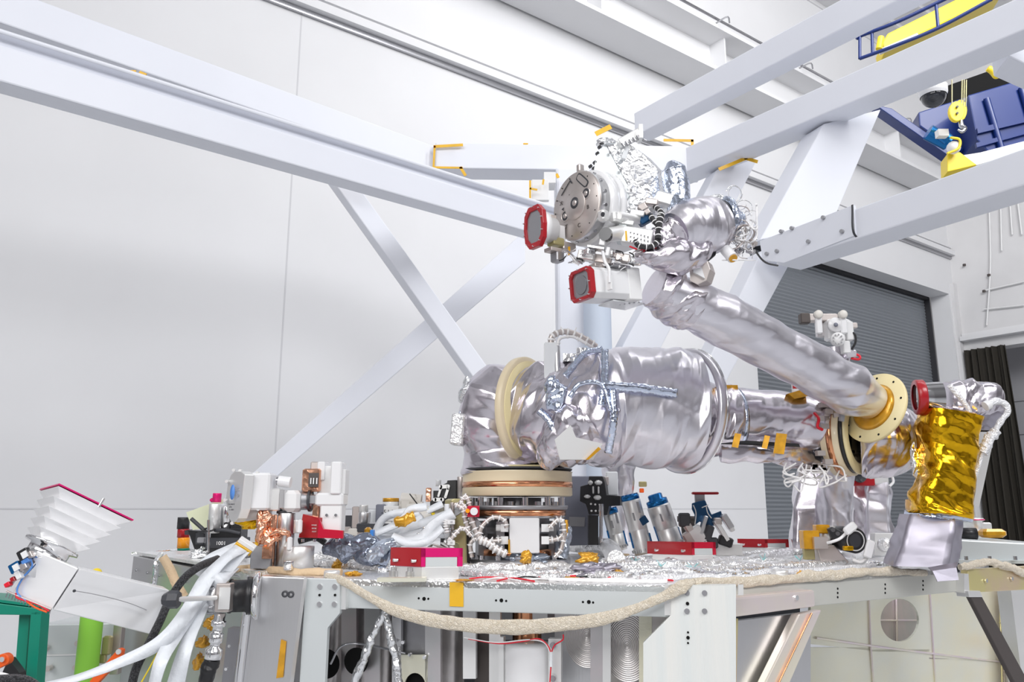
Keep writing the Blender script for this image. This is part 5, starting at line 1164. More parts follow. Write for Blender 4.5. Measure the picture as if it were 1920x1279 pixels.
# ================================================================ BLUE-CAPPED CYLINDERS
def canister(px, py, tx, ty, r, Y, label, cap=True, tab=False):
    a, b = P(px, py, Y), P(tx, ty, Y); a = a if a.z >= ZD+.02 else V((a.x, a.y, ZD+.02)); u_ = mpp(a); d_ = (b-a).normalized(); L_ = (b-a).length
    c = thing('canister', label, 'cylinder', (a.x, a.y, ZD), 'blue capped cylinders'); rr = r*u_
    mb = MB(); mb.lathe(a-d_*.02, d_, [(0, 0), (rr*.98, 0), (rr, .01), (rr, L_*.45), (rr*.985, L_*.455), (rr*.985, L_*.46), (rr, L_*.465), (rr, L_), (rr*.95, L_+.006), (0, L_+.006)], 40); on(mb, 'barrel', 'alu_l', c)
    e_ = a+d_*(L_-.014)
    if cap: mb = MB(); mb.lathe(e_, d_, [(0, 0), (rr*.92, 0), (rr*.92, 10*u_), (rr*.62, 12*u_), (rr*.62, 20*u_), (rr*.5, 22*u_), (0, 22*u_)] if cap == 1 else [(0, 0), (rr*.96, 0), (rr*.96, 8*u_), (rr*.7, 11*u_), (0, 11*u_)], 32); cp_ = on(mb, 'blue_cap', 'blue_an', c)
    x_, y_ = basis(d_)
    mb = MB()
    for i in range(10): t = 2*pi*i/10; q = e_+(x_*cos(t)+y_*sin(t))*rr*.78; mb.cyl(q, q+d_*(11*u_), .005, n=8)
    mb.build('bolts', 'blue_an', c)
    mb = MB()
    for s_ in (-1, 1): q = a+V((s_*rr*.98, -.01, 0))+d_*.04; mb.box(q, (.01, .012, .07), (V((1, 0, 0)), Y3, d_))
    on(mb, 'pads', 'blue_an', c)
    mb = MB(); q = a+d_*(L_*.62)-Y3*(rr+.001)*.9-V((rr*.25, 0, 0)); mb.box(q, (.008, .01, .035), (V((1, 0, 0)), Y3, d_)); q = a+d_*(L_*.8)+V((rr*.45, -rr*.86, 0)); mb.box(q, (.016, .006, .05), (V((1, 0, 0)), Y3, d_)); on(mb, 'pads', 'grey', c)
    mb = MB()
    for i in range(14): t = 2*pi*i/14; q = a+(x_*cos(t)+y_*sin(t))*rr*1.08-d_*.008; mb.cyl(q, q+d_*.012, .005, n=8)
    on(mb, 'bolts', 'alu', c)
    mb = MB(); mb.lathe(V((a.x, a.y, ZD)), Z3, [(0, .012), (rr*1.3, .012), (rr*1.35, 0)], 32); on(mb, 'foot', 'beige', c)
    if tab: mb = MB(); q = a+d_*(L_*.55)+V((rr*.7, -rr*.75, 0)); mb.box(q, (.035, .02, .035), (V((.8, 0, .5)).normalized(), Y3, V((-.5, 0, .8)).normalized())); on(mb, 'teal_latch', 'navy', c, .002)
    return c
canister(1258, 1018, 1232, 942, 22, 3.75, 'upright silver cylinder with a stepped blue cap, right-hand one of the tilted three')
canister(1206, 1030, 1181, 932, 18, 3.75, 'tall tilted silver cylinder with a blue cap and a dark side latch, the middle one', 2, True)
canister(1160, 1024, 1144, 958, 15, 4.0, 'shorter silver cylinder with a small blue cap, beside the black clamp stand', 2)
# ================================================================ BLACK CLAMP STAND + GREY CABINET
gb = thing('grey_cabinet', 'blue-grey flat cabinet standing behind the turntable', 'cabinet', tuple(G(1085, 1022)))
p = G(1085, 1024); Yg = 4.05
mb = MB(); mb.prism([P(1050, 893, Yg), P(1110, 893, Yg), P(1110, 1022, Yg), P(1050, 1024, Yg)], V((.03, .12, 0))); c_ = on(mb, 'cabinet_body', 'greyblue', gb, .004)
mb = MB(); mb.prism([P(1067, 969, Yg-.004), P(1097, 970, Yg-.004), P(1096, 988, Yg-.004), P(1067, 987, Yg-.004)], V((0, .003, 0))); on(mb, 'cabinet_panel', 'grey', gb, .001)
fm_(gb, 'foil_drape', 'foil_soft', [(1140, 915, 4.25), (1165, 880, 4.25)], [(30, 20), (50, 30)], .1, (6, 4), 131) if False else None
bs = thing('clamp_stand', 'black clamp stand with grey levers beside the blue-grey cabinet', 'fixture', (P(1125, 1020, 3.9).x, 3.9, ZD))
Yk = 3.88
mb = MB(); mb.prism([P(x, y, Yk) for x, y in ((1104, 893), (1130, 893), (1134, 905), (1137, 928), (1163, 930), (1163, 948), (1142, 949), (1138, 966), (1104, 965), (1098, 945), (1087, 940), (1088, 912), (1103, 908))], V((.02, .07, 0))); on(mb, 'clamp_body', 'black', bs, .003)
mb = MB(); mb.prism([P(1104, 966, Yk), P(1122, 966, Yk), P(1122, 1022, Yk), P(1104, 1022, Yk)], V((0, .05, 0))); on(mb, 'clamp_column', 'black', bs)
mb = MB(); mb.cyl(P(1127, 1024, Yk), P(1127, 965, Yk), .009, n=16); mb.cyl(P(1127, 968, Yk), P(1127, 945, Yk), .014, n=16); on(mb, 'chrome_rod', 'chrome', bs)
mb = MB()
for x, y, w, h in ((1107, 905, 9, 9), (1122, 905, 14, 9), (1120, 933, 14, 9), (1101, 931, 12, 7), (1112, 919, 3, 14), (1122, 919, 3, 14)): u_ = mpp(P(x, y, Yk)); mb.bbox(P(x, y, Yk-.01), (w*u_, .02, h*u_), None, .4)
on(mb, 'pads', 'alu_l', bs)
mb = MB()
for x, y in ((1108, 945), (1116, 946), (1109, 958), (1117, 958)): mb.cyl(P(x, y, Yk), P(x, y, Yk-.012), .005, n=10)
on(mb, 'bolts', 'alu_l', bs)
pr(bs, 'clear_housing', 'plastic_clear', 1147, 907, 3.98, 22, 44, 14); pr(bs, 'small_motor', 'champ', 1136, 902, 3.95, 10, 16, 10)
fd_ = thing('foil_column', 'pale foil-wrapped column behind the blue-capped cylinders, under the arm drum', 'column', tuple(G(1165, 1016)))
fm_(fd_, 'foil_wrap', 'foil_soft', [(1170, 1016, 4.6), (1165, 960, 4.6), (1160, 900, 4.6), (1160, 860, 4.6)], [(14, 14), (22, 20), (36, 30), (46, 34)], .1, (6, 5), 132)
pr(fd_, 'olive_fitting', 'olive', 1205, 908, 4.6, 14, 10, 10); pr(fd_, 'orange_knob', 'orange', 1203, 920, 4.6, 8, 8, 8)
# ================================================================ BLUE TOOL WITH RED T HANDLE
bt = thing('blue_tool', 'dark blue anodised gripper tool with a red T handle, right of the cylinders', 'tool', tuple(G(1335, 1030)))
Yt = 3.6
mb = MB(); mb.prism([P(x, y, Yt) for x, y in ((1297, 944), (1310, 940), (1322, 938), (1327, 950), (1334, 965), (1352, 958), (1355, 970), (1345, 985), (1325, 988), (1312, 978), (1303, 985), (1302, 965), (1297, 955))], V((.02, .08, 0))); bb_ = on(mb, 'blue_body', 'navy', bt, .003)
mb = MB(); mb.tube([P(1300, 947, Yt-.004), P(1305, 962, Yt-.004), (P(1303, 984, Yt-.004))], .0025, 6); mb.tube([P(1316, 952, Yt-.004), P(1328, 947, Yt-.004)], .0025, 6, 4); mb.tube([P(1324, 949, Yt-.004), P(1327, 962, Yt-.004), P(1334, 972, Yt-.004)], .0025, 6); on(mb, 'strips', 'white', bt)
pr(bt, 'red_t_handle', 'red', 1322, 925, Yt+.05, 50, 5, 10, .3); pr(bt, 'handle_stem', 'alu_d', 1312, 937, Yt+.05, 18, 20, 8)
t1x = (V((.94, 0, -.34)).normalized(), Y3, V((.34, 0, .94)).normalized()); t2x = (V((.85, 0, .5)).normalized(), Y3, V((-.5, 0, .85)).normalized())
for x, y, w, h, m, ax in ((1283, 975, 20, 26, 'dark', None), (1291, 990, 14, 16, 'champ', t2x), (1307, 1004, 26, 34, 'alu_l', t2x), (1318, 985, 7, 36, 'alu', t1x), (1328, 1000, 14, 30, 'dark', t1x), (1352, 995, 9, 44, 'alu_l', t2x), (1363, 978, 12, 30, 'alu', t2x), (1345, 978, 14, 14, 'champ', None), (1360, 1015, 26, 18, 'black', t1x), (1370, 990, 8, 14, 'alu_l', t2x), (1336, 1018, 18, 20, 'dark', None), (1293, 1008, 22, 24, 'champ', t2x)):
    pr(bt, 'linkage', m, x, y, Yt-.02, w, h, 16, .15, ax)
pr(bt, 'grey_base', 'alu_l', 1362, 1030, Yt+.05, 50, 22, 40, .05)
bt2 = thing('ring_fixture', 'dark ring fixture tucked behind the blue tool', 'fixture', tuple(G(1290, 1024))); lm(bt2, 'ring_body', 'strut', P(1290, 972, 3.85), Z3, [(0, 4), (20, 4), (20, -6), (14, -8), (12, -40), (0, -40)], 28)
# ================================================================ LENS CAMERA WITH KAPTON
lc_ = thing('lens_camera', 'black barrel camera with white caps on a bracket beside an orange kapton-taped box', 'camera', tuple(G(1570, 1058)))
YL = 3.3
cb_ = P(1604, 1014, YL-.06); ca0 = P(1562, 1006, YL+.08); ax_ = (cb_-ca0).normalized(); u_ = mpp(cb_)
mb = MB(); mb.lathe(ca0, ax_, [(0, 0), (18*u_, 0), (21*u_, 6*u_), (23*u_, 30*u_), (23.5*u_, (cb_-ca0).length), (20*u_, (cb_-ca0).length+.002), (0, (cb_-ca0).length-.004)], 44); on(mb, 'barrel', 'black', lc_)
mb = MB(); mb.lathe(cb_, ax_, [(17*u_, .001), (18.3*u_, .004), (19.5*u_, .001)], 44); on(mb, 'white_ring', 'white', lc_)
mb = MB(); mb.lathe(cb_, ax_, [(0, -.001), (17*u_, 0)], 40); on(mb, 'lens', 'dark', lc_)
lm(lc_, 'mount_collar', 'alu_l', P(1556, 1004, YL+.04), ax_, [(0, -4), (17, -4), (18, 0), (18, 8), (0, 8)])
mb = MB(); mb.prism([P(1553, 992, YL-.05), P(1560, 988, YL-.05), P(1582, 998, YL-.06), P(1582, 1012, YL-.06), P(1560, 1010, YL-.05)], V((0, .02, 0))); on(mb, 'black_lug', 'black', lc_, .002)
mb = MB()
for x, y in ((1562, 994), (1571, 1001)): mb.cyl(P(x, y, YL-.05), P(x, y, YL-.06), .008, n=14)
on(mb, 'bolts', 'chrome', lc_)
pr(lc_, 'kapton_box', 'kapton', 1518, 1012, YL, 30, 34, 24, .05); pr(lc_, 'kapton_box', 'kapton', 1540, 992, YL+.02, 26, 16, 20, .1); pr(lc_, 'steel_bracket', 'champ', 1538, 1018, YL-.04, 26, 22, 10, .05)
pr(lc_, 'connector_cap', 'white_gloss', 1594, 991, YL-.12, 26, 16, 10, .3, (V((.8, 0, .6)), Y3, V((-.6, 0, .8)))); pr(lc_, 'connector_cap', 'white_gloss', 1630, 1030, YL-.1, 16, 34, 8, .3, t1x)
mb = MB(); mb.tube([P(1588, 998, YL-.1), P(1575, 1010, YL-.11), P(1560, 1016, YL-.1), P(1552, 1018, YL-.08)], .006, 8); mb.tube([P(1628, 1044, YL-.08), P(1615, 1054, YL-.08), P(1600, 1050, YL-.06)], .006, 8); on(mb, 'wires', 'wire_w', lc_)
mb = MB(); mb.prism([P(1532, 1028, YL-.02), P(1564, 1022, YL-.02), P(1592, 1054, YL-.02), P(1586, 1060, YL-.02), P(1540, 1056, YL-.02)], V((0, .1, 0))); on(mb, 'wedge_base', 'champ', lc_, .003)
pr(lc_, 'kapton_box', 'olive', 1516, 1036, YL, 20, 26, 10, .1); pr(lc_, 'gold_pad', 'gold', 1590, 1028, YL-.08, 18, 8, 8)
# ================================================================ DECK BEHIND AT THE RIGHT
wdk = thing('white_platform', 'pale grey work platform edge behind the gold mast at the right', 'platform', (P(1870, 1040, 3.9).x, 3.9, 0))
mb = MB(); mb.prism([P(1800, 1012, 3.75), P(1990, 1022, 3.7), P(1990, 1052, 3.7), P(1800, 1050, 3.75)], V((.3, 1.4, 0))); on(mb, 'platform_slab', 'deckside', wdk, .006)
mb = MB(); mb.prism([P(1798, 1050, 3.70), P(1990, 1052, 3.65), P(1990, 1058, 3.65), P(1798, 1056, 3.70)], V((.3, 1.4, 0))); on(mb, 'lower_lip', 'deckside', wdk)
mb = MB()
for x in (1812, 1856, 1904): q = P(x, 1050, 3.66); mb.cyl(q, q+Z3*.016, .008, n=10)
on(mb, 'bolts', 'steel', wdk)
mb = MB(); q = P(1900, 1070, 4.2); mb.box((q.x, q.y, q.z/2), (.12, .12, q.z-.02)); on(mb, 'platform_leg', 'alu_l', wdk)
wb2 = thing('white_bulkhead', 'white low bulkhead with a foil-wrapped plug between the rear masts', 'panel', tuple(G(1670, 1040)))
mb = MB(); mb.prism([P(1640, 1000, 3.8), P(1706, 1000, 3.8), P(1706, 1042, 3.8), P(1640, 1042, 3.8)], V((0, .05, 0))); on(mb, 'panel', 'white', wb2, .003)
lm(wb2, 'round_plug', 'foil_fine', P(1660, 1022, 3.75), -Y3, [(0, 14), (8, 12), (13, 4), (14, -4), (0, -4)]); mb = MB(); mb.foil([P(1668, 1020, 3.7), P(1690, 1026, 3.7), P(1712, 1030, 3.7)], [.014, .016, .012], .2, (4, 6), 7, 20, 30); on(mb, 'foil_cable', 'braid_w', wb2)
fk = thing('instrument_cluster', 'small white pot, black cylinder and kapton pad on the platform at the right', 'instrument', (P(1850, 1010, 4.1).x, 4.1, P(1850, 1013, 4.1).z))
lm(fk, 'white_pot', 'alu_l', P(1826, 998, 4.2), Z3, [(0, 26), (18, 26), (20, 22), (16, 20), (16, 0), (22, -8), (0, -8)]); lm(fk, 'pot_rim', 'magenta', P(1826, 998, 4.2), Z3, [(16, 24), (20.5, 24), (20.5, 22), (16, 22)]); lm(fk, 'black_cylinder', 'black', P(1815, 1001, 4.0), V((1, -.2, 0)), [(0, -12), (11, -12), (11, 14), (0, 14)])
pr(fk, 'kapton_pad', 'kapton', 1860, 1000, 4.05, 44, 16, 26, .3); pr(fk, 'white_block', 'alu_l', 1845, 988, 4.2, 22, 16, 16)
# ================================================================ POINTING INSTRUMENT (left on the deck)
YP = 3.0
pi_ = thing('pointing_instrument', 'white two-headed gimballed instrument wrapped in copper foil with a red base box, at the left deck edge', 'instrument', (P(540, 1066, YP).x, YP, ZD))
pi_['label'] = 'white gimballed instrument wrapped in copper foil with a red base box, at left'
def pp(name, m, px, py, w, h, d_, dy=0., b=.1, ax=None, root=None): return pr(root or pi_, name, m, px, py, YP+dy, w, h, d_, b, ax)
def vcyl(root, name, m, px, y0, y1, r, Y, n=36, prof=None):
    """upright cylinder between pixel rows y0 (top) and y1 (bottom)"""
    a, b = P(px, y1, Y), P(px, y0, Y); a.x = b.x = P(px, (y0+y1)/2, Y).x; a.z = max(a.z, ZD+.001) if a.z > ZD-.1 else a.z; u_ = mpp(b); L_ = b.z-a.z
    mb = MB(); mb.lathe(a, Z3, [(0, 0), (r*u_, 0), (r*u_, L_-.002), (r*u_*.97, L_), (0, L_)], n); return mb.build(name, m, root)
# camera body: polygon end face then box
ef = [(440, 884), (452, 884), (459, 890), (452, 955), (446, 972), (440, 979), (432, 978), (425, 955), (423, 935), (427, 905), (433, 890)]
mb = MB(); mb.prism([P(x, y, YP-.05-(x-440)*.002) for x, y in ef], V((.028, .02, 0))); efo = mb.build('end_plate', 'alu_l', pi_, .002)
pp('camera_box', 'white_gloss', 483, 922, 58, 68, 50, .0, .08)
mb = MB(); mb.cyl(P(444, 962, YP+.01), P(508, 955, YP+.03), .035, .03, n=28); mb.build('lower_barrel', 'white', pi_)
nf = V((-.3, -.95, 0)).normalized(); fx = V((.95, -.3, 0)).normalized()
mb = MB(); q = P(436, 923, YP-.063); u_ = mpp(q); mb.lathe(q, nf, [(0, .0012), (1, .0012), (1, 0)], 28); mb.v = [tuple(q+(V(v)-q).dot(fx)*fx*(5*u_)+V((0, 0, (V(v)-q).z))*(14*u_)+nf*((V(v)-q).dot(nf))) for v in mb.v]; mb.build('blue_oval_emblem', 'logo_blue', efo)
for k_, (tx, px, py, sz) in enumerate((('SC', 445, 918, .016), ('SP', 446, 930, .016), ('DUMMY', 434, 946, .008), ('S/N', 432, 951, .008), ('2-1001', 434, 956, .008))):
    text(tx, 'lettering', 'grey' if k_ < 2 else 'dark', efo, P(px, py, YP-.066), sz, fx, Z3)
mb = MB()
for x, y in ((440, 882), (452, 883), (484, 887), (427, 903), (424, 938), (437, 981), (457, 950), (486, 955), (449, 970)): q = P(x, y, YP-.03); mb.cyl(q, q-Y3*.014, .006, n=8)
mb.build('bolts', 'alu_l', pi_)
pp('gimbal_block', 'alu_l', 518, 937, 24, 42, 36, .02); pp('gimbal_block', 'white', 549, 940, 36, 40, 40, .02, .2); pp('gimbal_strip', 'alu', 533, 936, 8, 34, 34, .0)
mb = MB(); mb.cyl(P(523, 902, YP), P(545, 905, YP), .02, n=24); mb.build('encoder_motor', 'white_gloss', pi_); mb = MB(); mb.cyl(P(519, 902, YP), P(524, 902, YP), .015, n=18); mb.build('motor_flange', 'steel', pi_)
mb = MB(); mb.cyl(P(564, 938, YP+.02), P(584, 938, YP+.03), .036, n=32); mb.build('dark_shaft', 'alu_d', pi_); mb = MB(); mb.cyl(P(580, 938, YP+.02), P(584, 938, YP+.02), .042, n=32); mb.build('shaft_collar', 'dark', pi_)
# right white column head
pp('copper_head', 'copper', 588, 901, 34, 42, 40, .03, .08); mb = MB(); q = P(588, 900, YP-.02); mb.box(q, (.035, .01, .05)); mb.build('recess', 'strut', pi_)
mb = MB()
for x in (583, 588, 594): q = P(x, 902, YP-.03); mb.box(q, (.004, .004, .022))
mb.build('strips', 'alu_l', pi_)
pp('column_fin', 'champ', 594, 884, 16, 34, 36, .06); pp('column_fin', 'white_gloss', 606, 884, 14, 34, 40, .04); pp('column_body', 'white', 618, 905, 36, 60, 40, .05, .06); pp('column_fin', 'white_gloss', 634, 897, 20, 60, 44, .0, .12); pp('column_fin', 'white', 645, 904, 12, 46, 36, .02, .1); pp('column_block', 'white_gloss', 622, 937, 52, 24, 46, .01, .15); pp('column_stem', 'white', 624, 972, 40, 50, 40, .01, .06); pp('copper_patch', 'copper', 595, 962, 12, 30, 30, .02)
pp('column_fin', 'alu_d', 590, 937, 26, 18, 30, .02)
mb = MB()
for x in (613, 630): q = P(x, 966, YP-.03); mb.cyl(q, q-Y3*.008, .005, n=10)
mb.build('bolts', 'steel', pi_)
mb = MB(); mb.prism([P(598, 971, YP-.05), P(606, 992, YP-.05), P(643, 995, YP-.05), (P(643, 1010, YP-.05)), P(595, 1009, YP-.05)], V((0, .02, 0))); rb_ = mb.build('red_base', 'red_b', pi_, .001)
mb = MB(); mb.prism([P(568, 964, YP+.0), P(598, 971, YP-.048), P(595, 1009, YP-.048), P(560, 1008, YP+.0)], V((.04, .09, 0))); mb.build('red_base', 'red', pi_)
for i, tx in enumerate(('REMOVE', 'BEFORE', 'FLIGHT')): text(tx, 'small_lettering', 'alu_l', rb_, P(589, 985+6*i, YP-.052), .007, V((.83, -.56, 0)), Z3)
mb = MB()
for x in (568, 590, 632): q = P(x, 1011, YP-.02); mb.cyl(q, q-Z3*.01, .006, n=8)
mb.build('bolts', 'chrome', pi_)
# pedestal
vcyl(pi_, 'pedestal', 'alu', 535, 962, 1062, 16, YP+.02); vcyl(pi_, 'pedestal_ring', 'dark', 533, 958, 963, 14, YP+.02)
vcyl(pi_, 'base_drum', 'alu_l', 558, 1024, 1068, 30, YP+.03, 48); vcyl(pi_, 'pedestal', 'copper', 508, 965, 1062, 9, YP+.0)
pp('base_box', 'alu_d', 494, 1044, 38, 42, 36, .0, .04); mb = MB(); q = P(501, 1036, YP-.044); mb.box(q, (.036, .004, .044)); mb.build('copper_plate', 'copper', pi_)
mb = MB()
for k_, (x, y, rx, rz) in enumerate(((487, 978, .016, .03), (490, 1000, .018, .04), (505, 1010, .02, .03), (520, 1005, .015, .02), (498, 975, .02, .025))): mb = MB(); mb.blob(P(x, y, YP-.03), (rx, .02, rz), .4, 60+k_, 28); mb.build('copper_foil', 'copper', pi_)
mb = MB(); mb.foil([P(505, 1003, YP-.04), P(525, 997, YP-.05), P(540, 1003, YP-.04), P(543, 1022, YP-.04)], [.008, .010, .008], .35, (4, 8), 65, 18, 40); mb.build('copper_foil', 'copper', pi_)
mb = MB()
for k_, (x, m) in enumerate(((562, 0), (545, 0))): q = P(x, 987, YP-.05) if k_ == 0 else P(543, 1020, YP-.05); mb.bbox(q, (.018, .02, .05), None, .3)
mb.build('connectors', 'white_gloss', pi_)
vcyl(pi_, 'small_can', 'alu_l', 558, 975, 1000, 7, YP-.03); vcyl(pi_, 'gear_pot', 'chrome', 541, 1052, 1069, 9, YP-.12)
mb = MB(); mb.blob(P(468, 975, YP+.15), (.05, .03, .035), .3, 71, 34); mb.build('gold_foil', 'gold', pi_)
mb = MB()
for k_ in range(3): q = P(462+10*k_, 1026-1*k_, YP-.02); mb.box(q, (.012, .02, .03))
mb.build('pads', 'tape', pi_)
# ================================================================ LEFT REAR CLUSTER
sl = thing('stack_light', 'signal light tower with black, red and amber segments behind the left deck edge', 'signal light', (P(345, 1040, 4.3).x, 4.3, 1.2))
for nm, m, y0, y1 in (('black_top', 'black', 970, 992), ('red_lens', 'red', 992, 1008), ('amber_lens', 'amber_glass', 1008, 1028), ('green_lens', 'green', 1028, 1032)): vcyl(sl, nm, m, 344, y0, y1, 11, 4.3)
mb = MB(); a = P(344, 1032, 4.3); mb.cyl((a.x, a.y, 0), a, .012, n=14); mb.build('pole', 'steel', sl)
bf = thing('black_fixture', 'black numbered fixture block with chrome post and clamp arms at left rear of deck', 'fixture', tuple(G(430, 1052)))
YB = 3.6
pr(bf, 'fixture_block', 'dark', 428, 1018, YB, 66, 20, 50, .05); pr(bf, 'fixture_block', 'black', 428, 1037, YB, 70, 20, 54, .05); pr(bf, 'fixture_top', 'black', 430, 1000, YB, 56, 18, 40, .05); pr(bf, 'upright', 'black', 446, 985, YB, 22, 40, 20, .05); pr(bf, 'upright', 'black', 407, 987, YB+.05, 7, 30, 14, .05)
fb2 = [o for o in COL.objects if o.parent == bf][0]
text('1001', 'number', 'white', fb2, P(414, 1019, YB-.075), .022, X3, Z3)
vcyl(bf, 'chrome_post', 'chrome', 424, 950, 1011, 9, YB-.02); vcyl(bf, 'white_cylinder', 'alu_l', 402, 945, 1000, 11, YB-.05); pr(bf, 'white_housing', 'plastic_clear', 410, 966, YB, 16, 42, 20, .1)
mb = MB(); mb.cyl(P(391, 1036, YB-.1), P(391, 975, YB-.1), .006, n=12); mb.build('rod', 'chrome', bf)
vcyl(bf, 'magenta_knob', 'magenta', 407, 925, 942, 8, YB-.03); pr(bf, 'knob_arm', 'magenta', 398, 938, YB-.03, 8, 8, 8, .3)
mb = MB(); mb.lathe(P(391, 995, YB-.08), V((0, -.3, 1)), [(.022, 0), (.028, .004), (.022, .008), (.018, .004), (.022, 0)], 28); mb.build('black_ring', 'black', bf)
mb = MB(); mb.tube([P(359, 973, YB-.05), P(378, 990, YB-.06), P(386, 998, YB-.06)], .009, 8); mb.build('clamp_arm', 'dark', bf)
mb = MB(); mb.tube([P(395, 996, YB-.06), P(420, 994, YB-.08), P(450, 1000, YB-.06)], .007, 8); mb.build('clamp_arm', 'dark', bf)
mb = MB(); mb.prism([P(352, 994, YB+.1), P(370, 996, YB+.1), P(378, 1032, YB+.1), P(366, 1034, YB+.1)], V((.02, .05, 0))); mb.build('arm_plate', 'black', bf)
mb = MB(); mb.prism([P(346, 995, YB+.12), P(356, 993, YB+.12), P(356, 1003, YB+.12), P(346, 1003, YB+.12)], V((0, .03, 0))); mb.build('arm_plate', 'dark', bf)
pr(bf, 'arm_box', 'dark', 378, 1010, YB+.12, 18, 24, 20); pr(bf, 'grey_box', 'grey', 378, 1013, YB+.05, 14, 10, 10)
pc_ = thing('paper_card', 'pale yellow-green card propped on the black fixture at left rear', 'card', tuple(P(378, 994, YB+.05)))
mb = MB(); mb.prism([P(349, 961, YB+.05), P(418, 936, YB+.02), P(418, 985, YB+.02), P(362, 994, YB+.05)], V((0, .003, 0))); mb.build('card', 'paper', pc_)
fz = thing('foil_scrap', 'crumpled silver foil lying by the black fixture', 'foil', tuple(G(372, 1044))); mb = MB(); mb.blob(P(375, 1040, 3.55), (.05, .04, .022), .4, 81, 40); mb.build('foil', 'foil_bright', fz)
# ================================================================ LEFT TRAY ANTENNA
YA = 2.35
ta = thing('tray_antenna', 'white stack of stepped trays with red-edged lid on a silver arm at left', 'antenna', tuple(P(100, 1143, YA)))
NL, NR = P(112, 908, YA), P(250, 975, YA+.14); a1 = (NR-NL).normalized(); a2 = V((-.61, .79, -.1)); a2 = (a2-a1*a2.dot(a1)).normalized(); a3 = a1.cross(a2).normalized()
ua = (NR-NL).length/140; top_c = (NL+NR)/2+a2*(64*ua)
def tray_c(i): return top_c-a3*(17*ua*i+3*ua)-a1*(3.0*ua*i)-a2*(2*ua*i)
for i in range(5):
    hh = 17*ua; c = tray_c(i); w1_, w2_ = (70-5.8*i)*ua, (52-5.8*i)*ua; d1_, d2_ = w1_*.88, w2_*.88
    vs = [c+a1*(sx__*w1_)+a2*(sy__*d1_) for sx__, sy__ in ((-1, -1), (1, -1), (1, 1), (-1, 1))]+[c-a3*hh*.95+a1*(sx__*w2_)+a2*(sy__*d2_) for sx__, sy__ in ((-1, -1), (1, -1), (1, 1), (-1, 1))]
    mb = MB(); mb.add(vs, [(0, 1, 2, 3), (7, 6, 5, 4), (4, 5, 1, 0), (5, 6, 2, 1), (6, 7, 3, 2), (7, 4, 0, 3)]); mb.build('tray', 'alu_flashlit', ta, .0015)
mb = MB(); mb.box(top_c, (142*ua, 124*ua, 2.5*ua), (a1, a2, a3)); mb.build('red_lid', 'magenta', ta)
mb = MB(); q = top_c-a2*(63*ua)+a1*(6*ua)-a3*(6*ua); mb.cyl(q, q+a3*.028, .004, n=10); mb.build('lid_latch', 'chrome', ta)
cb0 = tray_c(5)+a3*(2*ua)
mb = MB(); mb.lathe(cb0, -a3, [(0, 0), (46*ua, 0), (46*ua, 4*ua), (34*ua, 6*ua), (34*ua, 26*ua), (38*ua, 28*ua), (38*ua, 30*ua), (34*ua, 32*ua), (30*ua, 60*ua), (0, 60*ua)], 48); mb.build('neck_drum', 'chrome', ta)
def qd(pts, Y, th): return [P(*p, Y) for p in pts], V((-.5, .86, 0))*th
mb = MB(); mb.prism(*qd([(70, 1033), (147, 1066), (97, 1143), (24, 1112)], YA, .13)); bxm = mb.build('joint_box', 'alu_flashlit', ta, .003)
mb = MB(); mb.prism([P(149, 1067, YA+.004), P(318, 1107, YA+.22), P(284, 1190, YA+.22), P(99, 1144, YA+.004)], V((-.07, .12, 0))); am_ = mb.build('arm_beam', 'alu_flashlit', ta, .003)
mb = MB(); mb.tube([P(140, 1108, YA-.004), P(170, 1113, YA+.03), P(210, 1122, YA+.08), P(245, 1132, YA+.13), P(275, 1144, YA+.17)], .0012, 5); mb.build('engraved_line', 'grey', am_); mb = MB(); q = P(140, 1108, YA-.002); mb.cyl(q, q-Y3*.004, .004, n=12); mb.build('line_mark', 'dark', am_)
for k_, (x, y, w, h, m) in enumerate(((46, 1040, 20, 20, 'black'), (30, 1064, 20, 18, 'blue_an'), (50, 1052, 14, 8, 'logo_blue'), (26, 1086, 8, 8, 'red'), (16, 1096, 10, 8, 'wire_red'), (58, 1040, 8, 12, 'champ'), (45, 1062, 14, 12, 'champ'), (36, 1078, 10, 16, 'white'))):
    pr(ta, 'circuit_module', m, x, y, YA-.02, w, h, 12, .1, (V((.85, 0, .52)), Y3, V((-.52, 0, .85))))
mb = MB()
for k_, (x, y) in enumerate(((46, 1040), (30, 1064))): q = P(x, y, YA-.045); mb.box(q, (.016, .004, .018), (V((.85, 0, .52)), Y3, V((-.52, 0, .85))))
mb.build('pads', 'white', ta)
for k_, (pts, m) in enumerate((([(12, 1108), (30, 1116), (60, 1128), (96, 1143)], 'champ'), ([(30, 1112), (34, 1122), (70, 1133), (92, 1146)], 'wire_red'), ([(55, 1045), (60, 1062), (42, 1085), (32, 1110), (50, 1128)], 'logo_blue'), ([(40, 1120), (64, 1138), (88, 1148)], 'orange'), ([(20, 1100), (28, 1088), (40, 1070)], 'steel'))):
    mb = MB(); mb.tube([P(x, y, YA-.012) for x, y in pts], .0025, 6); mb.build('fine_wire', m, ta)
mb = MB()
for i in range(16): q = P(14+5.4*i, 1112+2.1*i, YA-.005); mb.cyl(q, q+V((-.003, 0, -.012)), .0016, n=5)
mb.build('pins', 'steel', ta)
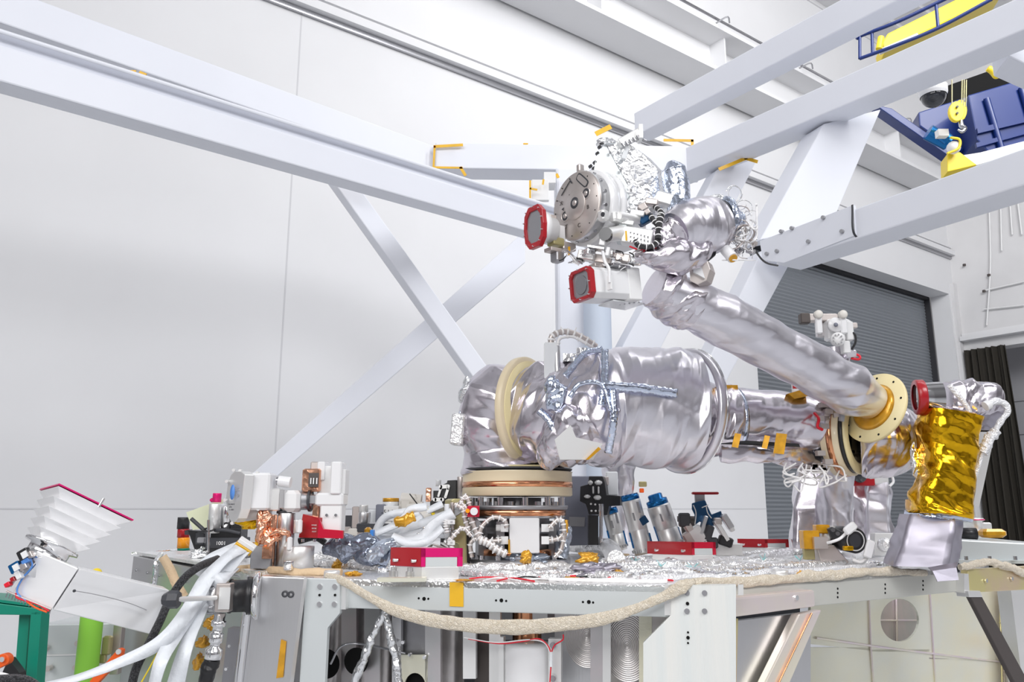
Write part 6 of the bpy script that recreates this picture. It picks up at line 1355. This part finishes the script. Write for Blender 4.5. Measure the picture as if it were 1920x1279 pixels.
# ================================================================ CORNER MOTOR, KNOB, CONNECTOR
cmn = thing('corner_motor', 'black drum motor with silver flange and long knobbed rod on the left front corner', 'motor', tuple(P(455, 1150, 2.66)))
Yc = 2.66; dx_ = V((-.98, -.17, 0)).normalized(); c0_ = P(474, 1117, Yc+.01); uc = mpp(c0_)
def lc2(name, m, prof, n=40, c=c0_, ax=dx_): mb = MB(); mb.lathe(c, ax, [(r*uc, h*uc) for r, h in prof], n); return mb.build(name, m, cmn)
lc2('wall_flange', 'chrome', [(0, -12), (42, -12), (44, -8), (38, -2), (33, 0), (0, 0)]); lc2('drum', 'black', [(0, 0), (33, 0), (34, 3), (34, 9), (29, 11), (29, 36), (31, 38), (31, 42), (0, 42)])
lc2('silver_cap', 'alu', [(0, 42), (26, 42), (26, 60), (30, 62), (30, 74), (24, 78), (24, 84), (0, 84)]); 
for i in range(10):
    t = 2*pi*i/10; x_, y_ = basis(dx_); mb = MB(); q = c0_+dx_*(66*uc)+(x_*cos(t)+y_*sin(t))*(29*uc); mb.cyl(q, q+dx_*(12*uc), 4*uc, n=8); mb.build('bolt', 'steel', cmn)
mb = MB(); mb.bbox(P(421, 1120, Yc-.06), (26*uc, 24*uc, 50*uc), None, .06); mb.build('square_block', 'champ', cmn, .001); mb = MB(); mb.box(P(421, 1122, Yc-.085), (20*uc, .004, 38*uc)); mb.build('block_face', 'alu_l', cmn)
mb = MB(); mb.cyl(P(404, 1121, Yc-.09), P(332, 1124, 2.40), 4.5*uc, n=14); mb.build('rod', 'alu_l', cmn)
mb = MB(); k0 = P(336, 1124, 2.40); mb.lathe(k0, V((-1, 0, -.02)), [(0, 0), (13*uc, 0), (15*uc, 3*uc), (15*uc, 16*uc), (9*uc, 27*uc), (0, 28*uc)], 8, False); mb.build('black_knob', 'grey' if False else 'dark', cmn)
cn2 = P(413, 1150, Yc-.06); mb = MB(); dn = V((-.10, 0, -1)).normalized()
mb.lathe(cn2, dn, [(0, 0), (10*uc, 0), (10*uc, 12*uc), (13*uc, 13*uc), (13*uc, 22*uc), (9*uc, 24*uc), (9*uc, 34*uc), (12*uc, 35*uc), (12*uc, 50*uc), (9*uc, 52*uc), (9*uc, 58*uc), (15*uc, 62*uc), (15*uc, 78*uc), (12*uc, 80*uc), (0, 80*uc)], 24); mb.build('cable_connector', 'chrome', cmn)
mb = MB(); e_ = cn2+dn*(80*uc); mb.foil([e_, e_+V((-.008, 0, -.03)), e_+V((-.015, 0, -.075)), e_+V((.01, 0, -.14))], [.022, .024, .018, .009], .2, (5, 5), 91, 24, 40); mb.build('black_boot', 'black', cmn)
for k_, (x, y, w, h) in enumerate(((398, 1170, 30, 26), (378, 1140, 14, 20), (380, 1205, 24, 20), (373, 1240, 20, 30))):
    kf = thing('kapton_wrap', 'loose orange kapton wrap behind the ribbon cables, %s' % ('beside the connector', 'uppermost', 'beside the lower connector end', 'lowest one near the bottom edge')[k_], 'tape', tuple(P(x, y, 2.85)))
    mb = MB(); mb.blob(P(x, y, 2.82), (w*.5*uc, .02, h*.5*uc), .4, 95+k_, 26); mb.build('kapton_foil', 'kapton', kf)
# ================================================================ CABLES AT LEFT
def cable_thing(name, label, pts, w, m='ribbon', tw=None, r=None, seed=1, cat='cable', group=None, seg=None):
    q = [P(*p) for p in pts]; mb = MB()
    if r: mb.tube(q, r, 12, len(q)*10)
    else: mb.ribbon(q, w, .0015, up=V((.2, -.9, .3)), seg=len(q)*10, twist=tw)
    o = mb.build(name, m); return tag(o, label, cat, group)
cable_thing('ribbon_cable', 'white ribbon cable sweeping furthest left along the bottom edge', [(452, 1028, 2.8), (420, 1050, 2.68), (388, 1085, 2.6), (350, 1150, 2.52), (300, 1205, 2.44), (230, 1240, 2.4), (150, 1270, 2.36), (70, 1290, 2.32)], [.045, .045, .05, .045, .04, .03, .025, .02], tw=lambda t: .5*sin(9*t))
cable_thing('ribbon_cable', 'white ribbon cable hanging in the middle of the three at left', [(456, 1036, 2.8), (430, 1062, 2.7), (400, 1090, 2.62), (370, 1130, 2.58), (330, 1190, 2.5), (302, 1240, 2.4), (285, 1300, 2.4)], [.045, .055, .05, .045, .04, .04, .04], tw=lambda t: .5*sin(7*t+1))
cable_thing('ribbon_cable', 'white ribbon cable hanging nearest the connector at left', [(440, 1066, 2.72), (415, 1085, 2.60), (388, 1110, 2.62), (366, 1165, 2.56), (345, 1225, 2.48), (325, 1300, 2.48)], [.03, .04, .045, .045, .045, .05], tw=lambda t: .4*sin(8*t+2))
cable_thing('ribbon_cable', 'short upper white ribbon cable curling up to the yellow connector', [(456, 1022, 2.9), (425, 1033, 2.82), (392, 1052, 2.75), (372, 1080, 2.7)], .04, tw=lambda t: .3*sin(5*t))
cable_thing('black_cable', 'thick black braided cable looping down behind the white ribbons', [(408, 1048, 2.75), (375, 1062, 2.66), (345, 1085, 2.6), (318, 1125, 2.56), (300, 1165, 2.52), (275, 1215, 2.48), (255, 1255, 2.46), (243, 1305, 2.45)], 0, 'sleeve', r=.0125)
cable_thing('yellow_wire', 'thin yellow wire at the bottom edge left', [(300, 1215, 2.46), (283, 1248, 2.44), (262, 1285, 2.44)], 0, 'yellow', r=.0022, cat='wire')
cable_thing('braided_sleeve', 'black speckled braided sleeve in the bottom left corner', [(-60, 1290, 2.0), (0, 1284, 2.0), (40, 1284, 2.0), (68, 1300, 2.0)], 0, 'sleeve', r=.022)
cable_thing('white_cable', 'thin white cord rising over the braided sleeve at bottom left', [(-20, 1262, 2.1), (12, 1266, 2.1), (50, 1284, 2.1), (90, 1292, 2.1)], 0, 'wire_w', r=.004)
fc_ = thing('flat_connector', 'yellow and grey flat connector at the upper end of the white ribbon cables', 'connector', tuple(P(462, 1026, 2.83)))
cax = (V((.82, .2, -.54)).normalized(), V((.0, .94, .34)).normalized(), V((.55, -.2, .8)).normalized())
for m, dx2, w in (('tape', -6, 12), ('grey', -12, 5), ('white', 6, 8)): pr(fc_, 'connector_row', m, 460+dx2*.6, 1024-dx2*.7, 2.82, 34, w, 14, .1, cax)
cable_thing('foil_cable', 'silver foil-wrapped cable draped over the left rear deck corner', [(302, 1040, 3.55), (293, 1055, 3.5), (292, 1075, 3.5), (288, 1098, 3.5)], 0, 'foil_bright', r=.012)
cable_thing('beige_strap', 'beige woven strap hanging over the left side panel', [(305, 1044, 3.5), (318, 1066, 3.3), (332, 1098, 3.2), (345, 1120, 3.2)], .035, 'beige')
for k_, (pts, m, r) in enumerate((([(262, 1046, 3.85), (300, 1040, 3.8), (350, 1036, 3.8), (400, 1044, 3.6)], 'foil_bright', .01), ([(300, 1050, 3.5), (350, 1052, 3.4), (420, 1060, 3.3), (470, 1072, 3.1)], 'braid_w', .012), ([(420, 1078, 2.9), (470, 1072, 2.88), (540, 1078, 2.86), (640, 1080, 2.84)], 'beige', .012))):
    q = [G(x, y)+Z3*.012 for x, y, _ in pts]; mb = MB(); mb.foil([p for p in q], [r, r, r], .3, (4, 14), 200+k_, 20, 80); tag(mb.build('deck_cable', m), ('foil cable at the far left rear deck edge', 'white wrapped cable lying in front of the black fixture', 'beige wrapped cable along the front edge below the white instrument')[k_], 'cable')
# ================================================================ CART AND GROUND EQUIPMENT, LOWER LEFT
gc = thing('green_cart', 'dark green steel cart frame at the lower left', 'cart', (P(40, 1200, 3.2).x, 3.2, 0))
mb = MB(); mb.prism([P(-60, 1124, 3.2), P(79, 1142, 3.2), P(77, 1154, 3.2), P(-60, 1152, 3.2)], V((0, .06, 0))); mb.build('cart_rail', 'green', gc, .003)
mb = MB(); mb.prism([P(-60, 1122, 3.2), P(79, 1140, 3.2), P(60, 1120, 3.7), P(-60, 1112, 3.7)], V((0, 0, .01))); mb.build('cart_top', 'green', gc)
for (a, b, c, d_, Y_) in ((58, 1142, 66, 1300, 3.2), (36, 1150, 44, 1300, 3.25)):
    p = P(a+9, b, Y_); mb = MB(); mb.prism([P(a, b, Y_), P(a+20, b, Y_), P(a+6, 1330, Y_), P(a-14, 1330, Y_)], V((0, .06, 0))); mb.build('cart_post', 'green', gc, .002)
q = P(50, 1300, 3.2); mb = MB(); mb.box((q.x, 3.22, q.z/2), (.05, .05, q.z)); mb.build('cart_post', 'green', gc)
lg_ = thing('green_post', 'lime green cylinder post with a yellow domed top behind the antenna arm', 'post', (P(178, 1100, 3.7).x, 3.7, 0))
q = P(180, 1085, 3.7); ul = mpp(q); mb = MB(); mb.cyl((q.x, 3.7, 0), (q.x, 3.7, q.z), 20*ul, n=32); mb.build('cylinder', 'lime', lg_)
mb = MB(); mb.lathe(q, Z3, [(20*ul, 0), (20*ul, 5*ul), (0, 8*ul)], 32); mb.build('shoulder', 'lime', lg_); mb = MB(); mb.sphere(q+Z3*(9*ul), 10*ul, 20, 10); mb.build('domed_top', 'yellow', lg_)
gs = thing('ground_equipment', 'grey ground support panel with knobs at the lower left', 'machine', (P(120, 1200, 3.9).x, 3.9, 0))
mb = MB(); mb.prism([P(72, 1172, 3.9), P(238, 1168, 3.9), P(238, 1320, 3.9), P(72, 1320, 3.9)], V((0, .3, 0))); pn_ = mb.build('panel', 'deckside', gs, .004); q = P(150, 1300, 4.0); mb = MB(); mb.box((q.x, 4.05, q.z/2), (.4, .25, q.z)); mb.build('pedestal', 'grey', gs)
mb = MB()
for x, y in ((95, 1252), (147, 1250), (151, 1205), (42, 1254), (88, 1215)): q = P(x, y, 3.89); mb.cyl(q, q-Y3*.03, .013, n=14)
mb.build('posts', 'champ', gs); mb = MB(); mb.prism([P(72, 1228, 3.895), P(150, 1226, 3.895), P(150, 1229, 3.895), P(72, 1231, 3.895)], V((0, .004, 0))); mb.build('panel_joint', 'alu_l', gs)
pr(gs, 'brass_fitting', 'olive', 201, 1210, 3.75, 16, 34, 14, .2); pr(gs, 'brass_fitting', 'olive', 192, 1235, 3.75, 14, 16, 10, .2); pr(gs, 'white_upright', 'champ', 222, 1200, 3.8, 16, 120, 16, .05)
ob = thing('orange_bracket', 'orange steel lever arm leaning beside the lime post', 'bracket', tuple(P(205, 1280, 3.3)))
mb = MB(); mb.prism([P(x, y, 3.3) for x, y in ((222, 1216), (229, 1219), (226, 1235), (188, 1276), (165, 1300), (152, 1300), (172, 1272))], V((0, .03, 0))); mb.build('arm_plate', 'orange', ob, .003); mb = MB(); q = P(223, 1222, 3.298); mb.cyl(q, q-Y3*.006, .01, n=16); mb.build('pivot', 'alu_l', ob)
ob2 = thing('orange_bracket', 'orange lever end with a bolt at the lower left picture edge', 'bracket', tuple(P(5, 1255, 3.0)))
mb = MB(); mb.prism([P(6+11*cos(t), 1237+11*sin(t), 3.0) for t in np.linspace(-1.9, 1.2, 10)]+[P(-20, 1262, 3.0), P(-30, 1240, 3.0)], V((0, .03, 0))); mb.build('arm_plate', 'orange', ob2, .002); mb = MB(); q = P(6, 1236, 2.998); mb.cyl(q, q-Y3*.008, .009, n=16); mb.build('pivot', 'chrome', ob2)
mb = MB(); mb.prism([P(16, 1235, 3.1), P(36, 1262, 3.1), P(40, 1290, 3.1), P(4, 1262, 3.1)], V((0, .04, 0))); tag(mb.build('black_wedge', 'black'), 'black plate behind the green cart posts at lower left', 'plate')
# ================================================================ MIDDLE DECK, BEHIND FRONT BRACKET
YH = 3.25
hx_ = thing('ribbon_harness', 'fan of white ribbon cables with blue tie and orange patch left of the turntable', 'harness', tuple(G(780, 1035)))
for k_, (pts, w) in enumerate((([(700, 1008), (720, 972), (760, 960), (790, 962), (830, 945)], .03), ([(700, 1005), (730, 995), (780, 985), (850, 960), (856, 950)], .04), ([(700, 1012), (740, 1010), (800, 1000), (850, 1000)], .04), ([(702, 1015), (745, 1015), (790, 1010), (815, 985), (850, 962)], .045), ([(705, 1000), (740, 985), (760, 970), (770, 956), (800, 950)], .03), ([(735, 1005), (770, 1020), (800, 1015), (830, 990)], .03))):
    mb = MB(); mb.ribbon([P(x, y, YH-.03*k_) for x, y in pts], w, .004, up=V((.1, -.95, .3)), twist=lambda t, k_=k_: .5*sin(6*t+k_)); mb.build('ribbon_cable', 'ribbon', hx_)
pr(hx_, 'blue_tie', 'blue_tape', 698, 1007, YH-.1, 6, 26, 20, .1); pr(hx_, 'kapton_sleeve', 'kapton', 690, 1005, YH-.08, 12, 32, 22, .3)
mb = MB(); mb.foil([P(742, 982, YH-.12), P(762, 974, YH-.13), P(778, 968, YH-.13)], [(.012, .02), (.014, .024), (.012, .018)], .25, (5, 5), 141, 24, 30); mb.build('kapton_patch', 'kapton', hx_)
hs = thing('ribbed_hose', 'tan ribbed hose end with a yellow band emerging above the white ribbon cables', 'hose', tuple(G(800, 1030)))
a, b = P(790, 972, YH), P(828, 952, YH+.05); dh = (b-a).normalized(); L_ = (b-a).length; mb = MB(); prof = []
for i in range(24): prof.append((.024+.004*(i % 2), L_*i/23))
mb.lathe(a, dh, prof, 28); mb.build('hose', 'white_motor', hs); mb = MB(); mb.lathe(a+dh*L_*.35, dh, [(.0285, 0), (.0285, .014)], 28); mb.build('yellow_band', 'yellow', hs)
mb = MB(); mb.tube([a+dh*.01, a-dh*.05+V((-.02, 0, -.03)), a-dh*.1+V((-.04, 0, -.1))], .02, 12); mb.build('hose_tail', 'ribbon', hs)
rear = thing('motor_bench', 'bench of small motors and cans behind the ribbon cables, with a handwritten label', 'instrument', tuple(G(745, 1022)))
YQ = 3.75
vcyl(rear, 'silver_tube', 'alu_l', 682, 947, 962, 8, YQ-.1); vcyl(rear, 'silver_tube', 'alu', 683, 961, 1000, 11, YQ-.1); pr(rear, 'dark_back', 'dark', 660, 985, YQ+.1, 60, 36, 20, .05); pr(rear, 'clear_case', 'champ', 668, 970, YQ, 14, 40, 14); pr(rear, 'clear_case', 'plastic_clear', 700, 968, YQ, 16, 24, 14)
pr(rear, 'grey_case', 'greyblue', 715, 963, YQ-.02, 18, 34, 24, .1); lbx = pr(rear, 'label_box', 'white', 735, 963, YQ-.06, 28, 28, 24, .04); text('-51 VW', 'handwriting', 'black', lbx, P(735, 961, YQ-.105), .030, X3, Z3); pr(rear, 'lower_box', 'white', 724, 978, YQ-.06, 22, 12, 20, .05)
vcyl(rear, 'can', 'plastic_clear', 733, 940, 952, 15, YQ); vcyl(rear, 'kapton_lid', 'kapton', 733, 934, 941, 15.5, YQ)
for x, y, w, h, m in ((762, 948, 26, 30, 'white_motor'), (778, 938, 20, 22, 'white_motor'), (795, 958, 14, 18, 'white_motor')): pr(rear, 'motor_housing', m, x, y, YQ, w, h, 24, .3)
mb = MB(); mb.cyl(P(752, 936, YQ), P(790, 940, YQ), .03, n=24); mb.cyl(P(765, 960, YQ-.04), P(795, 955, YQ-.04), .035, n=24); mb.build('motor_barrel', 'white_motor', rear)
mb = MB(); mb.tube([P(768, 926, YQ-.06), P(780, 942, YQ-.06), P(792, 958, YQ-.06)], .003, 6); mb.build('black_probe', 'black', rear)
for x, y, w, h, m in ((660, 998, 26, 14, 'white_motor'), (674, 1003, 18, 10, 'champ'), (648, 993, 16, 10, 'champ'), (700, 990, 60, 16, 'dark'), (760, 985, 40, 20, 'steel'), (665, 1008, 40, 10, 'black')): pr(rear, 'small_block', m, x, y, YQ-.15, w, h, 20, .1)
br2 = thing('black_bracket', 'black stepped bracket with grey bone-shaped levers, just left of the cream turntable', 'bracket', tuple(G(835, 1025)))
mb = MB(); mb.prism([P(x, y, YQ) for x, y in ((838, 901), (856, 900), (856, 960), (806, 962), (806, 940), (812, 936), (812, 920), (828, 920), (828, 910), (838, 905))], V((.02, .08, 0))); mb.build('stepped_plate', 'black', br2, .003)
def bone(x0_, y0_, x1_, y1_, w):
    mb = MB(); a, b = P(x0_, y0_, YQ-.015), P(x1_, y1_, YQ-.015); u_ = mpp(a); mb.cyl(a, a+Y3*.012, w*u_, n=16); mb.cyl(b, b+Y3*.012, w*u_, n=16); d_ = (b-a).normalized(); s_ = d_.cross(Y3); mb.prism([a+s_*w*u_, b+s_*w*u_, b-s_*w*u_, a-s_*w*u_], V((0, .012, 0))); mb.build('lever', 'alu_l', br2)
bone(826, 913, 840, 912, 3.5); bone(815, 937, 829, 937, 3.5); bone(826, 916, 822, 930, 2); bone(840, 916, 835, 932, 2.5)
vcyl(br2, 'clear_tube', 'plastic_clear', 822, 900, 912, 5, YQ); vcyl(br2, 'fluted_tube', 'champ', 864, 894, 935, 7, YQ); pr(br2, 'copper_block', 'copper', 804, 928, YQ+.05, 10, 26, 14); vcyl(br2, 'support_column', 'black', 835, 958, 1030, 9, YQ+.05)
tp = thing('tan_bulkhead', 'tan metal bulkhead with clear connectors and looms, left of the turntable base', 'bracket', tuple(G(868, 1060)))
YT_ = 3.22
mb = MB(); mb.prism([P(x, y, YT_) for x, y in ((846, 938), (852, 935), (874, 935), (876, 1058), (858, 1058), (860, 1020), (846, 1015))], V((-.03, .05, 0))); mb.build('bulkhead_plate', 'olive', tp, .003)
mb = MB(); mb.prism([P(873, 938, YT_-.002), P(881, 938, YT_+.05), P(881, 1058, YT_+.05), P(873, 1058, YT_-.002)], V((.005, .03, 0))); mb.build('dark_edge', 'strut', tp)
for y0_, y1_ in ((945, 972), (982, 1008)): vcyl(tp, 'clear_connector', 'plastic_clear', 838, y0_, y1_, 5, YT_-.05); vcyl(tp, 'clear_connector', 'champ', 848, y0_-3, y1_-2, 4, YT_-.03)
for y_ in (979, 1018): tb = pr(tp, 'tag', 'white', 846, y_, YT_-.08, 14, 8, 4, .1); text('10', 'tag_text', 'dark', tb, P(846, y_, YT_-.09), .010, X3, Z3)
for k_, pts in enumerate([[(852, 945), (868, 955), (872, 975), (880, 995)], [(842, 1015), (855, 1000), (868, 990), (884, 1005)], [(845, 1035), (848, 1018), (840, 1010)], [(838, 975), (836, 985), (838, 1000)], [(862, 940), (878, 960), (886, 985)]]): loom(pts, .0085, YT_-.07, 'champ', 'cable_loom', tp, 6)
random.seed(5)
for k_ in range(16):
    x, y = random.uniform(790, 850), random.uniform(985, 1030); mb = MB(); mb.tube([P(x, y, 3.2), P(x+random.uniform(-20, 20), y+random.uniform(-12, 8), 3.17), P(x+random.uniform(-25, 25), y+random.uniform(-10, 14), 3.2)], random.choice((.004, .006, .003)), 6, 14); mb.build('harness_wire', random.choice(('steel', 'foil_bright', 'champ', 'wire_w')), tp)
flm = thing('film_bag', 'crumpled translucent blue-grey film behind the front left red bracket', 'film', tuple(G(680, 1055)))
mb = MB(); mb.foil([P(608, 1032, 3.1), P(650, 1026, 3.08), P(700, 1035, 3.05), (P(735, 1030, 3.05))], [(.02, .02), (.035, .05), (.04, .05), (.02, .03)], .35, (6, 7), 151, 60, 70); mb.build('film', 'film_dk', flm)
mb = MB(); mb.foil([P(690, 1050, 3.0), P(712, 1030, 3.0), P(740, 1018, 3.02)], [.012, .03, .02], .35, (6, 5), 152, 40, 40); mb.build('film', 'film', flm)
mb = MB(); mb.tube([P(560, 1015, 3.12), P(590, 1008, 3.12), P(610, 1018, 3.12)], .012, 8); mb.build('black_sleeve', 'sleeve', flm)
# ================================================================ FOIL HARNESSES ON THE DECK
def gp3(x, y, r): return G(x, y)+Z3*r
H = [([(590, 1050), (640, 1050), (690, 1060), (724, 1062)], .016, 'foil_fine', 'foil harness lying between the white instrument and the left red bracket, upper strand'),
     ([(585, 1062), (650, 1066), (720, 1072)], .013, 'foil_fine', 'foil harness lying between the white instrument and the left red bracket, lower strand'),
     ([(870, 1070), (960, 1072), (1040, 1070), (1120, 1075), (1230, 1072)], .014, 'foil_fine', 'long foil harness directly in front of the turntable'),
     ([(868, 1080), (950, 1084), (1060, 1080), (1180, 1086), (1260, 1082)], .011, 'foil_fine', 'foil harness along the front rail right of the magenta bracket'),
     ([(1130, 1062), (1200, 1066), (1290, 1066), (1400, 1056), (1480, 1046)], .016, 'foil_fine', 'foil harness running behind the middle red bracket to the right'),
     ([(1180, 1080), (1300, 1080), (1420, 1072), (1540, 1066), (1620, 1060)], .013, 'foil_fine', 'foil harness along the right front edge, outer strand'),
     ([(1360, 1050), (1440, 1046), (1500, 1040), (1560, 1050)], .017, 'foil_fine', 'foil harness curving to the foil cone foot'),
     ([(1200, 1090), (1290, 1088), (1400, 1082), (1500, 1076), (1640, 1066)], .010, 'braid_w', 'white braided strand nearest the right front edge'),
     ([(1380, 1030), (1400, 1036), (1430, 1036), (1450, 1034)], .016, 'foil_bright', 'short bright foil cable under the farthest red bracket'),
     ([(1390, 1022), (1440, 1016), (1480, 1020)], .008, 'wire_w', 'thin white cable above the farthest red bracket'),
     ([(1600, 1050), (1650, 1044), (1700, 1044)], .012, 'braid_w', 'white cable left of the gold mast foot'),
     ([(1590, 1060), (1640, 1060), (1690, 1064)], .008, 'foil_bright', 'thin foil cable in front of the gold mast foot'),
     ([(1030, 1090), (1110, 1092), (1200, 1094), (1250, 1094)], .006, 'wire_w', 'white wire along the front rail near the braided strap end')]
for k_, (pts, r, m, lb_) in enumerate(H):
    mb = MB(); q = [gp3(x, y, r*1.0) for x, y in pts]; mb.foil(q, [r, r*1.15, r], .28 if m != 'wire_w' else .03, (5, 22), 300+k_, 26, 170, fine=.6); tag(mb.build('foil_harness' if 'foil' in m else 'white_cable', m), lb_, 'cable harness')
random.seed(77)
for k_ in range(26):
    x = random.uniform(640, 1480); y = random.uniform(1046, 1086); L_ = random.uniform(90, 220)
    if 850 < x+L_/2 < 1090 and y < 1066: y += 20
    if x+L_ > 1560: x -= 160
    pts = [(x, y), (x+L_*.35, y+random.uniform(-7, 7)), (x+L_*.7, y+random.uniform(-7, 7)), (x+L_, y+random.uniform(-6, 6))]; r = random.uniform(.005, .011)
    mb = MB(); mb.foil([gp3(a_, min(b_, 1088), r) for a_, b_ in pts], [r, r*1.3, r], .35, (5, 16), 600+k_, 16, 90, fine=.6); tag(mb.build('foil_strand', ('foil_fine', 'foil_bright', 'braid_w')[k_ % 3]), 'thin crinkled foil strand lying among the foil harnesses on the front of the deck', 'cable', 'foil strands on the front of the deck')
# big foil elbow right of the turntable
mb = MB(); mb.foil([gp3(1062, 1038, .045), gp3(1100, 1040, .045), gp3(1140, 1046, .045), gp3(1156, 1064, .03)], [.034, .042, .044, .034], .12, (7, 8), 331, 60, 90, fine=.8); tag(mb.build('foil_duct', 'foil_fine'), 'fat foil-wrapped duct bending right of the turntable base', 'duct')
mb = MB(); q = gp3(1088, 1038, .045); mb.lathe(q, V((1, -.1, 0)), [(.043, -.004), (.046, -.003), (.046, .003), (.043, .004)], 28); tag(mb.build('teal_tie', 'teal'), 'teal tie around the fat foil duct', 'tie')
# crumpled scraps in front of the turntable
SC = [(985, 1066, .10, .05, .028, 'film', 'crumpled blue-grey film in front of the white electronics box'), (1120, 1082, .07, .03, .022, 'foil_matte', 'grey crumpled foil mound at the middle of the front edge'),
      (1548, 1056, .06, .05, .03, 'foil_bright', 'bright crumpled silver foil below the lens camera'), (1078, 1030, .03, .02, .05, 'foil_matte', 'grey foil tuft right of the turntable base')]
for k_, (x, y, rx, ry, rz, m, lb_) in enumerate(SC): mb = MB(); mb.blob(gp3(x, y, rz*.95), (rx, ry, rz), .4, 400+k_, 56, (8, 6)); tag(mb.build('foil_scrap', m), lb_, 'foil')
KP = [(988, 1072, .022, .02, 'yellow kapton patch on the film before the turntable'), (1044, 1080, .02, .008, 'orange kapton scrap right of the film'), (1105, 1072, .04, .018, 'orange kapton crest on the grey foil mound'), (1160, 1084, .014, .012, 'small yellow kapton scrap at the middle of the front edge'), (1070, 1088, .03, .005, 'flat orange kapton strip on the front edge'), (1338, 1074, .026, .008, 'orange kapton scrap in front of the middle red bracket'), (1496, 1076, .026, .006, 'orange kapton strip beside the small silver pot'), (633, 1066, .018, .018, 'orange kapton twist standing at the left front'), (662, 1080, .022, .007, 'flat orange kapton scrap beside the left silver ring'), (868, 1090, .03, .003, 'orange tape end lying on top of the front rail')]
for k_, (x, y, rx, rz, lb_) in enumerate(KP): mb = MB(); mb.blob(gp3(x, y, rz*.95+(.03 if k_ in (0, 2) else 0)), (rx, .02, rz), .45, 430+k_, 26, (7, 5)); tag(mb.build('kapton_scrap', 'kapton'), lb_, 'tape')
for x, y, r, lb_ in ((622, 1083, 15, 'short silver ring pot at the left front edge'), (1462, 1082, 16, 'short silver ring pot at the right front edge')):
    c = G(x, y); u_ = mpp(c); mb = MB(); mb.lathe(c, Z3, [(r*u_*.75, 0), (r*u_, 0), (r*u_, 10*u_), (r*u_*.9, 13*u_), (r*u_*.7, 12*u_), (r*u_*.7, 2*u_)], 32); tag(mb.build('ring_pot', 'alu_l'), lb_, 'pot')
# thin red and white wires on the edge
random.seed(9)
for k_ in range(14):
    x = 880+k_*26; m = ('wire_red', 'wire_w', 'wire_red', 'black', 'wire_w')[k_ % 5]; y = 1086+random.uniform(-3, 6)
    mb = MB(); mb.tube([gp3(x, y, .003), gp3(x+30, y+random.uniform(-4, 3), .006), gp3(x+70, y+random.uniform(-3, 4), .003)], .0028, 6, 16); tag(mb.build('thin_wire', m), 'thin loose wire lying along the top of the front rail', 'wire', 'loose wires on the front rail')
# teal lacing tufts
for k_, (x, y) in enumerate(((1240, 1068), (1190, 1060), (1432, 1056), (1300, 1072), (1500, 1056))):
    mb = MB(); c = gp3(x, y, .012)
    for j in range(5): d_ = V((random.uniform(-1, 1), random.uniform(-1, 1), random.uniform(.2, 1.2))).normalized(); mb.cyl(c, c+d_*.03, .0022, .001, n=5)
    tag(mb.build('lacing_tuft', 'teal'), 'small teal lacing tuft tied on the foil harnesses', 'tie', 'teal lacing tufts')
# braided strap sagging across the front
def fpx(x, y, off): return face_pt(x, y, 0, off)
sp_ = [(612, 1080, .0), (640, 1088, .03), (690, 1118, .06), (745, 1146, .07), (830, 1166, .07), (930, 1176, .07), (1040, 1172, .07), (1130, 1160, .07), (1200, 1138, .06), (1245, 1118, .05), (1280, 1100, .05), (1300, 1090, .02)]
mb = MB(); mb.foil([fpx(*q) for q in sp_], [(.007, .010), (.007, .014), (.007, .013), (.008, .019), (.008, .021), (.008, .022), (.008, .021), (.008, .019), (.007, .013), (.007, .015), (.007, .02), (.006, .008)], .08, (7, 40), 500, 30, 320, fine=.7, up=(0, 0, 1)); tag(mb.build('braided_strap', 'braid'), 'pale braided ground strap sagging across the front rail', 'strap')
for pts, lb_, off in (([(1300, 1094), (1380, 1094), (1470, 1088), (1560, 1080), (1660, 1074), (1735, 1076)], 'cream woven sleeve along the right front edge, left of the gold mast', .004), ([(1800, 1066), (1850, 1056), (1885, 1064), (1930, 1080), (1980, 1090)], 'cream woven sleeve hanging at the right end of the deck edge', .02)):
    mb = MB(); mb.foil([face_pt(x, y, 1, off)+Z3*.004 for x, y in pts], [(.010, .012), (.010, .016), (.010, .016), (.010, .012)], .3, (5, 18), 510+int(pts[0][0]), 24, 160, fine=.7); tag(mb.build('woven_sleeve', 'braid'), lb_, 'sleeve')
# red and white twisted wires with clear sleeve in the bay
for k_, (pts, m, lb_) in enumerate((([(870, 1196), (930, 1205), (990, 1200), (1020, 1205), (1032, 1225)], 'wire_w', 'white wire crossing the bay to the clear sleeve'), ([(878, 1198), (935, 1207), (980, 1203), (1010, 1198), (1028, 1212), (1033, 1228)], 'wire_red', 'red wire crossing the bay to the clear sleeve'), ([(1056, 1190), (1055, 1200), (1040, 1210), (1033, 1226)], 'wire_red', 'short red wire dropping from the rail to the clear sleeve'), ([(1033, 1250), (1031, 1280), (1030, 1310)], 'wire_red', 'red wire below the clear sleeve'))):
    mb = MB(); mb.tube([fpx(x, y, -.03) for x, y in pts], .0022, 6); tag(mb.build('thin_wire', m), lb_, 'wire')
mb = MB(); mb.foil([fpx(1033, 1222, -.03), fpx(1033, 1250, -.03)], [.006, .006], .1, (4, 4), 540, 16, 20); tag(mb.build('clear_sleeve', 'plastic_clear'), 'clear shrink sleeve joining the red and white wires', 'sleeve')
